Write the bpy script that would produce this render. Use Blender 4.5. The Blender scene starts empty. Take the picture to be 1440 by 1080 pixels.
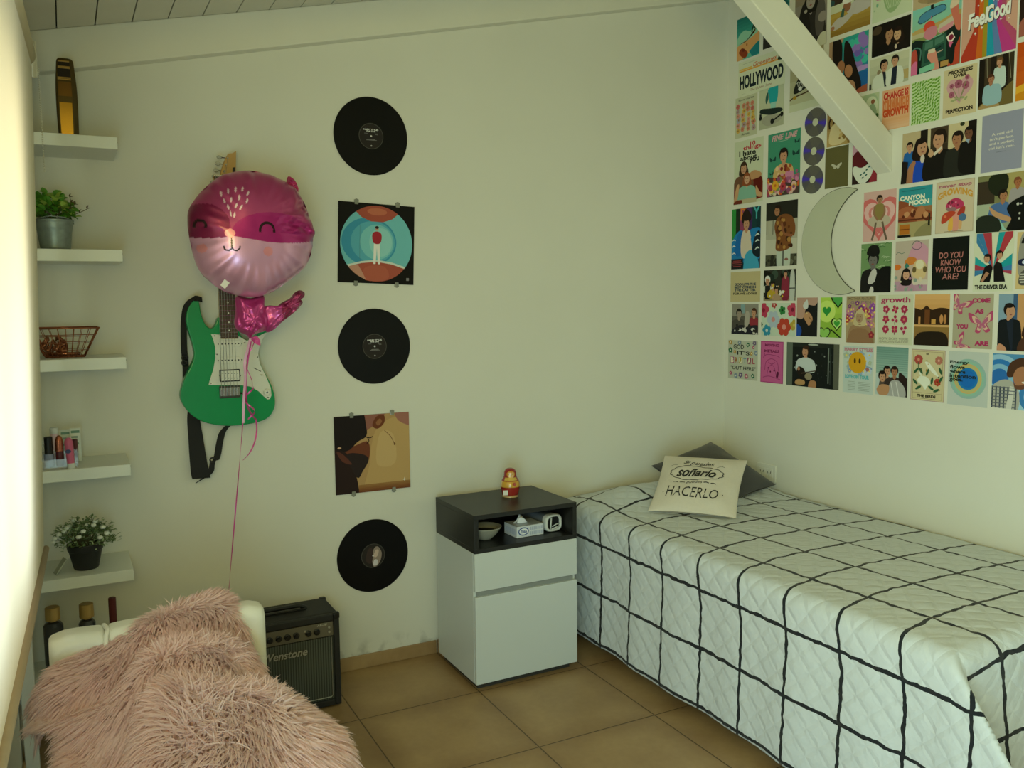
import bpy, math, random
import numpy as np
from mathutils import Vector, Matrix, Euler
R_ = random.Random(7)
C = bpy.context.scene.collection
sc = bpy.context.scene
pi, sin, cos = math.pi, math.sin, math.cos

# ---------------------------------------------------------------- camera
FPX, CAM = 1226.3, Vector((-2.911, -3.366, 1.4926))
YAW, PITCH, ROLL = 0.47354, 0.09459, -0.01148
_f = Vector((sin(YAW)*cos(PITCH), cos(YAW)*cos(PITCH), -sin(PITCH)))
_r = Vector((cos(YAW), -sin(YAW), 0)); _u = _r.cross(_f)
_r2 = _r*cos(ROLL) + _u*sin(ROLL); _u2 = -_r*sin(ROLL) + _u*cos(ROLL)
cd = bpy.data.cameras.new('camera'); cam = bpy.data.objects.new('camera', cd); C.objects.link(cam)
cd.sensor_width = 36; cd.lens = 36*FPX/1440; cd.clip_start = .02
cam.matrix_world = Matrix(((_r2.x, _u2.x, -_f.x, CAM.x), (_r2.y, _u2.y, -_f.y, CAM.y), (_r2.z, _u2.z, -_f.z, CAM.z), (0, 0, 0, 1)))
sc.camera = cam

# ---------------------------------------------------------------- light
sc.view_settings.view_transform = 'Standard'; sc.view_settings.look = 'None'
sc.view_settings.gamma = 1; sc.view_settings.use_curve_mapping = False
sc.view_settings.exposure = 0.04
wd = bpy.data.worlds.new('world'); sc.world = wd; wd.use_nodes = True
bg = wd.node_tree.nodes['Background']; bg.inputs[0].default_value = (.75, .9, 1, 1); bg.inputs[1].default_value = .6
def area(name, loc, target, sx, sy, col, power):
    l = bpy.data.lights.new(name, 'AREA'); l.shape = 'RECTANGLE'; l.size = sx; l.size_y = sy; l.color = col; l.energy = power
    o = bpy.data.objects.new(name, l); C.objects.link(o); o.location = loc
    o.rotation_euler = (Vector(target)-Vector(loc)).to_track_quat('-Z', 'Y').to_euler()
    return o
area('sunlight_on_blind', (-3.55, -1.15, 1.95), (-2.5, -1.15, 1.6), 1.6, .9, (1, .82, .34), 11)
area('skylight_on_blind', (-3.55, -1.25, 1.15), (-2.5, -1.25, 1.0), 1.6, .7, (.82, .97, 1), 11)
area('skylight_through_glass_door', (-3.35, -3.55, .75), (-1.3, -2.3, .6), 2.0, 1.2, (.50, .90, 1), 44)
area('added_warm_upper_light', (-3.35, -3.55, 1.80), (-.4, -1.2, 2.2), 2.0, .6, (1, .88, .22), 37)  # added lamp that yellows the upper walls, no source of its own

# ---------------------------------------------------------------- materials
def lin(h, a=1):
    if isinstance(h, str):
        h = h.lstrip('#'); c = [int(h[i:i+2], 16)/255 for i in (0, 2, 4)]
    else: c = list(h)
    return [(x/12.92 if x <= .04045 else ((x+.055)/1.055)**2.4) for x in c] + [a]
def ink(h):
    c = lin(h); return [min(.9, c[0]*1.15), min(.9, c[1]*1.15), min(.9, c[2]*1.28), 1]
MATS = {}
def mat(name, col='#808080', rough=.6, metal=0, noise=0, nscale=30, bump=0, bscale=200, spec=.5, sheen=0, coat=0, alpha=1, trans=0):
    """procedural principled material: colour mottled by noise, bump from noise"""
    if name in MATS: return MATS[name]
    m = bpy.data.materials.new(name); m.use_nodes = True; MATS[name] = m
    nt = m.node_tree; b = nt.nodes['Principled BSDF']
    c = lin(col); b.inputs['Base Color'].default_value = c
    b.inputs['Roughness'].default_value = rough; b.inputs['Metallic'].default_value = metal
    b.inputs['Specular IOR Level'].default_value = spec; b.inputs['Sheen Weight'].default_value = sheen
    b.inputs['Coat Weight'].default_value = coat; b.inputs['Transmission Weight'].default_value = trans
    tc = nt.nodes.new('ShaderNodeTexCoord')
    if noise:
        n = nt.nodes.new('ShaderNodeTexNoise'); n.inputs['Scale'].default_value = nscale; n.inputs['Detail'].default_value = 4
        r = nt.nodes.new('ShaderNodeMix'); r.data_type = 'RGBA'
        r.inputs[6].default_value = [x*(1-noise) for x in c[:3]]+[1]; r.inputs[7].default_value = [min(1, x*(1+noise)) for x in c[:3]]+[1]
        nt.links.new(tc.outputs['Object'], n.inputs['Vector']); nt.links.new(n.outputs['Fac'], r.inputs[0]); nt.links.new(r.outputs[2], b.inputs['Base Color'])
    if bump:
        n = nt.nodes.new('ShaderNodeTexNoise'); n.inputs['Scale'].default_value = bscale; n.inputs['Detail'].default_value = 3
        bp = nt.nodes.new('ShaderNodeBump'); bp.inputs['Strength'].default_value = bump; bp.inputs['Distance'].default_value = .002
        nt.links.new(tc.outputs['Object'], n.inputs['Vector']); nt.links.new(n.outputs['Fac'], bp.inputs['Height']); nt.links.new(bp.outputs[0], b.inputs['Normal'])
    return m
def N(m, t): return m.node_tree.nodes.new('ShaderNode'+t)
def L(m, a, b): m.node_tree.links.new(a, b)
def P(m): return m.node_tree.nodes['Principled BSDF']
def math_(m, op, a, b=None):
    n = N(m, 'Math'); n.operation = op
    for i, x in enumerate((a, b)):
        if x is None: continue
        if isinstance(x, (int, float)): n.inputs[i].default_value = x
        else: L(m, x, n.inputs[i])
    return n.outputs[0]
def printed(name, rough=.5, metal=0, coat=0):
    """surface whose print is stored per face in the mesh"""
    m = mat(name, rough=rough, metal=metal, coat=coat)
    a = N(m, 'Attribute'); a.attribute_name = 'print'; L(m, a.outputs['Color'], P(m).inputs['Base Color'])
    return m
M_print = printed('printed_paper', .6); P(M_print).inputs['Specular IOR Level'].default_value = .15

# ---------------------------------------------------------------- mesh builder
class MB:
    def __init__(s): s.v = []; s.f = []; s.m = []; s.c = []
    def add(s, vs, fs, m=0, col=None):
        o = len(s.v); s.v += [tuple(p) for p in vs]
        for f in fs: s.f.append([i+o for i in f]); s.m.append(m); s.c.append(col)
        return s
    def box(s, x0, x1, y0, y1, z0, z1, m=0, col=None):
        return s.add([(x0,y0,z0),(x1,y0,z0),(x1,y1,z0),(x0,y1,z0),(x0,y0,z1),(x1,y0,z1),(x1,y1,z1),(x0,y1,z1)],
              [(0,3,2,1),(4,5,6,7),(0,1,5,4),(1,2,6,5),(2,3,7,6),(3,0,4,7)], m, col)
    def tube(s, path, r, n=8, m=0, closed=False, cap=True, col=None):
        p = [Vector(q) for q in path]; k = len(p); vs = []; up = None
        rr = r if isinstance(r, (list, tuple)) else [r]*k
        for i in range(k):
            t = (p[(i+1) % k]-p[i-1]) if closed else (p[min(i+1, k-1)]-p[max(i-1, 0)])
            t.normalize()
            if up is None: up = t.orthogonal().normalized()
            up = (up - t*up.dot(t));
            up = up.normalized() if up.length > 1e-6 else t.orthogonal().normalized()
            w = t.cross(up)
            for j in range(n):
                a = 2*pi*j/n; vs.append(p[i]+(up*cos(a)+w*sin(a))*rr[i])
        fs = []
        for i in range(k if closed else k-1):
            for j in range(n):
                a, b = i*n+j, i*n+(j+1) % n; c, d = ((i+1) % k)*n+(j+1) % n, ((i+1) % k)*n+j
                fs.append((a, b, c, d))
        if cap and not closed: fs += [tuple(range(n))[::-1], tuple(range((k-1)*n, k*n))]
        return s.add(vs, fs, m, col)
    def lathe(s, prof, n=32, c=(0, 0, 0), m=0, col=None, sx=1, sy=1):
        vs = []; fs = []; k = len(prof)
        for r, z in prof:
            for j in range(n):
                a = 2*pi*j/n; vs.append((c[0]+r*cos(a)*sx, c[1]+r*sin(a)*sy, c[2]+z))
        for i in range(k-1):
            for j in range(n):
                fs.append((i*n+j, i*n+(j+1) % n, (i+1)*n+(j+1) % n, (i+1)*n+j))
        if prof[0][0] > 1e-5: fs.append(tuple(range(n))[::-1])
        if prof[-1][0] > 1e-5: fs.append(tuple(range((k-1)*n, k*n)))
        return s.add(vs, fs, m, col)
    def prism(s, poly, w0, w1, f3, m=0, col=None, back=True):
        n = len(poly); vs = [f3(u, v, w0) for u, v in poly]+[f3(u, v, w1) for u, v in poly]
        fs = [tuple(range(n, 2*n))]+[(i, (i+1) % n, n+(i+1) % n, n+i) for i in range(n)]
        if back: fs.append(tuple(range(n))[::-1])
        return s.add(vs, fs, m, col)
    def grid(s, pts, m=0, col=None, cu=False, cv=False):
        """pts[i][j] -> quads"""
        k, n = len(pts), len(pts[0]); vs = [p for r in pts for p in r]; fs = []
        for i in range(k if cu else k-1):
            for j in range(n if cv else n-1):
                fs.append((i*n+j, i*n+(j+1) % n, ((i+1) % k)*n+(j+1) % n, ((i+1) % k)*n+j))
        return s.add(vs, fs, m, col)
    def ribbon(s, path, wdir, width, th, m=0):
        """flat strap of given width vectors along a path"""
        k = len(path); rows = []
        for i, p in enumerate(path):
            p = Vector(p); w = Vector(wdir[i] if isinstance(wdir, list) else wdir).normalized()*((width[i] if isinstance(width, list) else width)/2)
            t = (Vector(path[min(i+1, k-1)])-Vector(path[max(i-1, 0)])).normalized(); nn = w.cross(t).normalized()*th/2
            rows.append([p-w-nn, p+w-nn, p+w+nn, p-w+nn])
        s.grid(rows, m, cv=True); o = len(s.v)-4*k
        s.f += [[o, o+1, o+2, o+3], [o+4*k-1, o+4*k-2, o+4*k-3, o+4*k-4]]; s.m += [m, m]; s.c += [None, None]
        return s
    def build(s, name, mats, parent=None, loc=None, smooth=False, bevel=0, bseg=2, subsurf=0, normals=True):
        me = bpy.data.meshes.new(name); me.from_pydata(s.v, [], s.f)
        mats = mats if isinstance(mats, (list, tuple)) else [mats]
        for m in mats: me.materials.append(m)
        if len(mats) > 1: me.polygons.foreach_set('material_index', s.m)
        if normals and not any(c is not None for c in s.c):
            import bmesh
            bm = bmesh.new(); bm.from_mesh(me); bmesh.ops.recalc_face_normals(bm, faces=bm.faces); bm.to_mesh(me); bm.free()
        if any(c is not None for c in s.c):
            at = me.color_attributes.new('print', 'FLOAT_COLOR', 'CORNER'); buf = []
            for f, c in zip(s.f, s.c):
                buf += (ink(c) if c is not None else [.5, .5, .5, 1])*len(f)
            at.data.foreach_set('color', buf)
        if smooth: me.polygons.foreach_set('use_smooth', [True]*len(me.polygons))
        me.update()
        o = bpy.data.objects.new(name, me); C.objects.link(o)
        if parent: o.parent = parent
        if loc: o.location = loc
        if bevel:
            b = o.modifiers.new('bevel', 'BEVEL'); b.width = bevel; b.segments = bseg; b.limit_method = 'ANGLE'; b.angle_limit = .6
        if subsurf:
            b = o.modifiers.new('sub', 'SUBSURF'); b.levels = b.render_levels = subsurf
        return o
def npmesh(name, V, F, mats, parent=None, loc=None, smooth=True, uv=None, col=None, mi=None):
    """fast mesh from numpy arrays; F is (n,3) or (n,4)"""
    V = np.asarray(V, np.float32); F = np.asarray(F, np.int32); k = F.shape[1]
    me = bpy.data.meshes.new(name); me.vertices.add(len(V)); me.vertices.foreach_set('co', V.ravel())
    me.loops.add(F.size); me.loops.foreach_set('vertex_index', F.ravel())
    me.polygons.add(len(F)); me.polygons.foreach_set('loop_start', np.arange(0, F.size, k, dtype=np.int32))
    mats = mats if isinstance(mats, (list, tuple)) else [mats]
    for m in mats: me.materials.append(m)
    if mi is not None: me.polygons.foreach_set('material_index', mi)
    me.update(calc_edges=True); me.validate()
    me.polygons.foreach_set('use_smooth', [smooth]*len(F))
    if uv is not None:
        l = me.uv_layers.new(name='UVMap'); l.data.foreach_set('uv', np.asarray(uv, np.float32)[F.ravel()].ravel())
    if col is not None:
        a = me.color_attributes.new('print', 'FLOAT_COLOR', 'POINT'); a.data.foreach_set('color', np.asarray(col, np.float32).ravel())
    o = bpy.data.objects.new(name, me); C.objects.link(o)
    if parent: o.parent = parent
    if loc: o.location = loc
    return o
def gridfaces(n, k, flip=False, wrap=False):
    i, j = np.meshgrid(np.arange(n-1), np.arange(k if wrap else k-1), indexing='ij'); j2 = (j+1) % k
    F = np.stack([i*k+j, i*k+j2, (i+1)*k+j2, (i+1)*k+j], -1).reshape(-1, 4)
    return F[:, ::-1] if flip else F
def tag(o, label, cat, group=None, kind=None):
    o['label'] = label; o['category'] = cat
    if group: o['group'] = group
    if kind: o['kind'] = kind
    return o
def thing(name, label, cat, loc=(0, 0, 0), rotz=0, group=None, rot=None):
    o = bpy.data.objects.new(name, None); C.objects.link(o); o.location = loc
    o.rotation_euler = rot if rot else (0, 0, rotz); o.empty_display_size = .05
    return tag(o, label, cat, group)
def struct(o, label=None):
    o['kind'] = 'structure'
    if label: o['label'] = label
    return o
BW = lambda u, v, w: (u, -w, v)           # back wall frame: u right, v up, w out of the wall
RW = lambda u, v, w: (-w, -u, v)          # right wall frame: u towards the camera, v up, w out of the wall
def smooth_poly(pts, k=4, closed=True):
    """Catmull-Rom through points"""
    n = len(pts); out = []
    for i in range(n if closed else n-1):
        p0, p1, p2, p3 = (pts[(i+d) % n] if closed else pts[min(max(i+d, 0), n-1)] for d in (-1, 0, 1, 2))
        for j in range(k):
            t = j/k; out.append(tuple(.5*(2*b+(c-a)*t+(2*a-5*b+4*c-d)*t*t+(3*b-a-3*c+d)*t**3) for a, b, c, d in zip(p0, p1, p2, p3)))
    if not closed: out.append(tuple(pts[-1]))
    return out
TXT = {}
def text_mesh(s, bold=0, shear=0, spacing=1):
    """outline of a line of lettering, scaled to the unit box"""
    k = (s, bold, shear, spacing)
    if k not in TXT:
        cu = bpy.data.curves.new('lettering', 'FONT'); cu.body = s; cu.resolution_u = 3; cu.offset = bold; cu.shear = shear; cu.space_character = spacing
        o = bpy.data.objects.new('lettering', cu); me = o.to_mesh()
        V = np.array([v.co[:2] for v in me.vertices]); F = [tuple(p.vertices) for p in me.polygons]
        o.to_mesh_clear(); bpy.data.objects.remove(o); bpy.data.curves.remove(cu)
        mn, mx = V.min(0), V.max(0); TXT[k] = ((V-mn)/(mx-mn), F)
    return TXT[k]
def clip(poly, w, h):
    for ax, lim, sg in ((0, 0, 1), (0, w, -1), (1, 0, 1), (1, h, -1)):
        out = []; n = len(poly)
        for i in range(n):
            a, b = poly[i-1], poly[i]; da, db = (a[ax]-lim)*sg, (b[ax]-lim)*sg
            if (da < 0) != (db < 0):
                t = da/(da-db); out.append((a[0]+(b[0]-a[0])*t, a[1]+(b[1]-a[1])*t))
            if db >= 0: out.append(b)
        poly = out
        if len(poly) < 3: return []
    return poly
class Art:
    """flat printed sheet drawn with polygons; coordinates 0..1 across and up"""
    def __init__(s, w, h, base='#ffffff', f3=RW, th=.0007, inset=0):
        s.w, s.h, s.f3 = w, h, f3; s.mb = MB(); s.z = th; s.dz = .00007
        s.mb.prism([(0, 0), (w, 0), (w, h), (0, h)], .0002, th, f3, col=base)
        s.asp = w/h
    def poly(s, pts, col):
        p = clip([(x*s.w, y*s.h) for x, y in pts], s.w, s.h)
        if len(p) < 3: return s
        s.z += s.dz; s.mb.add([s.f3(u, v, s.z) for u, v in p], [tuple(range(len(p)))], 0, col); return s
    def rect(s, x0, y0, x1, y1, col): return s.poly([(x0, y0), (x1, y0), (x1, y1), (x0, y1)], col)
    def ell(s, x, y, rx, ry, col, n=20, a0=0, a1=2*pi, rot=0):
        """radii in units of the sheet width"""
        pts = []
        for i in range(n):
            a = a0+(a1-a0)*i/(n-(0 if a1-a0 > 6.28 else 1)); px, py = rx*cos(a), ry*sin(a)
            pts.append((x+px*cos(rot)-py*sin(rot), y+(px*sin(rot)+py*cos(rot))*s.asp))
        return s.poly(pts, col)
    def blob(s, pts, col): return s.poly(smooth_poly(pts, 4), col)
    def grad(s, x0, y0, x1, y1, c0, c1, n=8):
        a = [int(c0[i:i+2], 16) for i in (1, 3, 5)]; b = [int(c1[i:i+2], 16) for i in (1, 3, 5)]
        for i in range(n):
            t = (i+.5)/n; c = '#%02x%02x%02x' % tuple(int(p+(q-p)*t) for p, q in zip(a, b))
            s.rect(x0, y0+(y1-y0)*i/n, x1, y0+(y1-y0)*(i+1)/n, c); s.z -= s.dz*.88
        return s
    def line(s, pts, wd, col, sm=False):
        if sm: pts = smooth_poly(pts, 4, False)
        A = s.asp; q = [(x, y/A) for x, y in pts]; l = []; r = []
        for i in range(len(q)):
            a, b = q[max(i-1, 0)], q[min(i+1, len(q)-1)]; dx, dy = b[0]-a[0], b[1]-a[1]; d = math.hypot(dx, dy) or 1
            nx, ny = -dy/d*wd/2, dx/d*wd/2
            l.append((q[i][0]+nx, (q[i][1]+ny)*A)); r.append((q[i][0]-nx, (q[i][1]-ny)*A))
        for i in range(len(q)-1):
            s.poly([l[i], l[i+1], r[i+1], r[i]], col); s.z -= s.dz*.88
        return s
    def text(s, t, x, y, w, h, col, bold=.015, shear=0, rot=0, arc=0):
        V, F = text_mesh(t, bold, shear); s.z += s.dz; pts = []
        for a, b in V:
            px, py = (a-.5)*w, (b-.5)*h + arc*(1-(2*a-1)**2)
            pts.append(s.f3((x+px*cos(rot)-py*sin(rot)/s.asp)*s.w, (y+px*sin(rot)*s.asp+py*cos(rot))*s.h, s.z))
        s.mb.add(pts, F, 0, col); return s
    def flower(s, x, y, r, col, cc='#f0d060', n=5, rot=.3):
        for i in range(n):
            a = rot+2*pi*i/n; s.ell(x+cos(a)*r*.6, y+sin(a)*r*.6*s.asp, r*.42, r*.42, col, 10); s.z -= s.dz*.88
        return s.ell(x, y, r*.3, r*.3, cc, 10)
    def star(s, x, y, r, col, n=4, k=.3):
        return s.poly([(x+cos(pi/2+pi*i/n)*r*(1 if i % 2 == 0 else k), y+sin(pi/2+pi*i/n)*r*(1 if i % 2 == 0 else k)*s.asp) for i in range(2*n)], col)
    def heart(s, x, y, r, col):
        p = []
        for i in range(28):
            t = 2*pi*i/28; p.append((x+r*sin(t)**3, y+r*s.asp*(13*cos(t)-5*cos(2*t)-2*cos(3*t)-cos(4*t))/16))
        return s.poly(p, col)
    def head(s, x, y, r, skin='#b98a68', hair='#2a1a12', look=0, long=0):
        if long: s.blob([(x-r*1.2, y), (x, y+r*1.5*s.asp), (x+r*1.2, y), (x+r*1.25, y-long*r*s.asp), (x-r*1.25, y-long*r*s.asp)], hair)
        s.ell(x, y+.25*r*s.asp, r*1.08, r*1.15, hair); s.ell(x+look*r*.3, y-.12*r*s.asp, r*.82, r*1.05, skin)
        s.ell(x+look*r*.45-.3*r, y, r*.1, r*.09, '#2a1c18', 6); s.ell(x+look*r*.45+.3*r, y, r*.1, r*.09, '#2a1c18', 6)
        s.ell(x+look*r*.4, y-.62*r*s.asp, r*.25, r*.09, '#8a4a42', 6)
        s.ell(x-look*r*.1, y+.95*r*s.asp, r*.8, r*.42, hair); return s
    def bust(s, x, y, r, shirt, skin='#b98a68', hair='#2a1a12', bottom=0, sw=2.2, look=0, long=0, lean=0):
        A = s.asp; ny = y-1.25*r*A
        s.blob([(x-sw*r+lean*r, bottom-.02), (x-sw*r+lean*r*.8, ny-.9*r*A), (x-.9*r, ny-.15*r*A), (x, ny), (x+.9*r, ny-.15*r*A), (x+sw*r+lean*r*.8, ny-.9*r*A), (x+sw*r+lean*r, bottom-.02)], shirt)
        s.poly([(x-.38*r, y-.6*r*A), (x+.38*r, y-.6*r*A), (x+.5*r, ny-.2*r*A), (x, ny-.7*r*A), (x-.5*r, ny-.2*r*A)], skin)
        return s.head(x, y, r, skin, hair, look, long)
    def frame(s, wd, col):
        s.rect(0, 0, wd, 1, col); s.rect(1-wd, 0, 1, 1, col); s.rect(0, 0, 1, wd*s.asp, col); return s.rect(0, 1-wd*s.asp, 1, 1, col)
    def build(s, name, label, cat, loc, group=None, mats=None, parent=None):
        o = s.mb.build(name, mats or M_print, parent, loc)
        if parent is None: tag(o, label, cat, group)
        return o
# ================================================================ the room
XL, YF = -3.10, -4.70                      # left wall plane, front wall plane (behind the camera)
roof = lambda x: .223*x+2.911+.133         # underside of the boards
# wall paint: off-white with faint mottling, grey damp stains just above the skirting
mw = mat('wall_paint', '#e3e2d6', .75, bump=.12, bscale=90, spec=.25)
g = N(mw, 'NewGeometry'); sx = N(mw, 'SeparateXYZ'); L(mw, g.outputs['Position'], sx.inputs[0])
n1 = N(mw, 'TexNoise'); n1.inputs['Scale'].default_value = 14; n1.inputs['Detail'].default_value = 6; L(mw, g.outputs['Position'], n1.inputs['Vector'])
n2 = N(mw, 'TexNoise'); n2.inputs['Scale'].default_value = 2.2; L(mw, g.outputs['Position'], n2.inputs['Vector'])
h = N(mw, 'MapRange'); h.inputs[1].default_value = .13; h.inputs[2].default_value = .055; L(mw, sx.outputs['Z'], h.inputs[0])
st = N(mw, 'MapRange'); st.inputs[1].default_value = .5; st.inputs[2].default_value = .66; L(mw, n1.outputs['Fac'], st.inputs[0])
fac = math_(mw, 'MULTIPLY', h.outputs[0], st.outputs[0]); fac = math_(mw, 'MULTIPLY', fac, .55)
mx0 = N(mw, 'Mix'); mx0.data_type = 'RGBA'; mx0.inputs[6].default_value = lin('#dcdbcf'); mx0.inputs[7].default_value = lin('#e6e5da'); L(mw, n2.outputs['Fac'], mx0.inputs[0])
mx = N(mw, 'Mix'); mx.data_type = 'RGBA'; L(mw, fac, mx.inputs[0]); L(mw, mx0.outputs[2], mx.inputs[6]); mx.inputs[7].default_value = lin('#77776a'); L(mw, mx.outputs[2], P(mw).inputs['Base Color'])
# ceiling and beam paint
mc = mat('ceiling_paint', '#d6d3c4', .6, noise=.05, nscale=8, bump=.1, bscale=40)
mbeam = mat('beam_paint', '#e3e1d3', .55, noise=.04, nscale=6, bump=.15, bscale=30)
# floor tiles
mf = mat('floor_tile', '#80644a', .42, spec=.4)
T = .476; OX, OY = -2.0396, -.4306
g = N(mf, 'NewGeometry'); sx = N(mf, 'SeparateXYZ'); L(mf, g.outputs['Position'], sx.inputs[0])
def edge(sock, o):
    a = math_(mf, 'SUBTRACT', sock, o); a = math_(mf, 'DIVIDE', a, T); a = math_(mf, 'FRACT', a); a = math_(mf, 'SUBTRACT', a, .5); a = math_(mf, 'ABSOLUTE', a)
    return math_(mf, 'SUBTRACT', .5, a)          # 0 at a joint
ex, ey = edge(sx.outputs['X'], OX-20*T), edge(sx.outputs['Y'], OY-20*T)
d = math_(mf, 'MINIMUM', ex, ey)
jt = N(mf, 'MapRange'); jt.inputs[1].default_value = .0028; jt.inputs[2].default_value = .0058; L(mf, d, jt.inputs[0])
ring = N(mf, 'MapRange'); ring.inputs[1].default_value = .0; ring.inputs[2].default_value = .2; L(mf, d, ring.inputs[0])
n1 = N(mf, 'TexNoise'); n1.inputs['Scale'].default_value = 5; n1.inputs['Detail'].default_value = 8; L(mf, g.outputs['Position'], n1.inputs['Vector'])
n2 = N(mf, 'TexNoise'); n2.inputs['Scale'].default_value = 45; n2.inputs['Detail'].default_value = 5; L(mf, g.outputs['Position'], n2.inputs['Vector'])
s1 = math_(mf, 'MULTIPLY', n1.outputs['Fac'], .65); s1 = math_(mf, 'ADD', s1, math_(mf, 'MULTIPLY', ring.outputs[0], .25)); s1 = math_(mf, 'ADD', s1, math_(mf, 'MULTIPLY', n2.outputs['Fac'], .2))
cr = N(mf, 'ValToRGB'); cr.color_ramp.elements[0].position = .28; cr.color_ramp.elements[0].color = lin('#8e6f4a'); cr.color_ramp.elements[1].position = .8; cr.color_ramp.elements[1].color = lin('#b3966c')
L(mf, s1, cr.inputs[0])
mxj = N(mf, 'Mix'); mxj.data_type = 'RGBA'; L(mf, jt.outputs[0], mxj.inputs[0]); mxj.inputs[6].default_value = lin('#5c4a34'); L(mf, cr.outputs[0], mxj.inputs[7]); L(mf, mxj.outputs[2], P(mf).inputs['Base Color'])
bp = N(mf, 'Bump'); bp.inputs['Strength'].default_value = .5; bp.inputs['Distance'].default_value = .002; L(mf, jt.outputs[0], bp.inputs['Height']); L(mf, bp.outputs[0], P(mf).inputs['Normal'])
rg = N(mf, 'MapRange'); rg.inputs[3].default_value = .3; rg.inputs[4].default_value = .55; L(mf, n1.outputs['Fac'], rg.inputs[0]); L(mf, rg.outputs[0], P(mf).inputs['Roughness'])

struct(MB().box(XL-.1, .1, YF-.1, .1, -.1, 0).build('floor', mf), 'brown ceramic tile floor')
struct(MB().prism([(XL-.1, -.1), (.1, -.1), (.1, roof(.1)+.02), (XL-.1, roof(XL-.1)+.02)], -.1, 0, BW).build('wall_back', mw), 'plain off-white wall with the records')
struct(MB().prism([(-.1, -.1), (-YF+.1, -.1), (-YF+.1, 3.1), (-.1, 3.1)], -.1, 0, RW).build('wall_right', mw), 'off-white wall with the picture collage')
# left wall with a window opening behind the blind
WY0, WY1, WZ0, WZ1 = -1.95, -.86, .86, 2.06
lw = MB()
DY0, DY1, DZ1 = -4.6, -2.5, 2.15            # glass door opening beside the camera
for y0, y1, z0, z1 in ((YF, DY0, -.1, 2.4), (DY0, DY1, DZ1, 2.4), (DY1, WY0, -.1, 2.4), (WY1, .0, -.1, 2.4), (WY0, WY1, -.1, WZ0), (WY0, WY1, WZ1, 2.4)):
    lw.box(XL-.12, XL, y0, y1, z0, z1)
struct(lw.build('wall_left', mw), 'off-white wall with the window')
# front wall (unseen, behind the camera), coloured dark to cut bounced fill light
fw = MB().box(XL-.12, .1, YF-.12, YF, -.1, 3.1)
struct(fw.build('wall_front', mat('front_wall_fill_cut', '#8d8672', .8, noise=.05, nscale=5)), 'plain wall behind the camera')
mframe = mat('white_window_frame', '#e6e6e0', .4)
wf = MB()
for y0, y1, z0, z1 in ((WY0, WY0+.04, WZ0, WZ1), (WY1-.04, WY1, WZ0, WZ1), (WY0, WY1, WZ0, WZ0+.04), (WY0, WY1, WZ1-.04, WZ1), ((WY0+WY1)/2-.02, (WY0+WY1)/2+.02, WZ0, WZ1)):
    wf.box(XL-.09, XL-.05, y0, y1, z0, z1)
win = struct(wf.build('window_1', mframe, bevel=.003), 'window behind the roller blind')
# sloping ceiling: separate-looking boards in one mesh
cb = MB(); BWD = .1155; x = .12; i = 0
xs = -2.881
while xs < .1: xs += BWD
while xs > XL-.15:
    x1, x0 = xs, xs-BWD+.004
    cb.add([(x0, YF-.1, roof(x0)), (x1, YF-.1, roof(x1)), (x1, .0, roof(x1)), (x0, .0, roof(x0)),
            (x0, YF-.1, roof(x0)+.02), (x1, YF-.1, roof(x1)+.02), (x1, .0, roof(x1)+.02), (x0, .0, roof(x0)+.02)],
           [(0, 3, 2, 1), (0, 1, 5, 4), (1, 2, 6, 5), (2, 3, 7, 6), (3, 0, 4, 7)])
    xs -= BWD
xa, xb = XL-.2, .2
cb.add([(xa, YF-.1, roof(xa)+.02), (xb, YF-.1, roof(xb)+.02), (xb, .1, roof(xb)+.02), (xa, .1, roof(xa)+.02),
        (xa, YF-.1, roof(xa)+.1), (xb, YF-.1, roof(xb)+.1), (xb, .1, roof(xb)+.1), (xa, .1, roof(xa)+.1)],
       [(0, 3, 2, 1), (4, 5, 6, 7), (0, 1, 5, 4), (1, 2, 6, 5), (2, 3, 7, 6), (3, 0, 4, 7)], 1)
struct(cb.build('ceiling', [mc, mat('ceiling_gap', '#3d3a30', .9)]), 'sloping ceiling of painted boards')
# rafters: along the back wall, and the one the brace runs up to
def rafter(name, y0, y1, lab):
    lo = lambda x: .223*x+2.911
    return struct(MB().prism([(XL, lo(XL)), (0, lo(0)), (0, roof(0)), (XL, roof(XL))], -y1, -y0, lambda u, v, w: (u, -w, v)).build(name, mbeam, bevel=.004), lab)
rafter('trim_1', -.055, .0, 'painted rafter along the top of the back wall')
rafter('trim_2', -.965, -.89, 'painted rafter that the diagonal brace meets')
# diagonal brace from the right wall up to the rafter
b0, b1 = 1.978, 2.117
brace = MB().prism([(0, b0), (0, b1), (-.93, b1+.745*.93), (-1.0, b0+.75*1.0)], .89, .96, lambda u, v, w: (u, -w, v))
struct(brace.build('trim_3', mbeam, bevel=.004), 'white diagonal timber brace crossing the picture wall')
# skirting tiles along the back wall and the others
sk = MB(); tx = OX-6*T
while tx < 0:
    a, b = max(tx+.002, XL), min(tx+T-.002, 0)
    if b > a: sk.box(a, b, -.009, 0, 0, .056)
    tx += T
struct(sk.build('baseboard_back', mf, bevel=.002), 'brown tile skirting')
struct(MB().box(-.009, 0, YF, -.009, 0, .056).build('baseboard_right', mf, bevel=.002), 'brown tile skirting')
struct(MB().box(XL, XL+.009, YF, -.009, 0, .056).build('baseboard_left', mf, bevel=.002), 'brown tile skirting')
# narrow white upright board by the window, below the blind
struct(MB().box(-3.092, -3.052, -.31, -.27, 0, 2.2).build('trim_4', mframe, bevel=.003), 'narrow white upright board beside the window')

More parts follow.
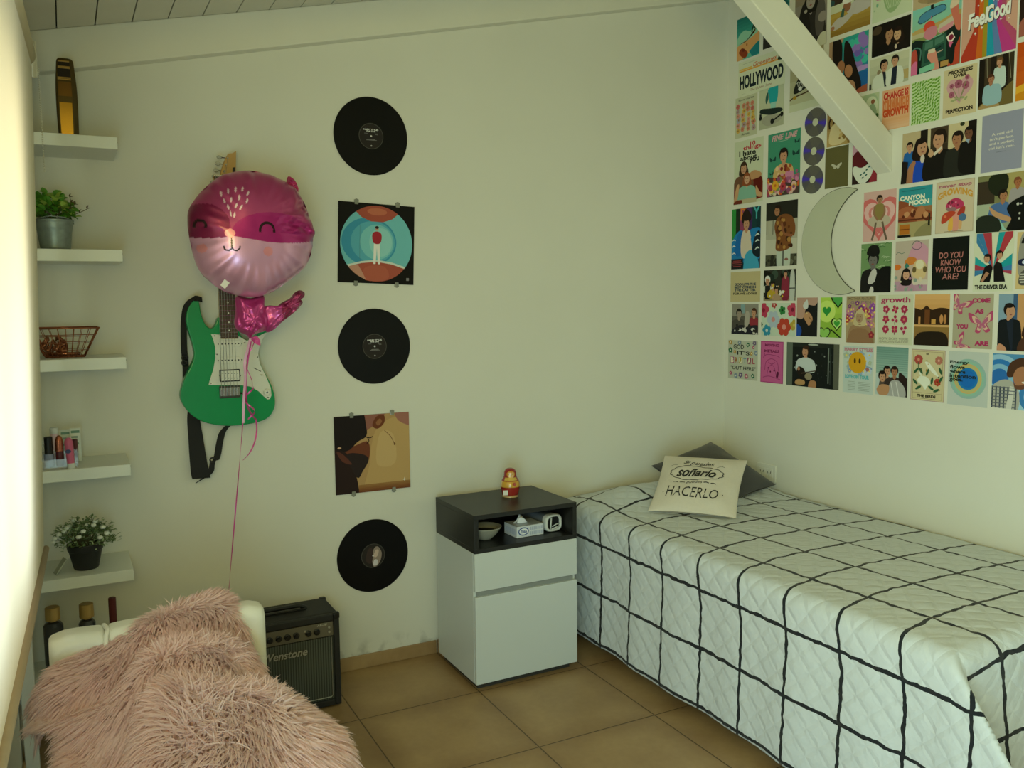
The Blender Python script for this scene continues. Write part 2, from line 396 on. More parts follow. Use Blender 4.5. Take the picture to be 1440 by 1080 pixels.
# ---------------------------------------------------------------- roller blind
bl = thing('roller_blind', 'cream roller blind glowing with daylight at the left edge', 'blind', (-3.0, -.46, 2.18))
mbl = bpy.data.materials.new('blind_fabric'); mbl.use_nodes = True; nt = mbl.node_tree
for n in list(nt.nodes):
    if n.type == 'BSDF_PRINCIPLED': nt.nodes.remove(n)
out = [n for n in nt.nodes if n.type == 'OUTPUT_MATERIAL'][0]
df = N(mbl, 'BsdfDiffuse'); tl = N(mbl, 'BsdfTranslucent'); ms = N(mbl, 'MixShader'); ms.inputs[0].default_value = .55
wv = N(mbl, 'TexNoise'); wv.inputs['Scale'].default_value = 400
cm = N(mbl, 'Mix'); cm.data_type = 'RGBA'; cm.inputs[6].default_value = lin('#efe8d2'); cm.inputs[7].default_value = lin('#f6f0de'); L(mbl, wv.outputs['Fac'], cm.inputs[0])
L(mbl, cm.outputs[2], df.inputs[0]); L(mbl, cm.outputs[2], tl.inputs[0])
L(mbl, df.outputs[0], ms.inputs[1]); L(mbl, tl.outputs[0], ms.inputs[2]); L(mbl, ms.outputs[0], out.inputs[0])
# fabric hangs from the far top corner; the near side is a little closer to the room's centre line
XA, XB, YB_ = .048, -.075, -1.75             # local: top x, near-end x offset, length along the wall
rows = []
nr, nc = 40, 40
for i in range(nr+1):
    t = i/nr; z = -t*1.403; row = []
    for j in range(nc+1):
        q = j/nc; wob = (.005*sin(q*17+2*sin(t*3))*t+.006*sin(q*6+.8)*min(1, t*2))*max(0, 1-t**4)
        row.append((.048-.046*t-.055*q+wob*(.3+.7*min(1, q*6)), -q*1.75, z))
    rows.append(row)
fab = MB().grid(rows); fab.build('fabric', mbl, bl, smooth=True)
mbar = mat('wood_bar', '#b79f80', .5, noise=.1)
MB().tube([(.007, .004, -1.408), (-.048, -1.755, -1.408)], .0095, 10).build('bottom_bar', mbar, bl, smooth=True)
mblw = mat('blind_hardware', '#d9d6c6', .45)
MB().tube([(.03, .02, .03), (-.025, -1.77, .03)], .030, 20).build('roller_tube', mbl, bl, smooth=True)
MB().box(-.0, .062, .012, .022, -.03, .072).tube([(.03, .022, .03), (.03, .034, .03)], .033, 20).build('bracket', mblw, bl, bevel=.003)
ch = MB()
for k in range(46):
    zz = .0-k*.0065
    ch.lathe([(0, -.0024), (.0018, -.0014), (.0024, 0), (.0018, .0014), (0, .0024)], 6, (.064, .030, zz))
ch.build('bead_chain', mblw, bl, smooth=True)
# ---------------------------------------------------------------- measured points
def at(px, py, ax, val):
    """point of the plane coordinate[ax] = val seen at a pixel of the 1440x1080 photograph"""
    d = _r2*((px-720)/FPX) + _u2*((540-py)/FPX) + _f
    return CAM + d*((val-CAM[ax])/d[ax])

# ================================================================ bed
mq = mat('bedspread_cloth', '#dcdcd4', .85, sheen=.15, spec=.2)
uvn = N(mq, 'UVMap'); sxy = N(mq, 'SeparateXYZ'); L(mq, uvn.outputs[0], sxy.inputs[0])
tcq = N(mq, 'TexNoise'); tcq.inputs['Scale'].default_value = 26; L(mq, uvn.outputs[0], tcq.inputs['Vector'])
wob = math_(mq, 'MULTIPLY', math_(mq, 'SUBTRACT', tcq.outputs['Fac'], .5), .016)
def stripes(sock, period, half):
    a = math_(mq, 'ADD', sock, wob); a = math_(mq, 'DIVIDE', a, period); a = math_(mq, 'FRACT', math_(mq, 'ADD', a, 50.5)); a = math_(mq, 'ABSOLUTE', math_(mq, 'SUBTRACT', a, .5))
    return math_(mq, 'LESS_THAN', a, half/period)
ln = math_(mq, 'MAXIMUM', stripes(sxy.outputs['X'], .208, .0060), stripes(sxy.outputs['Y'], .208, .0060))
mxq = N(mq, 'Mix'); mxq.data_type = 'RGBA'; L(mq, ln, mxq.inputs[0]); mxq.inputs[6].default_value = lin('#d2d9de'); mxq.inputs[7].default_value = lin('#20242a'); L(mq, mxq.outputs[2], P(mq).inputs['Base Color'])
# quilting: diagonal stitch lines and puckers
def diag(sg):
    a = math_(mq, 'ADD', sxy.outputs['X'], math_(mq, 'MULTIPLY', sxy.outputs['Y'], sg)); a = math_(mq, 'FRACT', math_(mq, 'ADD', math_(mq, 'DIVIDE', a, .085), 50)); a = math_(mq, 'ABSOLUTE', math_(mq, 'SUBTRACT', a, .5))
    r = N(mq, 'MapRange'); r.inputs[1].default_value = .5; r.inputs[2].default_value = .3; L(mq, a, r.inputs[0]); return r.outputs[0]
qh = math_(mq, 'MINIMUM', diag(1.), diag(-1.)); nq = N(mq, 'TexNoise'); nq.inputs['Scale'].default_value = 34; nq.inputs['Detail'].default_value = 4; L(mq, uvn.outputs[0], nq.inputs['Vector'])
qh = math_(mq, 'ADD', math_(mq, 'MULTIPLY', qh, .9), math_(mq, 'MULTIPLY', nq.outputs['Fac'], 1.5))
bq = N(mq, 'Bump'); bq.inputs['Strength'].default_value = .55; bq.inputs['Distance'].default_value = .004; L(mq, qh, bq.inputs['Height']); L(mq, bq.outputs[0], P(mq).inputs['Normal'])
BX0, BX1, BY0, BY1, BZ = -.975, -.02, -1.995, -.03, .592     # cloth box: side planes and top
mm = mat('mattress_cloth', '#c8c8c2', .8); mwood = mat('dark_bed_base', '#2b2622', .6)
bed = thing('single_bed', 'single bed hidden under the checked bedspread along the right wall', 'bed', (-.5, -1.0, 0))
MB().box(-.43, .46, -.93, .94, .32, .55).build('mattress', mm, bed, bevel=.03)
MB().box(-.43, .46, -.93, .94, .14, .32).build('bed_base', mwood, bed, bevel=.008)
for a in (-.38, .41):
    for b in (-.87, .88): MB().tube([(a, b, 0), (a, b, .14)], .022, 12).build('leg', mwood, bed)
# drape: top rectangle, one long side hanging, foot end hanging with a cone fold at the corner
RC = .042; DROP = BZ-.075
def drape(s, t):
    """s: distance across from the wall (0..), t: distance along from the head"""
    W, Ln = BX1-BX0-RC, BY1-BY0-RC
    a, b = max(0, s-W), max(0, t-Ln)
    r = math.hypot(a, b)
    x, y = BX1-min(s, W), BY1-min(t, Ln)
    hump = .062*math.exp(-((t-.18)/.17)**2)*min(1, max(0, (s+.05)/.12))*(1-.85*max(0, min(1, (s-.70)/.24)))
    crown = .010*sin(pi*min(1, s/W))*min(1, t*4)
    if r < 1e-9: return (x, y, BZ+hump+crown)
    arc = RC*pi/2
    def od(d):                                   # outward reach and drop after travelling d over the rounded edge
        return (RC*sin(d/RC), RC*(1-cos(d/RC))) if d < arc else (RC+(d-arc)*.035, RC+(d-arc))
    rest = hump*max(0, 1-r*6)+crown*max(0, 1-r*8)
    wv = .006*sin(t*9+1)+.004*sin(t*23); wv2 = .012*sin(s*11)
    if a >= b:                                   # long side, carrying on past the corner as a folded flap
        o, dn = od(a); k = min(1, dn/.3)
        return (x-o-wv*k-.10*b*min(1, a/.2), y-b*.97, max(.012, BZ+rest-dn))
    o, dn = od(b); k = min(1, dn/.3); q = a/b
    ox, _d = od(b)
    x1, y1 = x-ox*1.0-wv*k-.10*b*min(1, b/.2), y-b*.97
    xf, yf = x, y-o-wv2*k*(1-q)
    return (xf+(x1-xf)*q+.03*sin(pi*q)*min(1, b/.2), yf+(y1-yf)*q+.16*b*sin(pi*q), max(.012, BZ+rest-dn))
arc = RC*pi/2
S1 = (BX1-BX0-RC)+arc+DROP-RC+.02; T1 = (BY1-BY0-RC)+arc+DROP-RC+.02
ns, ntt = 150, 240
V = []; UV = []
for i in range(ns+1):
    s = S1*i/ns
    for j in range(ntt+1):
        t = T1*j/ntt; p = drape(s, t)
        # puckered quilting in the real surface
        q1 = abs(((s+t)/.085) % 1-.5)*2; q2 = abs(((s-t)/.085) % 1-.5)*2
        puff = .0022*min(1, 2*(1-max(q1, q2)))+.0012*sin(s*61+2*sin(t*23))*sin(t*53+1.5*sin(s*31))
        W, Ln = BX1-BX0-RC, BY1-BY0-RC; a, b = max(0, s-W), max(0, t-Ln); k = min(1, math.hypot(a, b)/arc) if a+b > 0 else 0
        nx, ny = (-a/math.hypot(a, b)*k, -b/math.hypot(a, b)*k) if a+b > 0 else (0, 0)
        V.append((p[0]+nx*puff, p[1]+ny*puff, p[2]+(1-k)*puff))
        UV.append((s-.214+.06*(t-1)*(1-min(1, max(0, (s-.80)/.2))), t-.937-.063*min(1, max(0, (s-.75)/.35))))
o = npmesh('bedspread', V, gridfaces(ns+1, ntt+1), mq, uv=UV)
sm = o.modifiers.new('thickness', 'SOLIDIFY'); sm.thickness = .007; sm.offset = -1
tag(o, 'quilted white bedspread with a black window-pane check over the bed', 'bedspread')

# ---------------------------------------------------------------- cushions
def pillow_pts(w, h, th, n=28, pinch=.10):
    def f(u, v, sgn):                        # u,v in -1..1
        e = (1-abs(u)**2.6)*(1-abs(v)**2.6)
        k = 1-pinch*(1-abs(u)**2)*abs(v)**3; l = 1-pinch*(1-abs(v)**2)*abs(u)**3
        return (u*w/2*l, v*h/2*k, sgn*th/2*max(0, e)**.55)
    return f
def pillow(name, m, w, h, th, n=30, dents=0, parent=None, seed=1, pinch=.10):
    f = pillow_pts(w, h, th, pinch=pinch); V = []
    us = np.sin(np.linspace(-1, 1, n)*pi/2)*.999
    for sgn in (1, -1):
        for u in us:
            for v in us:
                x, y, z = f(u, v, sgn)
                e = (1-u*u)*(1-v*v)
                z += sgn*dents*e**.5*(sin(u*7+seed)*sin(v*5+2*seed)+.6*sin(u*3+v*9))
                V.append((x, y, z))
    F = np.concatenate([gridfaces(n, n), gridfaces(n, n, True)+n*n])
    o = npmesh(name, V, F, m, parent)
    w_ = o.modifiers.new('weld', 'WELD'); w_.merge_threshold = .0012
    return o
def frame_matrix(o, x, y):
    x = Vector(x).normalized(); y = Vector(y); y = (y-x*y.dot(x)).normalized(); z = x.cross(y)
    return Matrix(((x.x, y.x, z.x, o[0]), (x.y, y.y, z.y, o[1]), (x.z, y.z, z.z, o[2]), (0, 0, 0, 1)))
mgrey = mat('dark_grey_cushion_cloth', '#4a4a4a', .9, noise=.08, nscale=300, bump=.3, bscale=600, sheen=.2)
mcream = mat('cream_canvas', '#ddd5c6', .9, noise=.05, nscale=120, bump=.35, bscale=500, sheen=.1)
mink = mat('black_ink', '#2c2b28', .8)
g_ = thing('grey_cushion', 'plain dark grey cushion leaning in the corner behind the printed cushion', 'cushion')
Lp, Rp, Tp, Bp = Vector((-.555, -.15, .70)), Vector((-.080, -.45, .625)), Vector((-.165, -.10, .772)), Vector((-.45, -.48, .675))
ctr = (Lp+Rp+Tp+Bp)/4
g_.matrix_world = frame_matrix(ctr, (Tp-Lp), (Tp-Rp)*1.0)
pillow('cushion_body', mgrey, .40, .40, .12, dents=.004, parent=g_, seed=2)
BL, BR = Vector((-.777, -.473, .612)), Vector((-.552, -.741, .612)); up = Vector((.214, .23, .185))
c_ = thing('printed_cushion', 'cream canvas cushion with black Spanish hand lettering on the bed', 'cushion')
c_.matrix_world = frame_matrix((BL+BR)/2+up/2+Vector((-.01, -.012, .008)), BR-BL, up)
CW, CH, CT = .36, .355, .075
pillow('cushion_cover', mcream, CW, CH, CT, dents=.004, parent=c_, seed=1, n=34, pinch=.05)
fz = pillow_pts(CW, CH, CT, pinch=.05)
def on_cushion(u, v):                         # u,v in -1..1 -> surface point just proud of the cover
    e = (1-u*u)*(1-v*v); x, y, z = fz(u, v, 1)
    return (x, y, z+.004*e**.5*(sin(u*7+1)*sin(v*5+2)+.6*sin(u*3+v*9))+.0014)
pr = MB()
def cush_text(t, cx, cy, w, h, shear=0, bold=.0, rot=0):
    Vv, F = text_mesh(t, bold, shear)
    pr.add([on_cushion(cx+(a-.5)*w*cos(rot)-(b-.5)*h*sin(rot), cy+(a-.5)*w*sin(rot)+(b-.5)*h*cos(rot)) for a, b in Vv], F)
cush_text('Si puedes', -.06, .56, .72, .20, .35, .012, -.03)
cush_text('soñarlo', -.06, .20, .92, .30, .4, .03, -.02)
cush_text('puedes', -.06, -.13, .38, .13, .3, .0)
cush_text('HACERLO', -.06, -.46, 1.2, .32, .1, .0, -.03)
def cush_line(pts, wd=.012):
    o = len(pr.v); n = len(pts)
    for i, (u, v) in enumerate(pts):
        a, b = pts[max(0, i-1)], pts[min(n-1, i+1)]; dx, dy = b[0]-a[0], b[1]-a[1]; d = math.hypot(dx, dy)
        pr.v += [on_cushion(u-dy/d*wd, v+dx/d*wd), on_cushion(u+dy/d*wd, v-dx/d*wd)]
    for i in range(n-1): pr.f.append([o+2*i, o+2*i+1, o+2*i+3, o+2*i+2]); pr.m.append(0); pr.c.append(None)
cl = []
for i in range(97):
    a = 2*pi*i/96; r = 1+.07*abs(sin(a*7))
    cl.append((-.06+.60*cos(a)*r, .20+.24*sin(a)*r))
cush_line(cl, .010)
for x0, x1 in ((-.56, -.44), (-.40, -.28), (.16, .28), (.32, .44)): cush_line([(x0, -.13), ((x0+x1)/2, -.115), (x1, -.13)], .012)
for x0, x1 in ((-.74, -.56), (.38, .56)): cush_line([(x0, .44), ((x0+x1)/2, .5), (x1, .47)], .005)
for x in (-.74, .64): cush_line([(x-.012, -.46), (x+.012, -.46)], .014)
pr.build('lettering', mink, c_)

# ---------------------------------------------------------------- nightstand
mwhite = mat('white_laminate', '#cdd3d2', .32, spec=.4)
mblk = mat('black_laminate', '#1d1d1b', .38, noise=.12, nscale=40, spec=.45)
mshadow = mat('plinth_shadow_gap', '#35332f', .7)  # dark colour stands in for the shadow gap under the nightstand
NX0, NX1, NYF, NYB = -1.578, -1.124, -.432, -.062
ns_ = thing('nightstand', 'white nightstand with a black open compartment on top beside the bed', 'nightstand', ((NX0+NX1)/2, (NYF+NYB)/2, 0), .012)
w, d = (NX1-NX0)/2, (NYB-NYF)/2
MB().box(-w+.02, w-.02, -d+.03, d-.01, 0, .03).build('plinth', mshadow, ns_)
MB().box(-w, w, -d+.018, d, .028, .542).build('carcass', mwhite, ns_, bevel=.0015)
def ns_front(name, z0, z1):
    return MB().box(-w, w, -d, -d+.0165, z0, z1).build(name, mwhite, ns_, bevel=.0015)
ns_front('door', .028, .372)
ns_front('drawer', .394, .542)
MB().box(-w+.012, w-.012, -d+.012, -d+.0178, .370, .396).build('finger_groove', mat('groove_grey', '#8d918e', .5), ns_)
bk = MB()
t = .018
bk.box(-w, w, -d, d, .542, .542+t).box(-w, w, -d, d, .69-t, .69).box(-w, -w+t, -d, d, .542+t, .69-t).box(w-t, w, -d, d, .542+t, .69-t).box(-w+t, w-t, d-.008, d, .542+t, .69-t)
bk.build('black_compartment', mblk, ns_, bevel=.001)
SH = .561                                      # shelf surface inside the compartment
# nesting doll
mdoll = printed('painted_wood', .25, coat=.6)
md = mat('doll_paint', '#8a1f22', .25, coat=.6)
dl = thing('nesting_doll', 'small red and yellow painted wooden nesting doll on the nightstand', 'doll', (-1.305, -.205, .6905), -.35)
prof = [(0, 0), (.031, 0), (.033, .004), (.036, .018), (.0395, .036), (.0405, .048), (.038, .062), (.031, .076), (.0265, .086), (.026, .094), (.0245, .104), (.019, .113), (.010, .118), (0, .119)]
prof = [tuple(p) for p in smooth_poly(prof, 4, False)]
n = 72; V = []; Cc = []
for r, z in prof:
    for j in range(n):
        a = 2*pi*j/n; V.append((r*cos(a), r*sin(a), z))
        fa = math.atan2(sin(a+pi/2), cos(a+pi/2))                      # 0 faces -y
        c = '#9c2a24'
        if z < .010: c = '#c9ab78'
        elif z < .045: c = '#8d2420' if math.hypot(fa/1.1, (z-.028)/.016) > 1 or abs(fa) > 1.2 else '#a23028'
        elif z < .068: c = '#d9a53c' if abs(fa) < 1.15 else '#e2cf9a' if fa < 0 else '#8d2420'
        else: c = '#98201f'
        if .072 < z < .082 and abs(fa) < .9: c = '#d8b24c'
        hd = math.hypot(fa/.72, (z-.096)/.014)
        if hd < 1: c = '#e3b878'
        if hd < 1 and (z > .103 or abs(fa) > .5): c = '#c98a2c'
        if math.hypot((abs(fa)-.25)/.07, (z-.0975)/.0018) < 1: c = '#33231c'
        if math.hypot(fa/.12, (z-.0895)/.0016) < 1: c = '#b8372e'
        if z > .045 and z < .066 and math.hypot((fa-.35)/.22, (z-.056)/.007) < 1: c = '#b4402c'
        Cc.append(lin(c))
o = npmesh('doll_body', V, gridfaces(len(prof), n, wrap=True), mdoll, dl, col=Cc)
MB().box(-.034, -.014, -.0382, -.0365, .013, .033).build('price_sticker', mat('paper_white', '#e9e6e0', .7), dl)
# bowl
mb_ = mat('grey_ceramic', '#a7a597', .4)
t_ = thing('ceramic_bowl', 'shallow grey bowl in the black compartment at left', 'bowl', (-1.478, -.315, SH))
MB().lathe([(0, 0), (.026, 0), (.03, .004), (.05, .022), (.066, .046), (.069, .05), (.066, .051), (.05, .03), (.03, .012), (0, .008)], 40).build('bowl_body', mb_, t_, smooth=True)
MB().lathe([(0, .03), (.03, .034), (.05, .031), (.05, .0315)], 24).build('contents', mat('dark_trinkets', '#2a2623', .5, noise=.6, nscale=120), t_, smooth=True)
# tissue box
tb = thing('tissue_box', 'small white and blue patterned tissue box with a tissue out', 'tissue box', (-1.305, -.322, SH), .05)
mt = mat('tissue_carton', '#d8dde4', .5)
MB().box(-.062, .062, -.05, .05, 0, .045).build('carton', mt, tb, bevel=.001)
dec = MB(); blue = '#2d4a86'
F_ = lambda u, v, w_: (u, -.05-w_, v)
for k in range(22):
    x = .002+(k % 11)*.0054; z = .006+(k//11)*.019
    dec.prism([(x, z), (x+.0022, z), (x+.0022, z+.013), (x, z+.013)], 0, .0004, F_, col='#8b95ab')
for k in range(10):
    y = -.044+k*.0088; dec.prism([(y, .01), (y+.003, .01), (y+.003, .034), (y, .034)], 0, .0004, lambda u, v, w_: (-.062-w_, u, v), col='#98a2b6')
el = [(-.031+.024*cos(2*pi*i/28), .0235+.0165*sin(2*pi*i/28)) for i in range(28)]
dec.prism(el, 0, .0006, F_, col=blue)
dec.prism([(-.031+.020*cos(2*pi*i/28), .0235+.0125*sin(2*pi*i/28)) for i in range(28)], 0, .0009, F_, col='#e3e7ee')
Vv, Ff = text_mesh('Elite', .03)
dec.add([F_(-.045+a*.028, .0175+b*.012, .0012) for a, b in Vv], Ff, 0, blue)
dec.build('printed_pattern', M_print, tb)
ts = []
for i in range(13):
    a = i/12; row = []
    for j in range(9):
        b = j/8; row.append((-.045+.062*a+.004*sin(b*9), -.02+.03*b+.008*sin(a*8+b*3), .046+.032*sin(pi*min(1, a*1.1))*(.5+.5*sin(b*5+a*3+1.2))))
    ts.append(row)
MB().grid(ts).build('tissue', mat('tissue_paper', '#eceff2', .9), tb, smooth=True)
# grey case
gc = thing('clear_case', 'grey and white rounded plastic case in the black compartment at right', 'case', (-1.195, -.265, SH), .08)
sec = [(.040*(abs(cos(a))**.6)*(1 if cos(a) >= 0 else -1), .036+.035*(abs(sin(a))**.6)*(1 if sin(a) >= 0 else -1)) for a in [2*pi*i/32 for i in range(32)]]
MB().grid([[(x*k, y, .036+(z-.036)*k) for x, z in sec] for y, k in ((.12, .8), (.1, .92), (-.05, .96), (-.075, .97))], cv=True).build('case_body', mat('grey_plastic_film', '#6f7680', .3), gc, smooth=True)
MB().grid([[(x*k, y, .036+(z-.036)*k) for x, z in sec] for y, k in ((-.07, .99), (-.088, 1.0), (-.097, .95), (-.098, .78), (-.088, .74))], cv=True).build('white_rim', mat('white_plastic', '#d9dcd8', .35), gc, smooth=True)
MB().prism([(x*.76, .036+(z-.036)*.76) for x, z in sec], .080, .084, lambda u, v, w_: (u, -w_, v)).build('dark_end', mat('black_plastic', '#161617', .3), gc)
s_ = MB()
s_.tube([(-.008, -.094, .022), (.012, -.095, .03), (.030, -.094, .031)], .0022, 8).tube([(-.01, -.094, .012), (.012, -.096, .018), (.032, -.094, .020)], .0026, 8).tube([(-.016, -.095, .012), (-.016, -.097, .034), (-.012, -.095, .06)], .003, 8)
s_.build('white_straps', MATS['white_plastic'], gc, smooth=True)
# ---------------------------------------------------------------- wall outlet
A_, B_ = at(1065, 650, 0, 0), at(1093, 678, 0, 0)
wo = thing('wall_outlet', 'white double socket plate on the right wall behind the grey cushion', 'outlet', (0, (A_.y+B_.y)/2, (A_.z+B_.z)/2))
mout = mat('white_socket_plastic', '#e4e4da', .35)
MB().prism([(-.062, -.04), (.062, -.04), (.062, .04), (-.062, .04)], 0, .008, RW).build('plate', mout, wo, bevel=.003)
for u in (-.024, .024):
    so = MB().prism([(u-.021, -.02), (u+.021, -.02), (u+.021, .02), (u-.021, .02)], .008, .0105, RW).build('socket', mout, wo, bevel=.0015)
    sl = MB()
    for du in (-.008, .008): sl.prism([(u+du-.0015, -.002), (u+du+.0015, -.002), (u+du*1.3+.0015, .009), (u+du*1.3-.0015, .009)], .0106, .0110, RW)
    sl.prism([(u-.0015, -.014), (u+.0015, -.014), (u+.0015, -.005), (u-.0015, -.005)], .0106, .0110, RW)
    sl.build('slots', MATS['black_plastic'], so)
# ================================================================ guitar amplifier
mtolex = mat('black_tolex', '#1b1b1a', .6, bump=.5, bscale=500)
am = thing('guitar_amplifier', 'small black practice guitar amplifier on the floor by the wall', 'amplifier', (-2.262, -.185, 0))
aw, ad, ah = .2, .098, .355
ab = MB().box(-aw, aw, -ad+.012, ad, .006, ah)
ab.build('cabinet', mtolex, am, bevel=.010, bseg=3)
fr = MB()
for x0, x1, z0, z1 in ((-aw, -aw+.022, .006, ah), (aw-.022, aw, .006, ah), (-aw+.022, aw-.022, .006, .03), (-aw+.022, aw-.022, ah-.026, ah)):
    fr.box(x0, x1, -ad-.006, -ad+.012, z0, z1)
fr.build('front_frame', mtolex, am, bevel=.004)
FA = lambda u, v, w: (u, -ad+.004-w, v)
mgr = mat('grille_cloth', '#3c4038', .85)
tcg = N(mgr, 'TexCoord'); wg = N(mgr, 'TexWave'); wg.inputs['Scale'].default_value = 34; wg.bands_direction = 'X'; L(mgr, tcg.outputs['Object'], wg.inputs['Vector'])
mg = N(mgr, 'Mix'); mg.data_type = 'RGBA'; L(mgr, wg.outputs['Fac'], mg.inputs[0]); mg.inputs[6].default_value = lin('#2b2e29'); mg.inputs[7].default_value = lin('#575c54'); L(mgr, mg.outputs[2], P(mgr).inputs['Base Color'])
MB().prism([(-aw+.022, .03), (aw-.022, .03), (aw-.022, .268), (-aw+.022, .268)], -.004, .001, FA).build('grille', mgr, am)
msil = mat('silver_trim', '#b9bab4', .3, metal=.7)
pip = [(-aw+.03, .264), (-aw+.03, .044), (-aw+.036, .038), (aw-.036, .038), (aw-.03, .044), (aw-.03, .264)]
MB().tube([FA(u, v, .002) for u, v in pip], .0018, 6).build('grille_piping', msil, am)
pan = MB().prism([(-aw+.022, .272), (aw-.022, .272), (aw-.022, .325), (-aw+.022, .325)], -.004, .003, FA).build('control_panel', mat('grey_panel', '#6f6a5d', .4, metal=.3), am, bevel=.001)
mkn = mat('knob_black', '#121212', .35)
for k in range(9):
    u = -.148+k*.0315+(.012 if k > 6 else 0)
    MB().lathe([(.0115, 0), (.0115, .006), (.0085, .008), (.0075, .016), (0, .0165)], 20).build('knob', [mkn], am, smooth=False).matrix_local = Matrix.Translation(FA(u, .296, .003)) @ Matrix.Rotation(pi/2, 4, 'X')
for k, (u, v) in enumerate(((.162, .305), (.162, .288), (.074, .305))):
    MB().lathe([(.004, 0), (.004, .004), (0, .0045)], 14).build('jack' if k < 2 else 'switch', msil, am).matrix_local = Matrix.Translation(FA(u, v, .003)) @ Matrix.Rotation(pi/2, 4, 'X')
mk = MB()
Vv, Ff = text_mesh('AE-20', .01, .2); mk.add([FA(.118+a*.036, .314+b*.008, .0036) for a, b in Vv], Ff)
mk.build('panel_lettering', mat('pale_lettering', '#c9c8bd', .5), am)
lg = MB()
Vv, Ff = text_mesh('Wenstone', .02, .25, 1.0); lg.add([FA(-.080+a*.160, .216+b*.030, .0055) for a, b in Vv], Ff)
lg.prism([(-.082, .212), (-.074, .212), (-.090, .246), (-.100, .246)][::-1], .0025, .005, FA)
lg.build('maker_badge', msil, am)
hd = MB().box(-.1, .1, -.012, .012, ah, ah+.006).tube([(-.105, 0, ah+.002), (-.08, 0, ah+.016), (.08, 0, ah+.016), (.105, 0, ah+.002)], .008, 10)
hd.build('carry_handle', mkn, am, bevel=.002)
for sx_ in (-1, 1):
    for sy_ in (-1, 1):
        MB().box(sx_*aw-(.024 if sx_ > 0 else -.0), sx_*aw+(.002 if sx_ > 0 else .024), sy_*ad-(.02 if sy_ > 0 else .008), sy_*ad+(.002 if sy_ > 0 else .014), ah-.022, ah+.003).build('corner_guard', mkn, am, bevel=.006, bseg=3)
        MB().lathe([(.012, 0), (.010, .008)], 14, (sx_*(aw-.03), sy_*(ad-.03), 0)).build('foot', mkn, am)

# ================================================================ white tufted chair with the pink throw
mlea = mat('white_leatherette', '#e9e8dc', .42, bump=.12, bscale=250, spec=.4)
CX0, CX1, CYB, CZT = -2.988, -2.450, -.835, .648          # back of the chair: far face and top
chr_ = thing('tufted_chair', 'white tufted leatherette chair under the pink throw, in front of the amplifier', 'chair', ((CX0+CX1)/2, -1.15, 0))
hw = (CX1-CX0)/2
# backrest: rounded slab with vertical channels that pinch its top edge
RB, TB = .032, .105
prof = []                                                   # (y, z) over the top, from the far face to the near face
for k in range(5): prof.append((CYB, .36+(CZT-RB-.36)*k/5))
for k in range(9): a = pi/2*k/8; prof.append((CYB-RB*(1-cos(a)), CZT-RB+RB*sin(a)))
for k in range(9): a = pi/2*k/8; prof.append((CYB-TB+RB*(1-sin(a)), CZT-RB+RB*cos(a)))
for k in range(1, 6): prof.append((CYB-TB, CZT-RB-(CZT-RB-.36)*k/5))
NX = 96; V = []
chan = (-.135, .0, .135)
ym = CYB-TB/2
for i in range(NX+1):
    u = -1+2*i/NX; x = hw*u
    e = max(0, (abs(x)-(hw-.035))/.035); k_ = math.sqrt(max(0, 1-e*e))*.30+.70 if e > 0 else 1
    gr = sum(math.exp(-((x-c)/.0075)**2) for c in chan); bul = max(abs(cos((x/.135+.5)*pi)), 0)
    for y, z in prof:
        n_ = .011*gr-.005*bul*(1-min(1, e*2))
        yy = ym+(y-ym)*(k_-.0)-math.copysign(n_*.9, y-ym)*min(1, abs(y-ym)/(TB/2))
        zz = z-(n_+(1-k_)*.035)*(z > CZT-RB*1.2)
        V.append((x, yy+1.15, zz))
F = gridfaces(NX+1, len(prof)); np_ = len(prof)
bk_ = npmesh('backrest', V, F, mlea, chr_)
for k in (0, NX): MB().add([V[k*np_+j] for j in range(np_)], [tuple(range(np_))]).build('side_panel', mlea, bk_)
for c in chan:                                              # stitched fold over the top of each channel
    MB().tube([(c+.004*sin(k*1.4), y+1.15+(.003 if y > ym else -.003), z-.008*(k in (0, 9))) for k, (y, z) in enumerate([(CYB-.0, CZT-.075), (CYB+.001, CZT-.05), (CYB-.004, CZT-.02), (CYB-.018, CZT-.006), (CYB-.035, CZT-.002), (ym, CZT-.002), (CYB-TB+.035, CZT-.002), (CYB-TB+.015, CZT-.01), (CYB-TB+.002, CZT-.03), (CYB-TB, CZT-.06)])], .0065, 8).build('stitched_fold', mlea, bk_, smooth=True)
MB().box(-hw+.004, hw-.004, -.34, .22, .27, .385).build('seat', mlea, chr_, bevel=.03, bseg=4)
mleg = mat('pale_wood_leg', '#a98a60', .5, noise=.1)
for a in (-1, 1):
    for b in (-.28, .24): MB().tube([(a*(hw-.05), b, .28), (a*(hw-.02), b*1.12, 0)], [.018, .011], 14).build('leg', mleg, chr_)

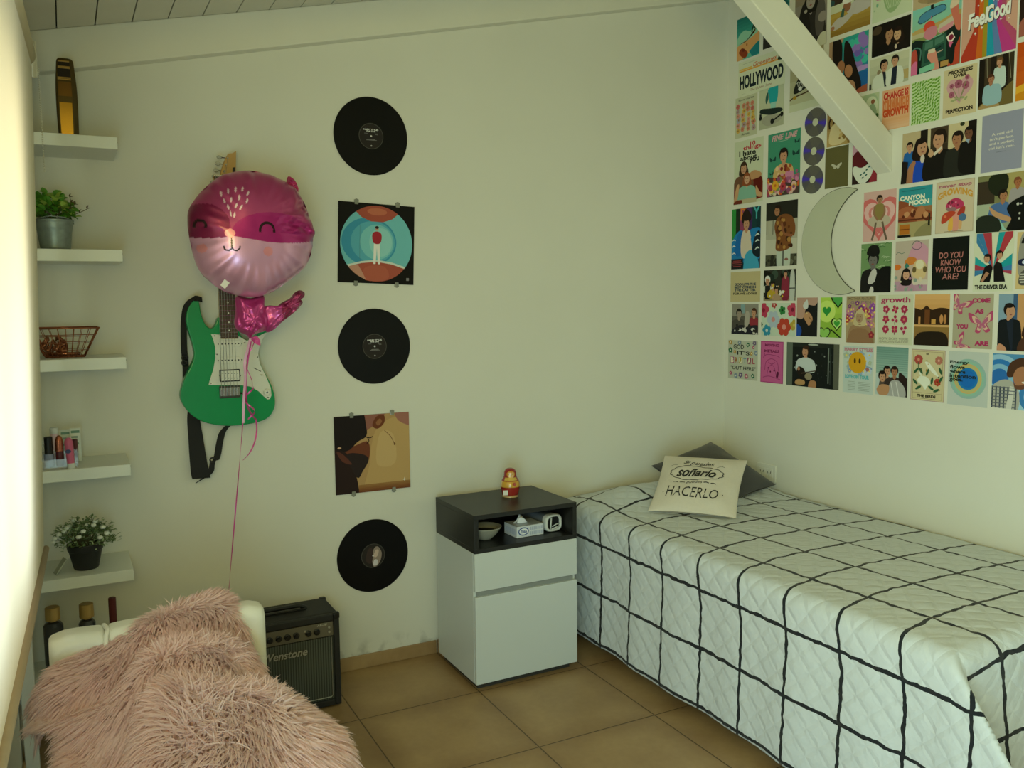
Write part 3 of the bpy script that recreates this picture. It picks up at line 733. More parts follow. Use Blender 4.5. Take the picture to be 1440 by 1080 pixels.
# the throw: three overlapping folds of one shaggy blanket, then its pile
def crv(pts, n):
    q = smooth_poly([tuple(at(a, b, 1, y)) for a, b, y in pts], 6, False); q = np.array(q)
    d = np.r_[0, np.cumsum(np.linalg.norm(np.diff(q, axis=0), axis=1))]; t = np.linspace(0, d[-1], n)
    return np.stack([np.interp(t, d, q[:, k]) for k in range(3)], 1)
folds = [
 ([(58, 985, -1.00), (85, 950, -.97), (128, 925, -.93), (190, 892, -.89), (255, 862, -.87), (296, 846, -.86), (318, 852, -.86), (332, 880, -.88), (346, 928, -.95), (372, 970, -1.02)],
  [(62, 1025, -1.10), (100, 1030, -1.15), (155, 1000, -1.13), (205, 965, -1.10), (245, 935, -1.07), (280, 920, -1.05), (310, 925, -1.05), (334, 950, -1.07), (356, 980, -1.11), (388, 1010, -1.16)], .022),
 ([(92, 1028, -1.12), (130, 1012, -1.13), (185, 965, -1.10), (228, 925, -1.06), (265, 908, -1.04), (300, 912, -1.04), (342, 938, -1.06), (370, 970, -1.10), (408, 1000, -1.16)],
  [(105, 1110, -1.36), (150, 1110, -1.38), (200, 1075, -1.34), (240, 1030, -1.30), (285, 1010, -1.28), (320, 1005, -1.27), (360, 1010, -1.26), (400, 1025, -1.28), (440, 1050, -1.32)], .042),
 ([(165, 1120, -1.38), (195, 1060, -1.33), (218, 1000, -1.27), (236, 978, -1.25), (290, 974, -1.23), (360, 982, -1.22), (415, 1000, -1.22), (455, 1030, -1.26), (482, 1065, -1.32)],
  [(150, 1330, -1.70), (200, 1330, -1.70), (250, 1330, -1.70), (300, 1330, -1.70), (350, 1330, -1.70), (400, 1330, -1.70), (450, 1320, -1.70), (490, 1300, -1.70), (530, 1260, -1.66)], .052)]
mpk = mat('pink_pile', '#f3d2c9', .85, sheen=.3, spec=.15)
oi = N(mpk, 'TexCoord'); no = N(mpk, 'TexNoise'); no.inputs['Scale'].default_value = 6; no.inputs['Detail'].default_value = 2; L(mpk, oi.outputs['Object'], no.inputs['Vector'])
mxp = N(mpk, 'Mix'); mxp.data_type = 'RGBA'; L(mpk, no.outputs['Fac'], mxp.inputs[0]); mxp.inputs[6].default_value = lin('#f9dad7'); mxp.inputs[7].default_value = lin('#fce9e6'); L(mpk, mxp.outputs[2], P(mpk).inputs['Base Color'])
tr_ = N(mpk, 'BsdfTranslucent'); mxs = N(mpk, 'MixShader'); mxs.inputs[0].default_value = .5; L(mpk, mxp.outputs[2], tr_.inputs[0])
L(mpk, P(mpk).outputs[0], mxs.inputs[1]); L(mpk, tr_.outputs[0], mxs.inputs[2]); L(mpk, mxs.outputs[0], [n for n in mpk.node_tree.nodes if n.type == 'OUTPUT_MATERIAL'][0].inputs[0])
org = np.array([-2.72, -1.15, .43])
th_root = thing('pink_throw', 'shaggy pale pink throw lying in folds over the white tufted chair', 'blanket', tuple(org))
rng = np.random.default_rng(3); NU, NV = 70, 40; cloth_V = []; cloth_F = []; VVs = []; FFs = []; base_i = 0; strand_i = 0
for fi, (Apts, Bpts, hh) in enumerate(folds):
    A_, B_ = crv(Apts, NU), crv(Bpts, NU)
    v_ = np.linspace(0, 1, NV)[None, :, None]
    S = A_[:, None, :]*(1-v_)+B_[:, None, :]*v_
    vv = np.linspace(0, 1, NV); prof_ = hh*np.sqrt(np.clip(vv/.28, 0, 1)*(2-np.clip(vv/.28, 0, 1)))*(1-.55*vv)
    uu = np.linspace(0, 1, NU); ed = np.minimum(1, np.minimum(uu, 1-uu)/.10)**.5
    bump = prof_[None, :]*(.35+.65*ed[:, None])+.008*np.sin(uu*19+fi)[:, None]*np.sin(vv*7+fi)[None, :]
    S[:, :, 2] += bump; S[:, :, 1] -= bump*.35
    back = A_+np.array([0, .035, -.07]); S = np.concatenate([back[:, None, :], S], 1)
    lo = S[:1]+np.array([[-.012, 0, -.05]]); ro = S[-1:]+np.array([[.012, 0, -.05]]); S = np.concatenate([lo, S, ro], 0)
    n_, m_ = S.shape[:2]
    cloth_V.append(S.reshape(-1, 3)); cloth_F.append(gridfaces(n_, m_)+base_i); base_i += n_*m_
    # pile strands: flat tapering locks fanning out over each fold
    ns_n = (14000, 14000, 18000)[fi]
    fu, fv = rng.uniform(.5, n_-1.5, ns_n), np.r_[rng.uniform(.3, m_-1.001, int(ns_n*.8)), rng.uniform(.0, 5, ns_n-int(ns_n*.8))]
    i, j = fu.astype(int), fv.astype(int); a, b = (fu-i)[:, None], (fv-j)[:, None]
    p0 = S[i, j]*(1-a)*(1-b)+S[i+1, j]*a*(1-b)+S[i, j+1]*(1-a)*b+S[i+1, j+1]*a*b
    tu = S[i+1, j]-S[i, j]; tv = S[i, j+1]-S[i, j]; nm = np.cross(tv, tu); nm /= np.linalg.norm(nm, axis=1)[:, None]+1e-9
    nm *= np.where(nm[:, 2] < 0, -1, 1)[:, None]
    tu /= np.linalg.norm(tu, axis=1)[:, None]+1e-9; tv /= np.linalg.norm(tv, axis=1)[:, None]+1e-9
    gu, gv = fu/(n_-1), fv/(m_-1)
    lat = np.clip((gu-.5)*2.6, -1.3, 1.3)+.22*np.sin(gu*13+gv*5+fi)+rng.normal(0, .13, ns_n)
    lon = np.clip((gv-.22)*2.4, -1.0, .9)+.3*np.sin(gu*9-gv*7+fi*2)+rng.normal(0, .13, ns_n)
    comb = tu*lat[:, None]+tv*lon[:, None]
    d1 = nm*.55+comb*.75; d1 /= np.linalg.norm(d1, axis=1)[:, None]
    d2 = nm*.10+comb*1.0+np.array([0, 0, -.06]); d2 /= np.linalg.norm(d2, axis=1)[:, None]
    ln_ = rng.uniform(.036, .062, ns_n)*(1+.15*(fi == 2))
    p1 = p0+d1*(ln_*.5)[:, None]; p2 = p1+d2*(ln_*.6)[:, None]; p0 = p0-nm*.003
    rot_ = rng.normal(0, .7, ns_n)[:, None]; s1 = np.cross(d1, nm); s1 /= np.linalg.norm(s1, axis=1)[:, None]+1e-9; s2 = np.cross(d1, s1)
    wd_ = s1*np.cos(rot_)+s2*np.sin(rot_)
    VVs.append(np.stack([p0-wd_*.0022, p0+wd_*.0022, p1-wd_*.0026, p1+wd_*.0026, p2], 1).reshape(-1, 3)); b_ = strand_i+(np.arange(ns_n)*5)[:, None]; strand_i += ns_n*5
    FFs.append((b_[:, None, :]+np.array([[0, 1, 3], [0, 3, 2], [2, 3, 4]])[None]).reshape(-1, 3))
npmesh('blanket_cloth', np.concatenate(cloth_V)-org, np.concatenate(cloth_F), mpk, th_root)
o = npmesh('shaggy_pile', np.concatenate(VVs)-org, np.concatenate(FFs), mpk, th_root); o['kind'] = 'stuff'
# ================================================================ records and sleeves on the back wall
mvin = mat('vinyl', '#070707', .4, spec=.2)
tg = N(mvin, 'Tangent'); tg.direction_type = 'RADIAL'; tg.axis = 'Y'; L(mvin, tg.outputs[0], P(mvin).inputs['Tangent']); P(mvin).inputs['Anisotropic'].default_value = .5
tv = N(mvin, 'TexCoord'); vm = N(mvin, 'VectorMath'); vm.operation = 'LENGTH'; L(mvin, tv.outputs['Object'], vm.inputs[0])
sw = math_(mvin, 'SINE', math_(mvin, 'MULTIPLY', vm.outputs['Value'], 900)); bv = N(mvin, 'Bump'); bv.inputs['Strength'].default_value = .05; bv.inputs['Distance'].default_value = .0004; L(mvin, sw, bv.inputs['Height']); L(mvin, bv.outputs[0], P(mvin).inputs['Normal'])
def record(x, z, label, kind):
    t = thing('vinyl_record', label, 'record', (x, 0, z), 0, 'vinyl records on the wall')
    BT = Matrix.Rotation(pi/2, 4, 'X')
    MB().lathe([(0, .002), (.1505, .002), (.1507, .0032), (.149, .0042), (.146, .0038), (.055, .0038), (.052, .0036), (0, .0036)], 96).build('disc', mvin, t, smooth=False).matrix_local = BT
    W = .05
    a = Art.__new__(Art); a.w = a.h = 2*W; a.asp = 1; a.f3 = lambda u, v, w: (u-W, -w, v-W); a.mb = MB(); a.z = .0038; a.dz = .0001
    a.ell(.5, .5, .5, .5, '#4a4840', 48); a.ell(.5, .5, .475, .475, '#2b2722', 48)
    if kind == 0:
        a.text('HARRY STYLES', .5, .75, .6, .055, '#e9e6dc', .03); a.text('FINE LINE', .5, .685, .36, .05, '#e9e6dc', .03)
        a.rect(.22, .595, .36, .605, '#8f8c84'); a.rect(.64, .595, .78, .605, '#8f8c84'); a.rect(.68, .56, .78, .57, '#8f8c84')
        a.rect(.36, .37, .66, .385, '#8f8c84'); a.rect(.30, .34, .72, .352, '#8f8c84'); a.ell(.5, .13, .03, .03, '#a9a69c', 12)
    else:
        a.blob([(.5, .05), (.45, .45), (.55, .8), (.72, .85), (.86, .6), (.82, .3), (.68, .08)], '#8f7f70'); a.blob([(.52, .5), (.62, .72), (.74, .7), (.7, .5), (.6, .42)], '#c2ab95')
        a.blob([(.5, .1), (.54, .32), (.68, .3), (.66, .1)], '#c9c4bf'); a.blob([(.2, .3), (.25, .7), (.42, .85), (.5, .6), (.42, .2)], '#3d302a')
    a.ell(.5, .5, .036, .036, '#c9c6bd', 14)
    a.mb.build('record_label', M_print, t)
    return t
record(-1.797, 2.144, 'black vinyl record hung topmost on the wall, above the round-picture sleeve', 0)
record(-1.805, 1.319, 'black vinyl record hung midway, between the two album sleeves', 0)
record(-1.835, .464, 'black vinyl record hung lowest, with a brownish picture on its label', 1)
mclip = mat('clear_clip', '#cfd2c4', .15, trans=.6)
def sleeve(x, z, rot, label, draw):
    t = thing('album_sleeve', label, 'album cover', (x, 0, z), 0, 'album sleeves on the wall', rot=(0, -rot, 0))
    S = .314
    a = Art(S, S, '#15130f', lambda u, v, w: (u-S/2, -w, v-S/2), .004); draw(a); a.mb.build('cover', M_print, t)
    for u in (-.085, .085):
        for v in (-1, 1):
            MB().prism([(u-.007, v*(S/2-.008)), (u+.007, v*(S/2-.008)), (u+.009, v*(S/2+.010)), (u, v*(S/2+.014)), (u-.009, v*(S/2+.010))][::v], .0, .0075, BW).build('clip', mclip, t, bevel=.001)
def art_sleeve1(a):
    a.ell(.5, .5, .475, .475, '#6fb6b4', 72)
    def cap(y0, y1, col):
        pts = [(x, y) for x, y in [(.5+.475*cos(2*pi*i/144), .5+.475*sin(2*pi*i/144)) for i in range(144)] if y0 <= y <= y1]
        return pts
    for k, c in enumerate(('#3f8fa6', '#5aa6b0', '#79bdb8', '#8ec7bc')): a.ell(.40+.05*k, .52, .36-.07*k, .30-.04*k, c, 40)
    lo = [(.5+.475*cos(t), .5+.475*sin(t)) for t in np.linspace(pi+.62, 2*pi-.62, 40)]
    a.poly(lo+[(.70, .275), (.5, .30), (.3, .275)], '#c9d2c0'); lo2 = [(.5+.475*cos(t), .5+.475*sin(t)) for t in np.linspace(pi+.68, 2*pi-.68, 40)]
    a.poly(lo2+[(.70, .25), (.5, .275), (.3, .25)], '#a4523f'); a.blob([(.35, .04), (.35, .2), (.6, .22), (.65, .06)], '#ad5b45')
    a.poly(lo2[:14]+[(.30, .16), (.26, .22), (.20, .22)], '#bd8a70')
    up = [(.5+.475*cos(t), .5+.475*sin(t)) for t in np.linspace(.95, pi-.95, 30)]
    a.poly(up+[(.30, .82), (.42, .775), (.58, .775), (.70, .82)], '#a2503d'); a.ell(.5, .90, .13, .045, '#b9694c')
    a.rect(.275, .30, .279, .72, '#4d7d80')
    # plain standing figure
    a.poly([(.46, .52), (.54, .52), (.545, .245), (.515, .245), (.5, .45), (.485, .245), (.455, .245)], '#e3e0d0')
    a.blob([(.455, .51), (.44, .62), (.5, .655), (.56, .62), (.545, .51)], '#a02c34'); a.ell(.5, .69, .022, .026, '#c09478'); a.ell(.5, .705, .024, .018, '#2a1d18')
    a.rect(.90, .05, .935, .085, '#7d7a78')
def art_sleeve2(a):
    a.rect(0, 0, 1, 1, '#ad8a58')
    a.blob([(.4, -.1), (.45, .35), (.55, .8), (.9, .95), (1.1, .6), (1.1, -.1)], '#b8965f'); a.blob([(.55, .35), (.6, .75), (.78, .72), (.8, .35)], '#c0a06a')
    a.blob([(.3, 1.1), (.36, .82), (.5, .84), (.66, .98), (.68, 1.1)], '#8c5b4a'); a.blob([(.5, .86), (.56, .97), (.66, .98), (.66, .88), (.57, .81)], '#6b3a22'); a.blob([(.55, .89), (.60, .94), (.63, .9), (.58, .85)], '#8f5f3b')
    a.blob([(.82, 1.1), (.85, .9), (1.1, .82), (1.1, 1.1)], '#9d6a58')
    a.blob([(-.1, .62), (.2, .6), (.42, .66), (.46, .52), (.4, .36), (.2, .5), (-.1, .4)], '#6b3b26'); a.blob([(-.1, 1.1), (-.1, .6), (.15, .55), (.3, .66), (.41, .72), (.42, .84), (.33, 1.1)], '#1e1715')
    a.blob([(-.1, .5), (.1, .56), (.22, .4), (.3, .05), (.25, -.1), (-.1, -.1)], '#2a1c18'); a.blob([(.15, .5), (.35, .5), (.44, .42), (.36, .28), (.28, .2)], '#2b211e'); a.blob([(.02, .55), (.1, .52), (.22, .38), (.1, .42)], '#5a3326')
    a.line([(.40, .72), (.46, .70), (.50, .715)], .012, '#1e1512', True); a.line([(.43, .71), (.45, .66), (.42, .63)], .010, '#1e1512', True); a.line([(.66, .78), (.74, .70), (.79, .60)], .008, '#7a5634', True); a.ell(.795, .595, .012, .018, '#6f4c2c')
    a.grad(.3, .0, 1, .10, '#6e3e22', '#9a7342', 5); a.star(.92, .115, .03, '#efe6cf', 4, .25); a.ell(.06, .60, .025, .012, '#c9a27f')
sleeve(-1.785, 1.726, -.0385, 'black album sleeve with a round teal and terracotta picture of a standing figure', art_sleeve1)
sleeve(-1.824, .888, .0, 'album sleeve with a close-up of tan skin and dark hair', art_sleeve2)

# ================================================================ electric guitar hanging on the wall
GY = -.062                                         # front face of the body
gt = thing('electric_guitar', 'green electric guitar with white pickguard hanging on the back wall', 'guitar', (-2.39, 0, 1.25))
def gz(pts, y=GY):                                 # zoom pixels (x3.6, origin 230,400) -> local (u, v) on the plane y
    o = []
    for x, yy in pts:
        p = at(230+x/3.6, 400+yy/3.6, 1, y); o.append((p.x+2.39, p.z-1.25))
    return o
mgreen = mat('green_gloss', '#0a9556', .3, noise=.03, coat=.2, spec=.35)
mpg = mat('white_pickguard', '#dfe0d4', .35); mblkp = MATS['black_plastic']; mchr = mat('chrome', '#b9bab8', .2, metal=1)
mrose = mat('rosewood', '#4a3122', .5, noise=.25, nscale=60); mmap = mat('maple', '#c49a5a', .4, noise=.08, nscale=20)
body = gz([(150, 82), (165, 74), (178, 84), (184, 112), (190, 150), (205, 190), (222, 214), (245, 222), (262, 205), (272, 180), (290, 165), (380, 170), (385, 240), (398, 268), (425, 282), (455, 272), (480, 246), (500, 205), (515, 190), (528, 205), (524, 240), (508, 272), (488, 312), (481, 350), (490, 400), (520, 460), (552, 525), (566, 590), (556, 640), (522, 680), (455, 703), (350, 716), (250, 709), (170, 681), (115, 632), (87, 580), (90, 530), (110, 470), (146, 395), (155, 345), (141, 282), (122, 220), (115, 170), (125, 118)])
MB().prism(smooth_poly(body, 3), .022, -GY, BW).build('body', mgreen, gt, bevel=.007, bseg=4)
pgp = gz([(240, 251), (290, 254), (290, 275), (378, 275), (379, 262), (420, 284), (455, 278), (480, 262), (516, 244), (524, 244), (505, 272), (486, 312), (479, 350), (488, 402), (518, 465), (542, 522), (546, 560), (538, 580), (525, 582), (505, 565), (480, 540), (440, 517), (395, 510), (280, 510), (228, 508), (232, 490), (252, 430), (262, 370), (262, 320), (252, 282)])
MB().prism(pgp, -GY-.0005, -GY+.0022, BW).build('pickguard', mpg, gt, bevel=.0006)
for x, y in ((258, 260), (270, 354), (240, 500), (474, 368), (528, 572), (410, 295)):
    u, v = gz([(x, y)])[0]; MB().prism([(u+.0028*cos(2*pi*i/10), v+.0028*sin(2*pi*i/10)) for i in range(10)], -GY+.002, -GY+.0034, BW).build('screw', mchr, gt)
mpu = mat('pickup_cover', '#e6e6da', .3)
def rrect(x0, x1, y0, y1, r=.006):
    return [(x+r*cos(a)*1, y+r*sin(a)) for x, y, a0 in ((x1-r, y1-r, 0), (x0+r, y1-r, pi/2), (x0+r, y0+r, pi), (x1-r, y0+r, 1.5*pi)) for a in [a0+pi/2*k/4 for k in range(5)]]
for yy in (300, 383):
    (x0, y1), (x1, y0) = gz([(280, yy-13), (392, yy+13)])
    p = MB().prism(rrect(x0, x1, y0, y1, .008), -GY+.002, -GY+.0075, BW).build('single_coil_pickup', mpu, gt, bevel=.001)
    pp = MB()
    for k in range(6):
        u = x0+(x1-x0)*(.12+.152*k); pp.prism([(u+.0026*cos(2*pi*i/10), (y0+y1)/2+.0026*sin(2*pi*i/10)) for i in range(10)], -GY+.0075, -GY+.0082, BW)
    for u in (x0-.003, x1+.003): pp.prism([(u+.0022*cos(2*pi*i/8), (y0+y1)/2+.0022*sin(2*pi*i/8)) for i in range(8)], -GY+.002, -GY+.0034, BW)
    pp.build('pole_pieces', mblkp, p)
(x0, y1), (x1, y0) = gz([(281, 432), (388, 489)])
hp = MB().prism(rrect(x0, x1, y0, y1, .004), -GY+.002, -GY+.0055, BW).build('humbucker_pickup', mblkp, gt, bevel=.0008)
(x0, y1), (x1, y0) = gz([(287, 438), (382, 483)])
MB().prism(rrect(x0, x1, y0, y1, .003), -GY+.0054, -GY+.008, BW).build('bobbin', mpu, hp)
pp = MB()
for yy in (449, 473):
    for k in range(6):
        u, v = gz([(298+k*15, yy)])[0]; pp.prism([(u+.0019*cos(2*pi*i/8), v+.0019*sin(2*pi*i/8)) for i in range(8)], -GY+.008, -GY+.0086, BW)
for x in (283, 386):
    u, v = gz([(x, 461)])[0]; pp.prism([(u+.0026*cos(2*pi*i/8), v+.0026*sin(2*pi*i/8)) for i in range(8)], -GY+.008, -GY+.009, BW)
pp.build('pole_pieces', mblkp, hp)
(x0, y1), (x1, y0) = gz([(281, 515), (390, 571)])
br = MB().prism(rrect(x0, x1, y0, y1, .002), -GY, -GY+.004, BW).build('bridge', mat('dark_chrome', '#54534e', .3, metal=.9), gt, bevel=.001)
for k in range(6):
    a, b = x0+.003+(x1-x0-.006)*(k+.08)/6, x0+.003+(x1-x0-.006)*(k+.92)/6
    MB().box(a, b, GY-.011, GY-.003, y0+.008, y1-.006).build('saddle', mchr, br, bevel=.001)
u, v = gz([(388, 548)])[0]; MB().tube([(u, GY-.006, v), (u+.01, GY-.012, v-.006), (u+.016, GY-.014, v-.002)], .0025, 8).build('tremolo_stub', mblkp, br)
u, v = gz([(520, 545)])[0]
kn = MB().lathe([(.0125, 0), (.012, .011), (.0105, .013), (0, .0135)], 24).build('control_knob', mpu, gt); kn.matrix_local = Matrix.Translation((u, GY-.002, v)) @ Matrix.Rotation(pi/2, 4, 'X')
kn2 = MB().lathe([(.004, .0135), (0, .0139)], 12).build('knob_cap', mchr, kn)
(a, b), (c, d) = gz([(455, 422), (492, 440)])
sl = MB().tube([(a, GY-.0026, b), (c, GY-.0026, d)], .0014, 6).build('selector_slot', mblkp, gt)
u, v = gz([(497, 455)])[0]; MB().tube([(u-.004, GY-.003, v), (u, GY-.016, v-.004)], [.0016, .0032], 8).build('selector_tip', mpu, sl)
# neck, fretboard, frets, headstock
(nx0, nz0), (nx1, _) = gz([(290, 274), (378, 274)], GY-.006)
NT = .735-.035                                       # nut height (local)
tw = .0215; ncx0 = (nx0+nx1)/2; hw0 = (nx1-nx0)/2; ncx1 = -.037+.044
def ncx(v): return ncx0+(ncx1-ncx0)*(v-nz0)/(NT-nz0)
def nhw(v): return hw0+(tw-hw0)*(v-nz0)/(NT-nz0)
MB().prism([(ncx(nz0)-nhw(nz0), nz0-.005), (ncx(nz0)+nhw(nz0), nz0-.005), (ncx(NT)+tw, NT), (ncx(NT)-tw, NT)], -GY-.024, -GY+.004, BW).build('neck', mmap, gt, bevel=.008, bseg=3)
fb = MB().prism([(ncx(nz0)-nhw(nz0), nz0), (ncx(nz0)+nhw(nz0), nz0), (ncx(NT)+tw, NT), (ncx(NT)-tw, NT)], -GY+.003, -GY+.009, BW).build('fretboard', mrose, gt, bevel=.001)
ft = MB(); Ls = (NT-nz0)/(1-2**(-22/12))*.985
for k in range(1, 23):
    v = NT-Ls*(1-2**(-k/12))
    if v > nz0: ft.prism([(ncx(v)-nhw(v)+.0005, v-.0010), (ncx(v)+nhw(v)-.0005, v-.0010), (ncx(v)+nhw(v)-.0005, v+.0010), (ncx(v)-nhw(v)+.0005, v+.0010)], -GY+.0088, -GY+.0101, BW)
ft.build('frets', mchr, fb)
dt = MB()
for k in (3, 5, 7, 9, 12, 15, 17, 19, 21):
    v = NT-Ls*(1-2**(-(k-.5)/12))
    if v > nz0+.003: dt.prism([(ncx(v)+.003*cos(2*pi*i/12), v+.003*sin(2*pi*i/12)) for i in range(12)], -GY+.009, -GY+.0094, BW)
dt.build('inlay_dots', mpu, fb)
def hz(pts, y=GY): 
    o = []
    for x, yy in pts:
        p = at(250+x/10.8, 200+yy/10.8, 1, y); o.append((p.x+2.39, p.z-1.25))
    return o
hs = hz([(886, 132), (884, 300), (880, 480), (878, 640), (868, 760)])+[(ncx(NT)+tw, NT), (ncx(NT)-tw, NT)]+hz([(600, 720), (585, 660), (640, 545), (660, 420), (690, 330), (722, 250), (765, 175), (832, 165)])
MB().prism(hs, -GY-.014, -GY+.001, BW).build('headstock', mmap, gt, bevel=.002)
MB().box(ncx(NT)-tw, ncx(NT)+tw, GY-.010, GY+.002, NT-.002, NT+.003).build('nut', mpu, gt)
tun = [(700, 232), (675, 330), (648, 430), (625, 522), (600, 612), (590, 700)]
for k, (x, y) in enumerate(tun):
    u, v = hz([(x, y)])[0]
    tn = MB().tube([(u+.006, GY+.006, v), (u-.010, GY+.006, v+.001)], .002, 8).build('tuner', mchr, gt)
    MB().lathe([(0, -.003), (.008, -.003), (.0098, 0), (.008, .003), (0, .003)], 14, (0, 0, 0), sy=.7).build('tuner_button', mchr, tn).matrix_local = Matrix.Translation((u-.015, GY+.006, v+.001)) @ Matrix.Rotation(pi/2, 4, 'X')
    MB().lathe([(.003, 0), (.0028, .008), (0, .008)], 10).build('tuner_post', mchr, tn).matrix_local = Matrix.Translation((u+.012, GY-.001, v-.002)) @ Matrix.Rotation(pi/2, 4, 'X')
u, v = hz([(850, 430)])[0]
MB().prism([(u-.006, v-.014), (u+.006, v-.012), (u+.005, v+.012), (u-.004, v+.010)], -GY+.001, -GY+.0025, BW).build('headstock_emblem', mblkp, gt)
st_ = MB()
for k in range(6):
    b0_ = gz([(291+k*16, 530)])[0]; u1 = ncx(NT)-tw*.8+tw*1.6*k/5; x, y = hz([(tun[5-k][0], tun[5-k][1])])[0]
    st_.tube([(b0_[0], GY-.011, b0_[1]), (u1, GY-.011, NT+.002), (x+.012, GY-.007, y)], .0005+.00012*(5-k), 5)
st_.build('strings', mchr, gt)
# strap
mstr = mat('black_webbing', '#151515', .75, bump=.3, bscale=700)
def sp(pts):
    o = []
    for x, yy, y in pts:
        p = at(230+x/3.6, 400+yy/3.6, 1, y); o.append((p.x+2.39, p.y, p.z-1.25))
    return o
s1 = smooth_poly(sp([(195, 78, GY-.006), (165, 70, GY-.007), (135, 82, GY-.004), (112, 120, GY+.01), (103, 190, -.03), (102, 260, -.028), (104, 330, -.026), (110, 390, -.024), (112, 440, -.022), (112, 500, -.015)]), 4, False)
strap = MB().ribbon(s1, [(0, .4, 1) if k < 6 else (.85, -.5, 0) for k in range(len(s1))], [.018+.004*min(1, k/10) for k in range(len(s1))], .003)
s2 = smooth_poly(sp([(150, 640, -.016), (152, 690, -.018), (162, 770, -.02), (172, 860, -.024), (184, 950, -.03), (192, 982, -.036)]), 4, False)
strap.ribbon(s2, (1, -.1, 0), [.038+.025*min(1, k/16) for k in range(len(s2))], .003)
s3 = smooth_poly(sp([(200, 984, -.036), (228, 960, -.038), (243, 925, -.034), (250, 890, -.03)]), 4, False)
strap.ribbon(s3, (1, 0, .5), [.06-.035*min(1, k/8) for k in range(len(s3))], .003)
s4 = smooth_poly(sp([(330, 712, -.016), (300, 745, -.020), (284, 800, -.022), (274, 860, -.026), (264, 892, -.030)]), 4, False)
strap.ribbon(s4, (1, .1, .15), .026, .003)
so_ = strap.build('strap', mstr, gt)
for x, y, r in ((108, 372, .010), (108, 398, .010), (250, 888, .010)):
    p = sp([(x, y, -.030)])[0]; MB().tube([(p[0]+r*cos(2*pi*i/12), p[1]-.002*sin(i), p[2]+r*.8*sin(2*pi*i/12)) for i in range(12)], .003, 6, closed=True).build('strap_buckle', mblkp, so_, smooth=True)
MB().tube([(.004, -.0, NT-.10), (.004, -.02, NT-.10), (.004, -.035, NT-.095)], .006, 10).build('hanger', mblkp, gt)

# ================================================================ foil balloon
mfoil = printed('metallic_foil', .33, metal=.5, coat=.35)
BY = -.30
def bz(x, y, yy=BY):
    p = at(230+x/3.857, 200+y/3.857, 1, yy); return (p.x, p.z)
bcx, bcz = bz(483, 497); rx_ = (bz(822, 497)[0]-bz(146, 497)[0])/2; rz_ = (bz(480, 157)[1]-bz(480, 842)[1])/2
bo = thing('foil_balloon', 'pink foil animal-face balloon on a ribbon floating in front of the green guitar', 'balloon', (bcx, BY, bcz))
def to_z(x, z):       # local front-plane position -> zoom pixel (affine approximation)
    return 483+x/rx_*338, 497-z/rz_*342
def bcol(zx, zy):
    dark, mid, pale, pink, ink, white = '#8a1750', '#b8437c', '#e0a6cc', '#f09aa8', '#2a0d1a', '#f6d3e2'
    mouth_line = 560+.00028*(zx-335)**2*-.2 if zx < 335 else 520+ (zx-335)*.16 if zx < 520 else 550+(zx-520)*.09-((zx-520)/90)**2*4
    if zx < 335: mouth_line = 525+8*sin((335-zx)/190*pi)
    c = mid if zy < mouth_line else pale
    l1 = ((zx-205)/135)**2+((zy-470)/118)**2; l2 = ((zx-560)/215)**2+((zy-505)/112)**2
    if zy < mouth_line and (l1 < 1 or l2 < 1 or (zx > 560 and zy > 420+.1*(zx-560))): c = dark if zx < 335 else '#b01f78'
    if math.hypot(zx-335, (zy-508)*1.15) < 26: c = pink
    if math.hypot(zx-200, zy-585) < 24 or math.hypot(zx-530, zy-600) < 25: c = pink
    for ex, ey, er in ((193, 470, 26), (528, 492, 38)):
        d = math.hypot((zx-ex), (zy-ey)*.9)
        if abs(d-er) < 6.5 and zy < ey+8: c = ink
    for mx_, s in ((322, 1), (362, 1)):
        d = math.hypot(zx-mx_, zy-578)
        if abs(d-20) < 4 and zy > 574: c = ink
    if abs(zx-341) < 4 and 530 < zy < 582: c = ink
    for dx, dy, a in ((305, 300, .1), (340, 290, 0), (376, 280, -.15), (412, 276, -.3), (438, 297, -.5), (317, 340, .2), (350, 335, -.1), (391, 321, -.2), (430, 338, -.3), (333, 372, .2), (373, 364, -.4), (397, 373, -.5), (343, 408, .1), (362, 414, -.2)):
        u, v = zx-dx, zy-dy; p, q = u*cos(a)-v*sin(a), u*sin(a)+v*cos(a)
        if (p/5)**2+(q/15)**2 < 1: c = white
    return c
LINC = {}
def lc(c):
    if c not in LINC: LINC[c] = lin(c)
    return LINC[c]
nr_, na_ = 150, 260; V = []; Cc = []
outl = smooth_poly([(148, 400), (150, 530), (185, 680), (250, 760), (320, 810), (400, 835), (480, 842), (560, 822), (640, 775), (740, 700), (795, 625), (820, 495), (800, 390), (765, 300), (715, 235), (640, 195), (560, 168), (480, 158), (400, 168), (320, 197), (240, 262), (180, 332)], 8)
oang = np.array([math.atan2(-(y-497)/342, (x-483)/338) for x, y in outl]); orad = np.array([math.hypot((x-483)/338, (y-497)/342) for x, y in outl]); od = np.argsort(oang); oang, orad = oang[od], orad[od]
def R_out(a): return np.interp((a+pi) % (2*pi)-pi, oang, orad, period=2*pi)
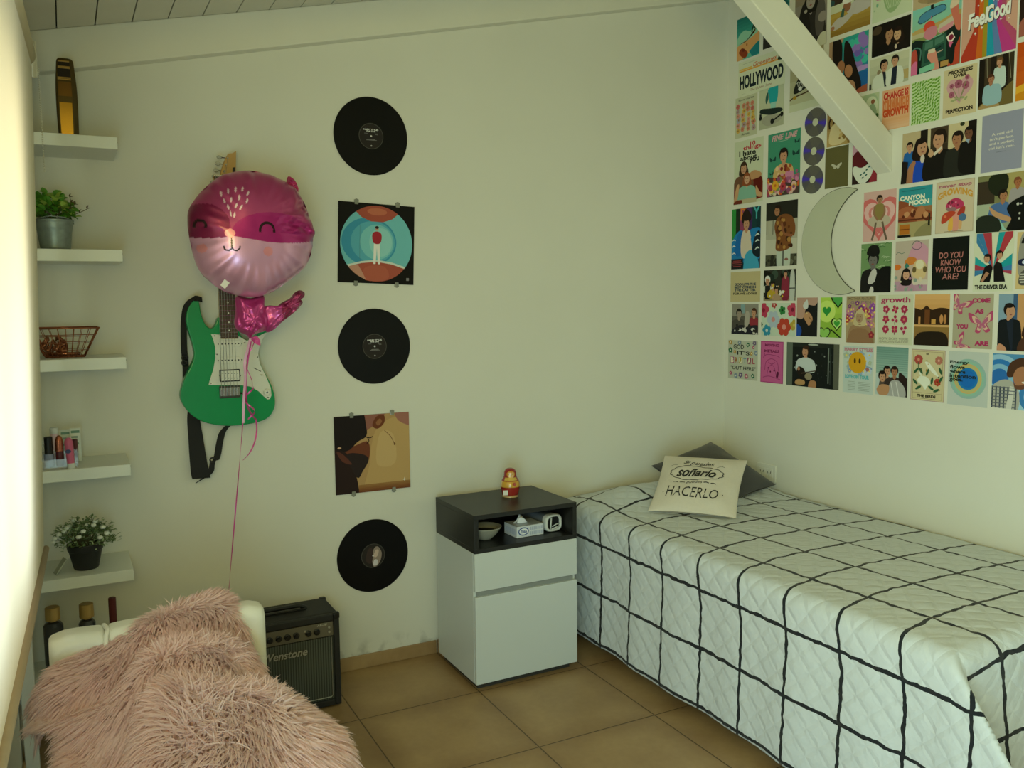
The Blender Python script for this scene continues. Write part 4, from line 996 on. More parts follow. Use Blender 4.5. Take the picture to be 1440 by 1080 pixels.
def crump(a, q, side):
    # radial gathers at the seam, larger crumples at the lower right
    g = sin(a*17+2*sin(a*3))*.5+sin(a*31+1.3)*.3+sin(a*7+.5)*.4
    k = max(0, (q-.45)/.55)**1.5
    lr = math.exp(-((a+.35)/.75)**2)
    z = .010*g*k*(1+1.3*lr)
    z += lr*.010*max(0, q-.35)*(sin(q*21+a*9)+.8*sin(a*23-q*11))
    tri_ = lambda t: abs((t % 1)*2-1)-.5
    z += math.exp(-((a+.15)/.8)**2)*min(1, max(0, q-.30)/.3)*(.011*tri_(a*2.1+q*1.7)+.009*tri_(q*3.1-a*2.6+.3)+.005*tri_(a*5.3+q*4))
    z += .003*sin(a*5+q*8+side)*q*q
    z += .004*q*sin(7*q*cos(a)+1)*sin(6*q*sin(a)+.5)
    return z
for side in (1, -1):
    for i in range(nr_+1):
        q = sin(i/nr_*pi/2)
        for j in range(na_):
            a = 2*pi*j/na_; rr = R_out(a)*q; x, z = rx_*rr*cos(a), rz_*rr*sin(a)
            dep = .105*max(0, 1-q**3.2)**.62
            V.append((x, -side*(dep+(crump(a, q, side) if q < .998 else 0)), z))
            if side == 1: Cc.append(lc(bcol(*to_z(x, z))))
            else: Cc.append(lc('#8d1f59'))
nn_ = (nr_+1)*na_; gf = gridfaces(nr_+1, na_, wrap=True)
npmesh('balloon_head', V, np.concatenate([gf[:, ::-1], gf+nn_]), mfoil, bo, col=Cc)
def puff(name, outline, th, colf, seed=0, n=26):
    """puffy flat foil shape from a zoom-pixel outline"""
    pts = smooth_poly(outline, 5); cx = sum(p[0] for p in pts)/len(pts); cy = sum(p[1] for p in pts)/len(pts); V = []; Cc = []
    for side in (1, -1):
        for i in range(n+1):
            q = sin(i/n*pi/2)
            for j, (x, y) in enumerate(pts):
                zx, zy = cx+(x-cx)*q, cy+(y-cy)*q; w = bz(zx, zy)
                a = 2*pi*j/len(pts)
                V.append((w[0]-bcx, .02-side*(th*max(0, 1-q**2.2)**.6+(.013*(abs(((a*.9+seed*.3+q*.8) % 1)*2-1)-.5)*q*(1-q**8)+.012*(abs(((q*2.1-a*.6+seed*.2) % 1)*2-1)-.5)*q*(1-q**8)+.003*sin(a*17+seed)*q*(1-q**8))), w[1]-bcz)); Cc.append(lc(colf(zx, zy)))
    m = len(pts); nn = (n+1)*m; gf = gridfaces(n+1, m, wrap=True)
    return npmesh(name, V, np.concatenate([gf, gf[:, ::-1]+nn]), mfoil, bo, col=Cc)
puff('balloon_body', [(400, 835), (480, 845), (548, 830), (558, 900), (575, 960), (560, 1020), (520, 1035), (490, 1048), (472, 1066), (455, 1048), (410, 1025), (388, 985), (396, 910)], .045, lambda x, y: '#c23d8c' if y > 850 else '#b84a84', 1)
puff('balloon_tail', [(545, 905), (580, 885), (620, 890), (650, 868), (700, 842), (716, 818), (745, 802), (772, 815), (770, 838), (752, 850), (762, 870), (735, 905), (715, 925), (650, 975), (600, 1020), (565, 1030), (548, 990)], .03, lambda x, y: '#8d1a52' if (x-y*.55) % 130 < 62 and x > 640 else '#c54a96' if x < 640 else '#b8447f', 4)
puff('balloon_ear', [(655, 250), (672, 215), (682, 182), (700, 186), (725, 212), (738, 250), (730, 285), (690, 270)], .022, lambda x, y: '#c23070', 2)
mrib = mat('pink_ribbon', '#cf4d9c', .3, metal=.3); mribl = mat('pale_ribbon', '#d9a3c9', .4)
def rb(px, py, y): 
    p = at(px, py, 1, y); return (p.x-bcx, p.y-BY, p.z-bcz)
rs = smooth_poly([rb(352, 474, -.29), rb(347, 505, -.30), rb(344, 545, -.31), rb(341, 600, -.31), rb(337, 650, -.31), rb(331, 720, -.31), rb(325, 790, -.31), rb(321, 840, -.31), rb(318, 880, -.31), (rb(317, 900, -.31)[0], -.01, -bcz+.006)], 4, False)
MB().ribbon(rs, [(cos(k*.30), sin(k*.30), 0) for k in range(len(rs))], .0045, .0006).build('balloon_string', mrib, bo)
rw = smooth_poly([rb(352, 476, -.30), rb(348, 492, -.312), rb(344, 510, -.31), rb(345, 530, -.316), rb(343, 560, -.316), rb(342, 595, -.318)], 5, False)
MB().ribbon(rw, [(1, .25*sin(k*.5), 0) for k in range(len(rw))], .008, .0006).build('wide_ribbon', mribl, bo)
def curl(cx0, py0, py1, px0, px1, rad, turns, y, m):
    n = 60; pts = []
    for i in range(n+1):
        t = i/n; p = rb(px0+(px1-px0)*t, py0+(py1-py0)*t, y); pts.append((p[0]+rad*cos(turns*2*pi*t), p[1]+rad*sin(turns*2*pi*t), p[2]))
    MB().ribbon(pts, (0, 0, 1), .0065, .0006).build('curled_ribbon', m, bo)
curl(0, 478, 545, 353, 350, .012, 1.0, -.31, mrib)
curl(0, 545, 590, 350, 352, .016, 1.3, -.305, mrib)
kt = smooth_poly([rb(352, 474, -.29), rb(358, 480, -.31), rb(366, 483, -.315), rb(362, 476, -.31), rb(354, 477, -.30)], 4, False)
MB().ribbon(kt, (0, .3, 1), .014, .0008).build('ribbon_bow', mrib, bo)
lr_ = smooth_poly([rb(360, 590, -.17), rb(361, 605, -.18), rb(358, 622, -.19), rb(351, 637, -.2), rb(342, 647, -.205)], 5, False)
up_ = smooth_poly([rb(353, 480, -.295), rb(347, 520, -.30), rb(346, 560, -.29), rb(352, 580, -.22), rb(360, 590, -.17)], 4, False)
MB().ribbon(up_+lr_, [(.9, .4*sin(k*.4), .2) for k in range(len(up_)+len(lr_))], .006, .0006).build('loose_ribbon', mrib, bo)
a_, b_2 = bz(300, 768), bz(328, 805)
tg_ = MB().prism([(a_[0]-bcx-.004, a_[1]-bcz-.006), (a_[0]-bcx+.010, a_[1]-bcz-.018), (a_[0]-bcx+.026, a_[1]-bcz+.002), (a_[0]-bcx+.010, a_[1]-bcz+.014)], .056, .0568, BW).build('paper_tag', MATS['paper_white'], bo)
# ================================================================ floating shelves, left
mshelf = mat('white_shelf', '#e2e5dc', .4, noise=.02, nscale=10)
SHX0, SHX1, SHD, SHT = XL, -2.732, .252, .038
stops = [2.030, 1.673, 1.325, .970, .615, .262]
slab = ['with the tall bronze ornament on it, topmost of the left shelves', 'with the metal plant bucket, second shelf from the top at left', 'with the copper wire basket, third shelf from the top at left',
        'with the clear make-up tray, fourth shelf from the top at left', 'with the black flower pot, lowest fully visible shelf at left', 'with the perfume bottles, mostly hidden behind the white chair']
for k, (z, lb) in enumerate(zip(stops, slab)):
    xr = SHX1+(.006, .004, -.002, -.006, -.014, -.018)[k]
    t = thing('floating_shelf', 'white floating wall shelf '+lb, 'shelf', ((SHX0+xr)/2, 0, z-SHT), 0, 'floating shelves by the window')
    hw_ = (xr-SHX0)/2
    MB().box(-hw_+.001, hw_, -SHD, -.0005, 0, SHT).build('shelf_board', mshelf, t, bevel=.0015)
    MB().lathe([(.003, 0), (.003, .002), (0, .0022)], 10).build('cap_screw', mat('dark_screw', '#3a382f', .5), t).matrix_local = Matrix.Translation((hw_, -SHD+.03, SHT*.7)) @ Matrix.Rotation(pi/2, 4, 'Y')
SZ = [z+.0005 for z in stops]
# tall bronze ornament
mbz = mat('aged_bronze', '#5a4a26', .35, metal=.75, noise=.2, nscale=30); mgo = mat('polished_gold', '#c79534', .25, metal=.85)
t = thing('bronze_ornament', 'tall tapering bronze and gold ornament with stepped bands on the top shelf', 'ornament', (-2.862, -.13, SZ[0]))
def ohw(z): return .0290+.0025*sin(min(1, z/.22)*pi)-.0045*max(0, (z-.15)/.10)**2
secs = [(k*.0128, ohw(k*.0128)) for k in range(20)]+[(.250, ohw(.25)*.96), (.256, ohw(.256)*.8), (.258, ohw(.258)*.4)]
rows = []
for z, h_ in secs:
    rows.append([(x*h_, y*h_*.75, z) for x, y in ((-1, -.82), (-.82, -1), (.55, -1), (1, -.55), (1, 1), (-1, 1))])
mb = MB().grid(rows, cv=True); o_ = len(mb.v); mb.f += [list(range(o_-6, o_)), list(range(6))[::-1]]; mb.m += [0, 0]; mb.c += [None, None]
mb.build('ornament_body', mbz, t, bevel=.002)
MB().grid([[(x*ohw(z), -ohw(z)*.75-.0012, z) for x in (-.7, -.3, .1, .45)] for z in [.010+.0105*k for k in range(11)]]).build('gold_panel', mgo, t)
MB().grid([[(x*ohw(z), -ohw(z)*.75-.001, z) for x in (-.74, -.3, .1, .48)] for z in [.135+.009*k for k in range(6)]]).build('bronze_panel', mat('brown_bronze', '#7d5a28', .35, metal=.8), t)
bd = MB()
for z in (.186, .191, .222, .226, .243): bd.box(-ohw(z)*.8, ohw(z)*.5, -ohw(z)*.75-.004, -ohw(z)*.7, z, z+.0035)
bd.build('stepped_bands', mat('pale_gold', '#b08c4a', .35, metal=.8), t, bevel=.0008)
rc_ = MB()
for z0, z1 in ((.195, .221), (.2295, .242)): rc_.box(-ohw(z0)*.78, ohw(z0)*.5, -ohw(z0)*.75-.0008, -ohw(z1)*.7, z0, z1)
rc_.build('dark_recess', mat('dark_bronze', '#241a0e', .5, metal=.5), t)
# bucket with leafy plant
mgal = mat('galvanised_steel', '#8c9892', .45, metal=.55, noise=.35, nscale=45)
t = thing('potted_plant', 'green leafy plant in a galvanised metal bucket on the second shelf', 'plant', (-2.920, -.13, SZ[1]))
MB().lathe([(0, .004), (.044, .004), (.0445, .008), (.050, .055), (.0525, .070), (.054, .073), (.0535, .078), (.0545, .081), (.054, .086), (.056, .092), (.0585, .096), (.0575, .100), (.054, .099), (.052, .085), (0, .085)], 48).build('bucket', mgal, t, smooth=True)
MB().tube([(-.057, 0, .088), (-.045, -.045, .10), (-.01, -.068, .106), (.03, -.056, .104), (.052, -.024, .098), (.057, 0, .088)], .0018, 6).build('bucket_handle', mgal, t, smooth=True)
mleaf = mat('green_leaf', '#57922c', .5, noise=.35, nscale=25); mleaf2 = mat('light_leaf', '#9cb850', .5, noise=.2, nscale=30); mstem = mat('stem', '#5b5a35', .6); mbrl = mat('brown_leaf', '#5a4a30', .6)
def leaf(mb, p, d, ln, wd, m=0, cup=.25, roll=0):
    d = Vector(d).normalized(); s_ = d.cross(Vector((0, 0, 1)));
    s_ = s_.normalized() if s_.length > .05 else Vector((1, 0, 0)); nrm_ = s_.cross(d)
    s_ = s_*cos(roll)+nrm_*sin(roll); nrm_ = s_.cross(d)
    rows = []
    for i, (a, b) in enumerate(((0, .12), (.25, .8), (.5, 1), (.78, .75), (1, .05))):
        q = Vector(p)+d*ln*a-nrm_*ln*.15*a*a
        rows.append([q-s_*wd/2*b+nrm_*wd*cup*b, q, q+s_*wd/2*b+nrm_*wd*cup*b])
    mb.grid(rows, m)
lv = MB(); stm = MB(); RR = random.Random(11)
for k in range(190):
    a = RR.uniform(0, 2*pi); el = RR.uniform(.05, 1.25); r = RR.uniform(.025, .060)
    c = Vector((cos(a)*cos(el)*r*1.05, sin(a)*cos(el)*r*.95, .100+sin(el)*r*1.45))
    d = Vector((cos(a)*cos(el)+RR.gauss(0, .4), sin(a)*cos(el)+RR.gauss(0, .4), sin(el)*.8+RR.gauss(0, .4)))
    leaf(lv, c, d, RR.uniform(.022, .032), RR.uniform(.019, .027), 0 if RR.random() < .75 else 1, roll=RR.uniform(-.7, .7))
    if k % 6 == 0: stm.tube([(c.x*.3, c.y*.3, .088), tuple(c)], .0012, 5)
for pth in ([(.02, -.02, .09), (.05, -.03, .112), (.075, -.035, .122), (.098, -.04, .134)], [(.03, -.01, .09), (.048, -.02, .125), (.052, -.02, .155), (.050, -.02, .172)], [(.02, -.02, .10), (.045, -.03, .128), (.062, -.03, .148)]):
    stm.tube(smooth_poly(pth, 4, False), .0011, 5)
    for q in pth[1:]: leaf(lv, q, (RR.uniform(-.2, .8), RR.uniform(-.5, .5), .8), .014, .008, 2, roll=RR.uniform(-1, 1)); leaf(lv, q, (RR.uniform(0, .9), RR.uniform(-.6, .2), .1), .012, .007, 2)
lv.build('foliage', [mleaf, mleaf2, mbrl], t); stm.build('stems', mstem, t)
MB().box(-.012, .022, -.052, -.046, .0, .0025).build('dry_leaf', mbrl, t)
# wire basket
mcop = mat('copper_wire', '#a8694a', .3, metal=.85)
t = thing('wire_basket', 'copper wire basket on the third shelf', 'basket', (-2.905, -.13, SZ[2]))
wb = MB(); bx, by, tx_, ty_, hz_ = .052, .06, .098, .085, .094
def bpt(s, f, zt):    # side index, fraction along, height fraction
    X_, Y_ = bx+(tx_-bx)*zt, by+(ty_-by)*zt; c = [(-X_, -Y_), (X_, -Y_), (X_, Y_), (-X_, Y_)]; a, b = c[s], c[(s+1) % 4]
    return (a[0]+(b[0]-a[0])*f, a[1]+(b[1]-a[1])*f, .003+hz_*zt)
for zt in (0, .24, .48, .72): wb.tube([bpt(s, 0, zt) for s in range(4)], .0012, 6, closed=True)
for s in range(4):
    for k in range(8): wb.tube([bpt(s, k/8, 0), bpt(s, k/8, 1)], .0010, 5)
for k in range(1, 8):
    wb.tube([bpt(0, k/8, 0), bpt(2, 1-k/8, 0)], .001, 5); wb.tube([bpt(1, k/8, 0), bpt(3, 1-k/8, 0)], .001, 5)
wb.build('wire_mesh', mcop, t, smooth=True)
MB().tube([bpt(s, 0, 1) for s in range(4)], .0026, 8, closed=True).build('rim', mcop, t, smooth=True)
cc = thing('copper_trinkets', 'crumpled copper-coloured foil bow inside the wire basket', 'trinket', (-2.945, -.135, SZ[2]+.006))
rbn = MB()
for k in range(9):
    a = k*.75; pts = [(.004*cos(a)+(.012+.028*sin(pi*i/10))*cos(a+i*.12), .004*sin(a)+(.012+.028*sin(pi*i/10))*sin(a+i*.12), .006+.052*(i/10)*(1-.35*(k % 3)/2)+.01*sin(i+k)) for i in range(11)]
    rbn.ribbon(pts, (.2*cos(a), .2*sin(a), 1), .014, .0012)
rbn.tube([(-.01, .0, .006), (.02, -.02, .007), (.055, -.025, .006), (.075, .0, .006)], .006, 8)
rbn.build('foil_bow', mat('copper_foil', '#a5684a', .25, metal=.75), cc, smooth=True)
# clear tray with cosmetics
mac = bpy.data.materials.new('clear_acrylic'); mac.use_nodes = True; P(mac).inputs['Base Color'].default_value = (.93, .95, .95, 1); P(mac).inputs['Roughness'].default_value = .05; P(mac).inputs['Alpha'].default_value = .22; P(mac).inputs['Specular IOR Level'].default_value = .6
TX0, TX1, TY0, TY1 = -3.05, -2.892, -.222, -.10
t = thing('makeup_organizer', 'clear acrylic make-up tray with sloping sides on the fourth shelf', 'organizer', ((TX0+TX1)/2, (TY0+TY1)/2, SZ[3]))
hx_, hy_ = (TX1-TX0)/2, (TY1-TY0)/2
a = MB().box(-hx_, hx_, -hy_, hy_, 0, .003)
for x in (-hx_, hx_-.003, -.0015-.02): a.prism([(-hy_, .003), (hy_, .003), (hy_, .075), (-hy_, .032)], x, x+.003, lambda u, v, w: (w, u, v))
for y, z in ((-hy_, .03), (hy_-.003, .075), (-.0, .05)): a.box(-hx_, hx_, y, y+.003, .003, z)
a.build('tray', mac, t)
mbk2 = MATS['black_plastic']; mrg = mat('rose_gold', '#b5694e', .25, metal=.8); mpkp = mat('pink_plastic', '#cf5f86', .35); mpal = mat('pale_pink_plastic', '#e9c6cf', .4); mwhp = MATS['white_plastic']; mdr = mat('dark_red_plastic', '#5a1f22', .35); mbl2 = mat('navy_print', '#23255e', .4); mlil = mat('lilac_glass', '#aab4d6', .15, trans=.3)
def cyl(name, r, z0, z1, m, p, n=24, top=None):
    pr_ = [(r, z0), (r, z1-.002), (r-.0015, z1), (0, z1)] if top is None else [(r, z0)]+top
    return MB().lathe([(0, z0)]+pr_, n).build(name, m, p, smooth=False)
zb = SZ[3]+.0035
b_ = thing('nail_polish', 'lilac nail polish bottle with tall black cap in the clear tray', 'cosmetic', (-2.975, -.185, zb)); cyl('bottle', .015, 0, .042, mlil, b_); cyl('cap', .0125, .042, .098, mbk2, b_)
b_ = thing('lip_gloss', 'lipstick tube with black cap at the left end of the clear tray', 'cosmetic', (-3.010, -.185, zb)); cyl('tube', .010, 0, .045, mpal, b_); cyl('cap', .011, .045, .100, mbk2, b_)
b_ = thing('cream_tube', 'white cream tube standing at the back of the clear tray', 'cosmetic', (-2.958, -.118, zb)); MB().lathe([(0, 0), (.012, 0), (.013, .05), (.012, .098)], 20, sy=.8).build('tube', mpal, b_); cyl('cap', .0125, .098, .118, mwhp, b_)
b_ = thing('lipstick', 'dark red lipstick with a domed copper cap in the clear tray', 'cosmetic', (-2.944, -.180, zb)); cyl('case', .012, 0, .048, mdr, b_); cyl('cap', .0125, .048, .1, mrg, b_, top=[(.0125, .075), (.0115, .085), (.008, .095), (.003, .0995), (0, .1)])
b_ = thing('lip_balm', 'pink lip balm tube with a navy oval at the front of the clear tray', 'cosmetic', (-2.912, -.236, SZ[3]), rot=(.02, -.05, 0)); cyl('cap', .0115, 0, .018, mwhp, b_); MB().lathe([(0, .018), (.011, .018), (.012, .05), (.013, .085), (.0105, .094), (.006, .1)], 22, sy=.85).build('tube', mpkp, b_, smooth=False)
MB().prism([(-.004+.0085*cos(2*pi*i/20), .058+.0065*sin(2*pi*i/20)) for i in range(20)], .0108, .0116, BW).build('navy_oval', mbl2, b_)
b_ = thing('maroon_tube', 'dark maroon cosmetic tube standing at the right of the clear tray', 'cosmetic', (-2.898, -.150, zb)); cyl('tube', .008, 0, .04, mdr, b_); cyl('cap', .0085, .04, .079, mdr, b_)
b_ = thing('pink_stick', 'slim pink stick with pale cap standing behind the lip balm', 'cosmetic', (-2.915, -.190, zb)); cyl('tube', .007, 0, .075, mpkp, b_); cyl('cap', .0075, .075, .092, mpal, b_)
for k, (x, h_, c) in enumerate(((-2.925, .108, '#c3cbb8'), (-2.895, .112, '#d3d8c6'))):
    b_ = thing('leaflet', ('green printed' if k == 0 else 'pale printed')+' paper leaflet standing at the back of the clear tray', 'leaflet', (x, -.112-.004*k, zb))
    ar = Art(.032, h_, c, lambda u, v, w: (u-.016, -w, v), .001); ar.rect(.1, .85, .9, .93, '#6f8f7a'); ar.rect(.1, .7, .7, .76, '#8fa494'); ar.rect(.1, .5, .8, .56, '#7d9684'); ar.mb.build('leaflet_sheet', M_print, b_)
# flower pot
mpot = mat('black_pot_plastic', '#191a1a', .5); mfw = mat('white_petal', '#e3e6da', .6); mlf3 = mat('dusty_leaf', '#70875a', .6, noise=.3, nscale=40)
t = thing('flower_pot', 'white flowering plant in a black pot on the fifth shelf', 'plant', (-2.885, -.155, SZ[4]))
MB().lathe([(0, 0), (.037, 0), (.039, .004), (.0515, .062), (.0545, .064), (.057, .084), (.0555, .087), (.052, .086), (.05, .074), (0, .074)], 48).build('pot', mpot, t, smooth=False, bevel=.001)
lv = MB(); stm = MB(); fl = []; RR = random.Random(5)
for k in range(330):
    a = RR.uniform(0, 2*pi); el = RR.uniform(-.1, 1.35); r = RR.uniform(.045, .088)
    c = Vector((cos(a)*cos(el)*r*1.1, sin(a)*cos(el)*r*.8, .088+max(0, sin(el))*r*.95))
    for q in range(3):
        leaf(lv, c+Vector((RR.gauss(0, .006), RR.gauss(0, .006), RR.gauss(0, .006))), (cos(a)+RR.gauss(0, .7), sin(a)+RR.gauss(0, .7), .5+RR.gauss(0, .6)), RR.uniform(.010, .018), RR.uniform(.005, .009), 0 if RR.random() < .7 else 1)
    if k % 4 == 0: stm.tube([(c.x*.25, c.y*.25, .076), (c.x*.7, c.y*.7, c.z*.8+.02), tuple(c)], .0009, 4)
lv.build('foliage', [mlf3, mat('pale_green_leaf', '#a9bb92', .6)], t); stm.build('stems', mstem, t)
fpos = [(-.093, -.02, .105), (-.088, -.03, .118), (-.075, -.03, .128), (-.06, -.03, .138), (-.045, -.02, .150), (-.052, -.03, .148), (-.030, 0, .165), (-.004, -.06, .138), (-.018, -.065, .122), (.028, -.03, .148), (.034, -.02, .158), (.056, -.04, .140), (.066, -.05, .120), (.01, -.02, .15), (.045, -.055, .11)]
for x, y, z in fpos:
    f_ = MB(); f_.lathe([(0, -.005), (.0065, -.004), (.0088, .001), (.0065, .006), (0, .0075)], 10, (0, 0, 0))
    for q in range(5):
        a = q*2*pi/5; f_.lathe([(0, -.003), (.0032, 0), (0, .003)], 6, (.0055*cos(a), .0055*sin(a), .001))
    f_.build('flower', mfw, t, (x, y, z), smooth=True)
t = thing('small_card', 'small pale card leaning against the black flower pot on the fifth shelf', 'card', (-2.978, -.19, SZ[4]), rot=(0, .62, .25))
MB().box(-.0015, .0015, -.012, .022, .0, .058).build('card_sheet', mat('card_stock', '#a9ab97', .7, noise=.15, nscale=80), t)
# perfume bottles on the lowest shelf
mgl = mat('smoky_glass', '#4a4a4c', .1, trans=.3, noise=.1); mgc = mat('gold_cap', '#c9a868', .35, metal=.6)
def perfume(x, y, h, r, capr, caph, label):
    b = thing('perfume_bottle', label, 'perfume bottle', (x, y, SZ[5]), 0, 'perfume bottles on the lowest shelf')
    MB().lathe([(0, 0), (r, 0), (r*1.02, .01), (r*1.02, h-.014), (r*.8, h-.004), (.011, h), (0, h)], 32).build('glass', mgl, b, bevel=.001)
    MB().lathe([(.010, h), (.010, h+.008)], 20).build('collar', mgc, b)
    MB().lathe([(0, h+.006), (capr, h+.006), (capr*1.04, h+.01), (capr, h+caph), (capr-.003, h+caph+.002), (0, h+caph+.002)], 28).build('cap', mgc, b)
    ar = Art(.024, .05, '#c9c4ad', lambda u, v, w: (u-.012, -r*1.02-w, v+.03), .001); ar.rect(.15, .6, .85, .7, '#6d6a5c'); ar.rect(.25, .4, .75, .46, '#6d6a5c'); ar.mb.build('bottle_label', M_print, b)
perfume(-2.995, -.13, .178, .030, .0225, .048, 'dark perfume bottle with a wide gold cap, left one behind the white chair')
perfume(-2.893, -.12, .165, .026, .0225, .052, 'perfume bottle with a gold cap, right one behind the white chair')
b_ = thing('mascara_tube', 'slim dark maroon tube standing right of the perfume bottles', 'cosmetic', (-2.812, -.13, SZ[5])); cyl('tube', .0125, 0, .12, mdr, b_, 20); cyl('cap', .0125, .121, .229, mdr, b_, 20)
# ================================================================ picture wall
TILE = dict(A1=(1020, 0), A2=(1160, 0), A3=(1300, 0), B1=(1020, 140), B2=(1160, 140), B3=(1300, 140), C1=(1020, 280), C2=(1160, 280), C3=(1300, 280), D1=(1020, 410), D2=(1160, 410), D3=(1300, 430))
def wp(tile, x, y):
    o = TILE[tile]; p = at(o[0]+x/7.2, o[1]+y/7.2, 0, 0); return -p.y, p.z
SK = '#b98a68'; SK2 = '#a3714f'; DK = '#15120f'; BR_ = '#3a2618'
def pst(name, t0, x0, y0, t1, x1, y1, base, label, cat='poster', group='prints of the picture wall'):
    def deco(fn):
        u0, v1 = wp(t0, x0, y0); u1, v0 = wp(t1, x1, y1)
        a = Art(u1-u0, v1-v0, base); fn(a)
        a.build(name, label, cat, (0, -u0, v0), group)
    return deco
def dots(a, n, cols, r, seed, x0=0, y0=0, x1=1, y1=1, f=None):
    q = random.Random(seed)
    for k in range(n):
        x, y = q.uniform(x0, x1), q.uniform(y0, y1); c = q.choice(cols)
        (f or a.ell)(x, y, *((r*q.uniform(.6, 1.3),)*(1 if f else 2)), c); a.z -= a.dz*.88
    a.z += a.dz
def lines(a, x0, x1, y0, y1, n, col, seed=1, th=.5):
    q = random.Random(seed); h = (y1-y0)/n
    for k in range(n):
        m = (x0+x1)/2; w = (x1-x0)/2*q.uniform(.75, 1); a.rect(m-w, y0+k*h+h*(1-th)/2, m+w, y0+k*h+h*(1+th)/2, col); a.z -= a.dz*.88
    a.z += a.dz

# ---- top rows
@pst('travel_print', 'A1', 122, 205, 'A1', 345, 545, '#5fae97', 'teal retro beach travel print, topmost by the room corner', 'print')
def _(a):
    a.grad(0, .55, 1, 1, '#3f9c86', '#1f6f66', 6); a.blob([(.0, .35), (.1, .6), (.35, .68), (.6, .62), (1.1, .7), (1.1, .35)], '#8fc2a0'); a.blob([(-.1, .3), (.4, .4), (.8, .5), (1.1, .55), (1.1, .3), (.5, .1), (-.1, -.1)], '#d39a5c')
    a.poly([(.05, .38), (.4, .43), (.8, .56), (.85, .66), (.75, .55), (.4, .40)], '#7b4a22'); a.poly([(.55, .15), (.9, .3), (1, .32), (1, .02), (.7, 0)], '#1d7a7c'); a.blob([(.1, .18), (.25, .28), (.5, .12), (.35, .02)], '#8a3a1c'); a.line([(.66, .58), (.8, .85)], .05, '#1e2b1a'); a.line([(.78, .64), (.9, .95)], .05, '#24341e')
    a.ell(.3, .22, .06, .05, '#6b2b18'); a.ell(.45, .33, .03, .04, '#a2552a')
@pst('photo_print', 'A1', 388, 95, 'A1', 615, 420, '#6f6a60', 'grey portrait photo half hidden by the brace beside the retro beach print', 'photo')
def _(a): a.grad(0, 0, 1, 1, '#4a463f', '#9a978a', 6); a.bust(.5, .6, .2, '#2b2926', '#8f8a80', '#1c1a18', 0)
@pst('hollywood_card', 'A1', 135, 645, 'A1', 605, 845, '#cdd0b0', 'white travel card reading HOLLYWOOD in tall black letters', 'card')
def _(a):
    a.text('HOLLYWOOD', .5, .40, .93, .40, '#16222a', .05); a.rect(.02, .71, .9, .75, '#d99a3a'); a.rect(.02, .76, .3, .80, '#d6b04a'); a.text('Greetings', .58, .80, .5, .17, '#c2662c', .01, .3); a.text('The Golden State', .50, .12, .45, .07, '#8c5a3a', .0, .2)
    a.blob([(.85, .72), (.88, .86), (.93, .92), (.98, .78), (.99, .7)], '#1f3a22'); a.rect(.1, .92, .4, .93, '#9aa288'); a.rect(.05, .06, .16, .065, '#8f9880')
@pst('photo_print', 'A1', 560, -190, 'A1', 650, 62, '#4f9f8c', 'teal photo print beyond the brace, cut by the top of the wall', 'photo')
def _(a): a.grad(0, 0, 1, 1, '#2c7a70', '#7fc0a6', 6); a.ell(.5, .5, .3, .3, '#d3cfae'); a.blob([(.2, .1), (.4, .4), (.7, .3), (.9, .1)], '#1f5f5a')
@pst('photo_print', 'A1', 715, -230, 'A2', 15, 440, '#8c8576', 'black and white photo of a person with raised arm, right of the brace', 'photo')
def _(a):
    a.grad(0, .6, 1, 1, '#847a68', '#a58a56', 5); a.rect(0, .72, .16, .95, '#b07f2c'); a.rect(.85, .72, 1, .95, '#8f3d1a'); a.bust(.5, .62, .17, '#2d2a26', '#9a9286', '#17140f', .05, 2.4, long=1.5); a.blob([(.1, .3), (.25, .6), (.4, .5), (.5, .25), (.3, .05)], '#201d1a'); a.blob([(.65, .4), (.8, .62), (.95, .5), (.9, .2), (.7, .15)], '#55504a')
    a.ell(.88, .36, .14, .12, '#8f877c'); a.blob([(.7, .06), (.85, .16), (1, .14), (1, -.02), (.75, -.02)], '#c8c8ac'); a.ell(.35, .5, .05, .04, '#a79f90')
@pst('photo_print', 'A2', 68, -120, 'A2', 460, 245, '#a3873a', 'photo of a person in a white cap lying on yellow ground', 'photo')
def _(a):
    a.grad(0, 0, 1, .45, '#8a6a2a', '#b99a44', 5); a.rect(0, .55, 1, 1, '#3a2c20'); dots(a, 26, ['#55402c', '#241a14', '#6b5a44', '#2e4a48', '#8a8a78'], .08, 3, 0, .6, 1, 1); a.rect(0, .46, .6, .62, '#c3c5a0'); a.blob([(.45, .5), (.8, .62), (1.1, .68), (1.1, .4), (.7, .3), (.45, .36)], '#b9b1a4')
    a.blob([(.02, .22), (.2, .34), (.45, .36), (.65, .5), (.55, .3), (.3, .16), (.08, .12)], '#b7afa2'); a.ell(.42, .52, .10, .11, '#8f5f40'); a.blob([(.3, .6), (.34, .70), (.5, .72), (.56, .6), (.42, .57)], '#e0dac8'); a.ell(.06, .17, .05, .04, SK2); a.poly([(.25, .34), (.3, .5), (.36, .5), (.34, .33)], '#3d5a4a')
@pst('art_print', 'A2', 490, -160, 'A2', 880, 105, '#c2cba6', 'pale green print of a striped round vase shape at the top edge', 'print')
def _(a):
    a.blob([(.27, 1.1), (.28, .55), (.4, .18), (.58, .15), (.78, .45), (.85, 1.1)], '#93ac78')
    for k in range(9): a.line([(.33+k*.055, .95), (.34+k*.052, .5), (.42+k*.03, .25)], .016, '#b9c79b', True)
    a.flower(.17, .62, .09, '#c08a9a', '#a7d0a0'); a.ell(.13, .42, .03, .04, '#7fae8a'); a.ell(.06, .3, .02, .02, '#9fb58a')
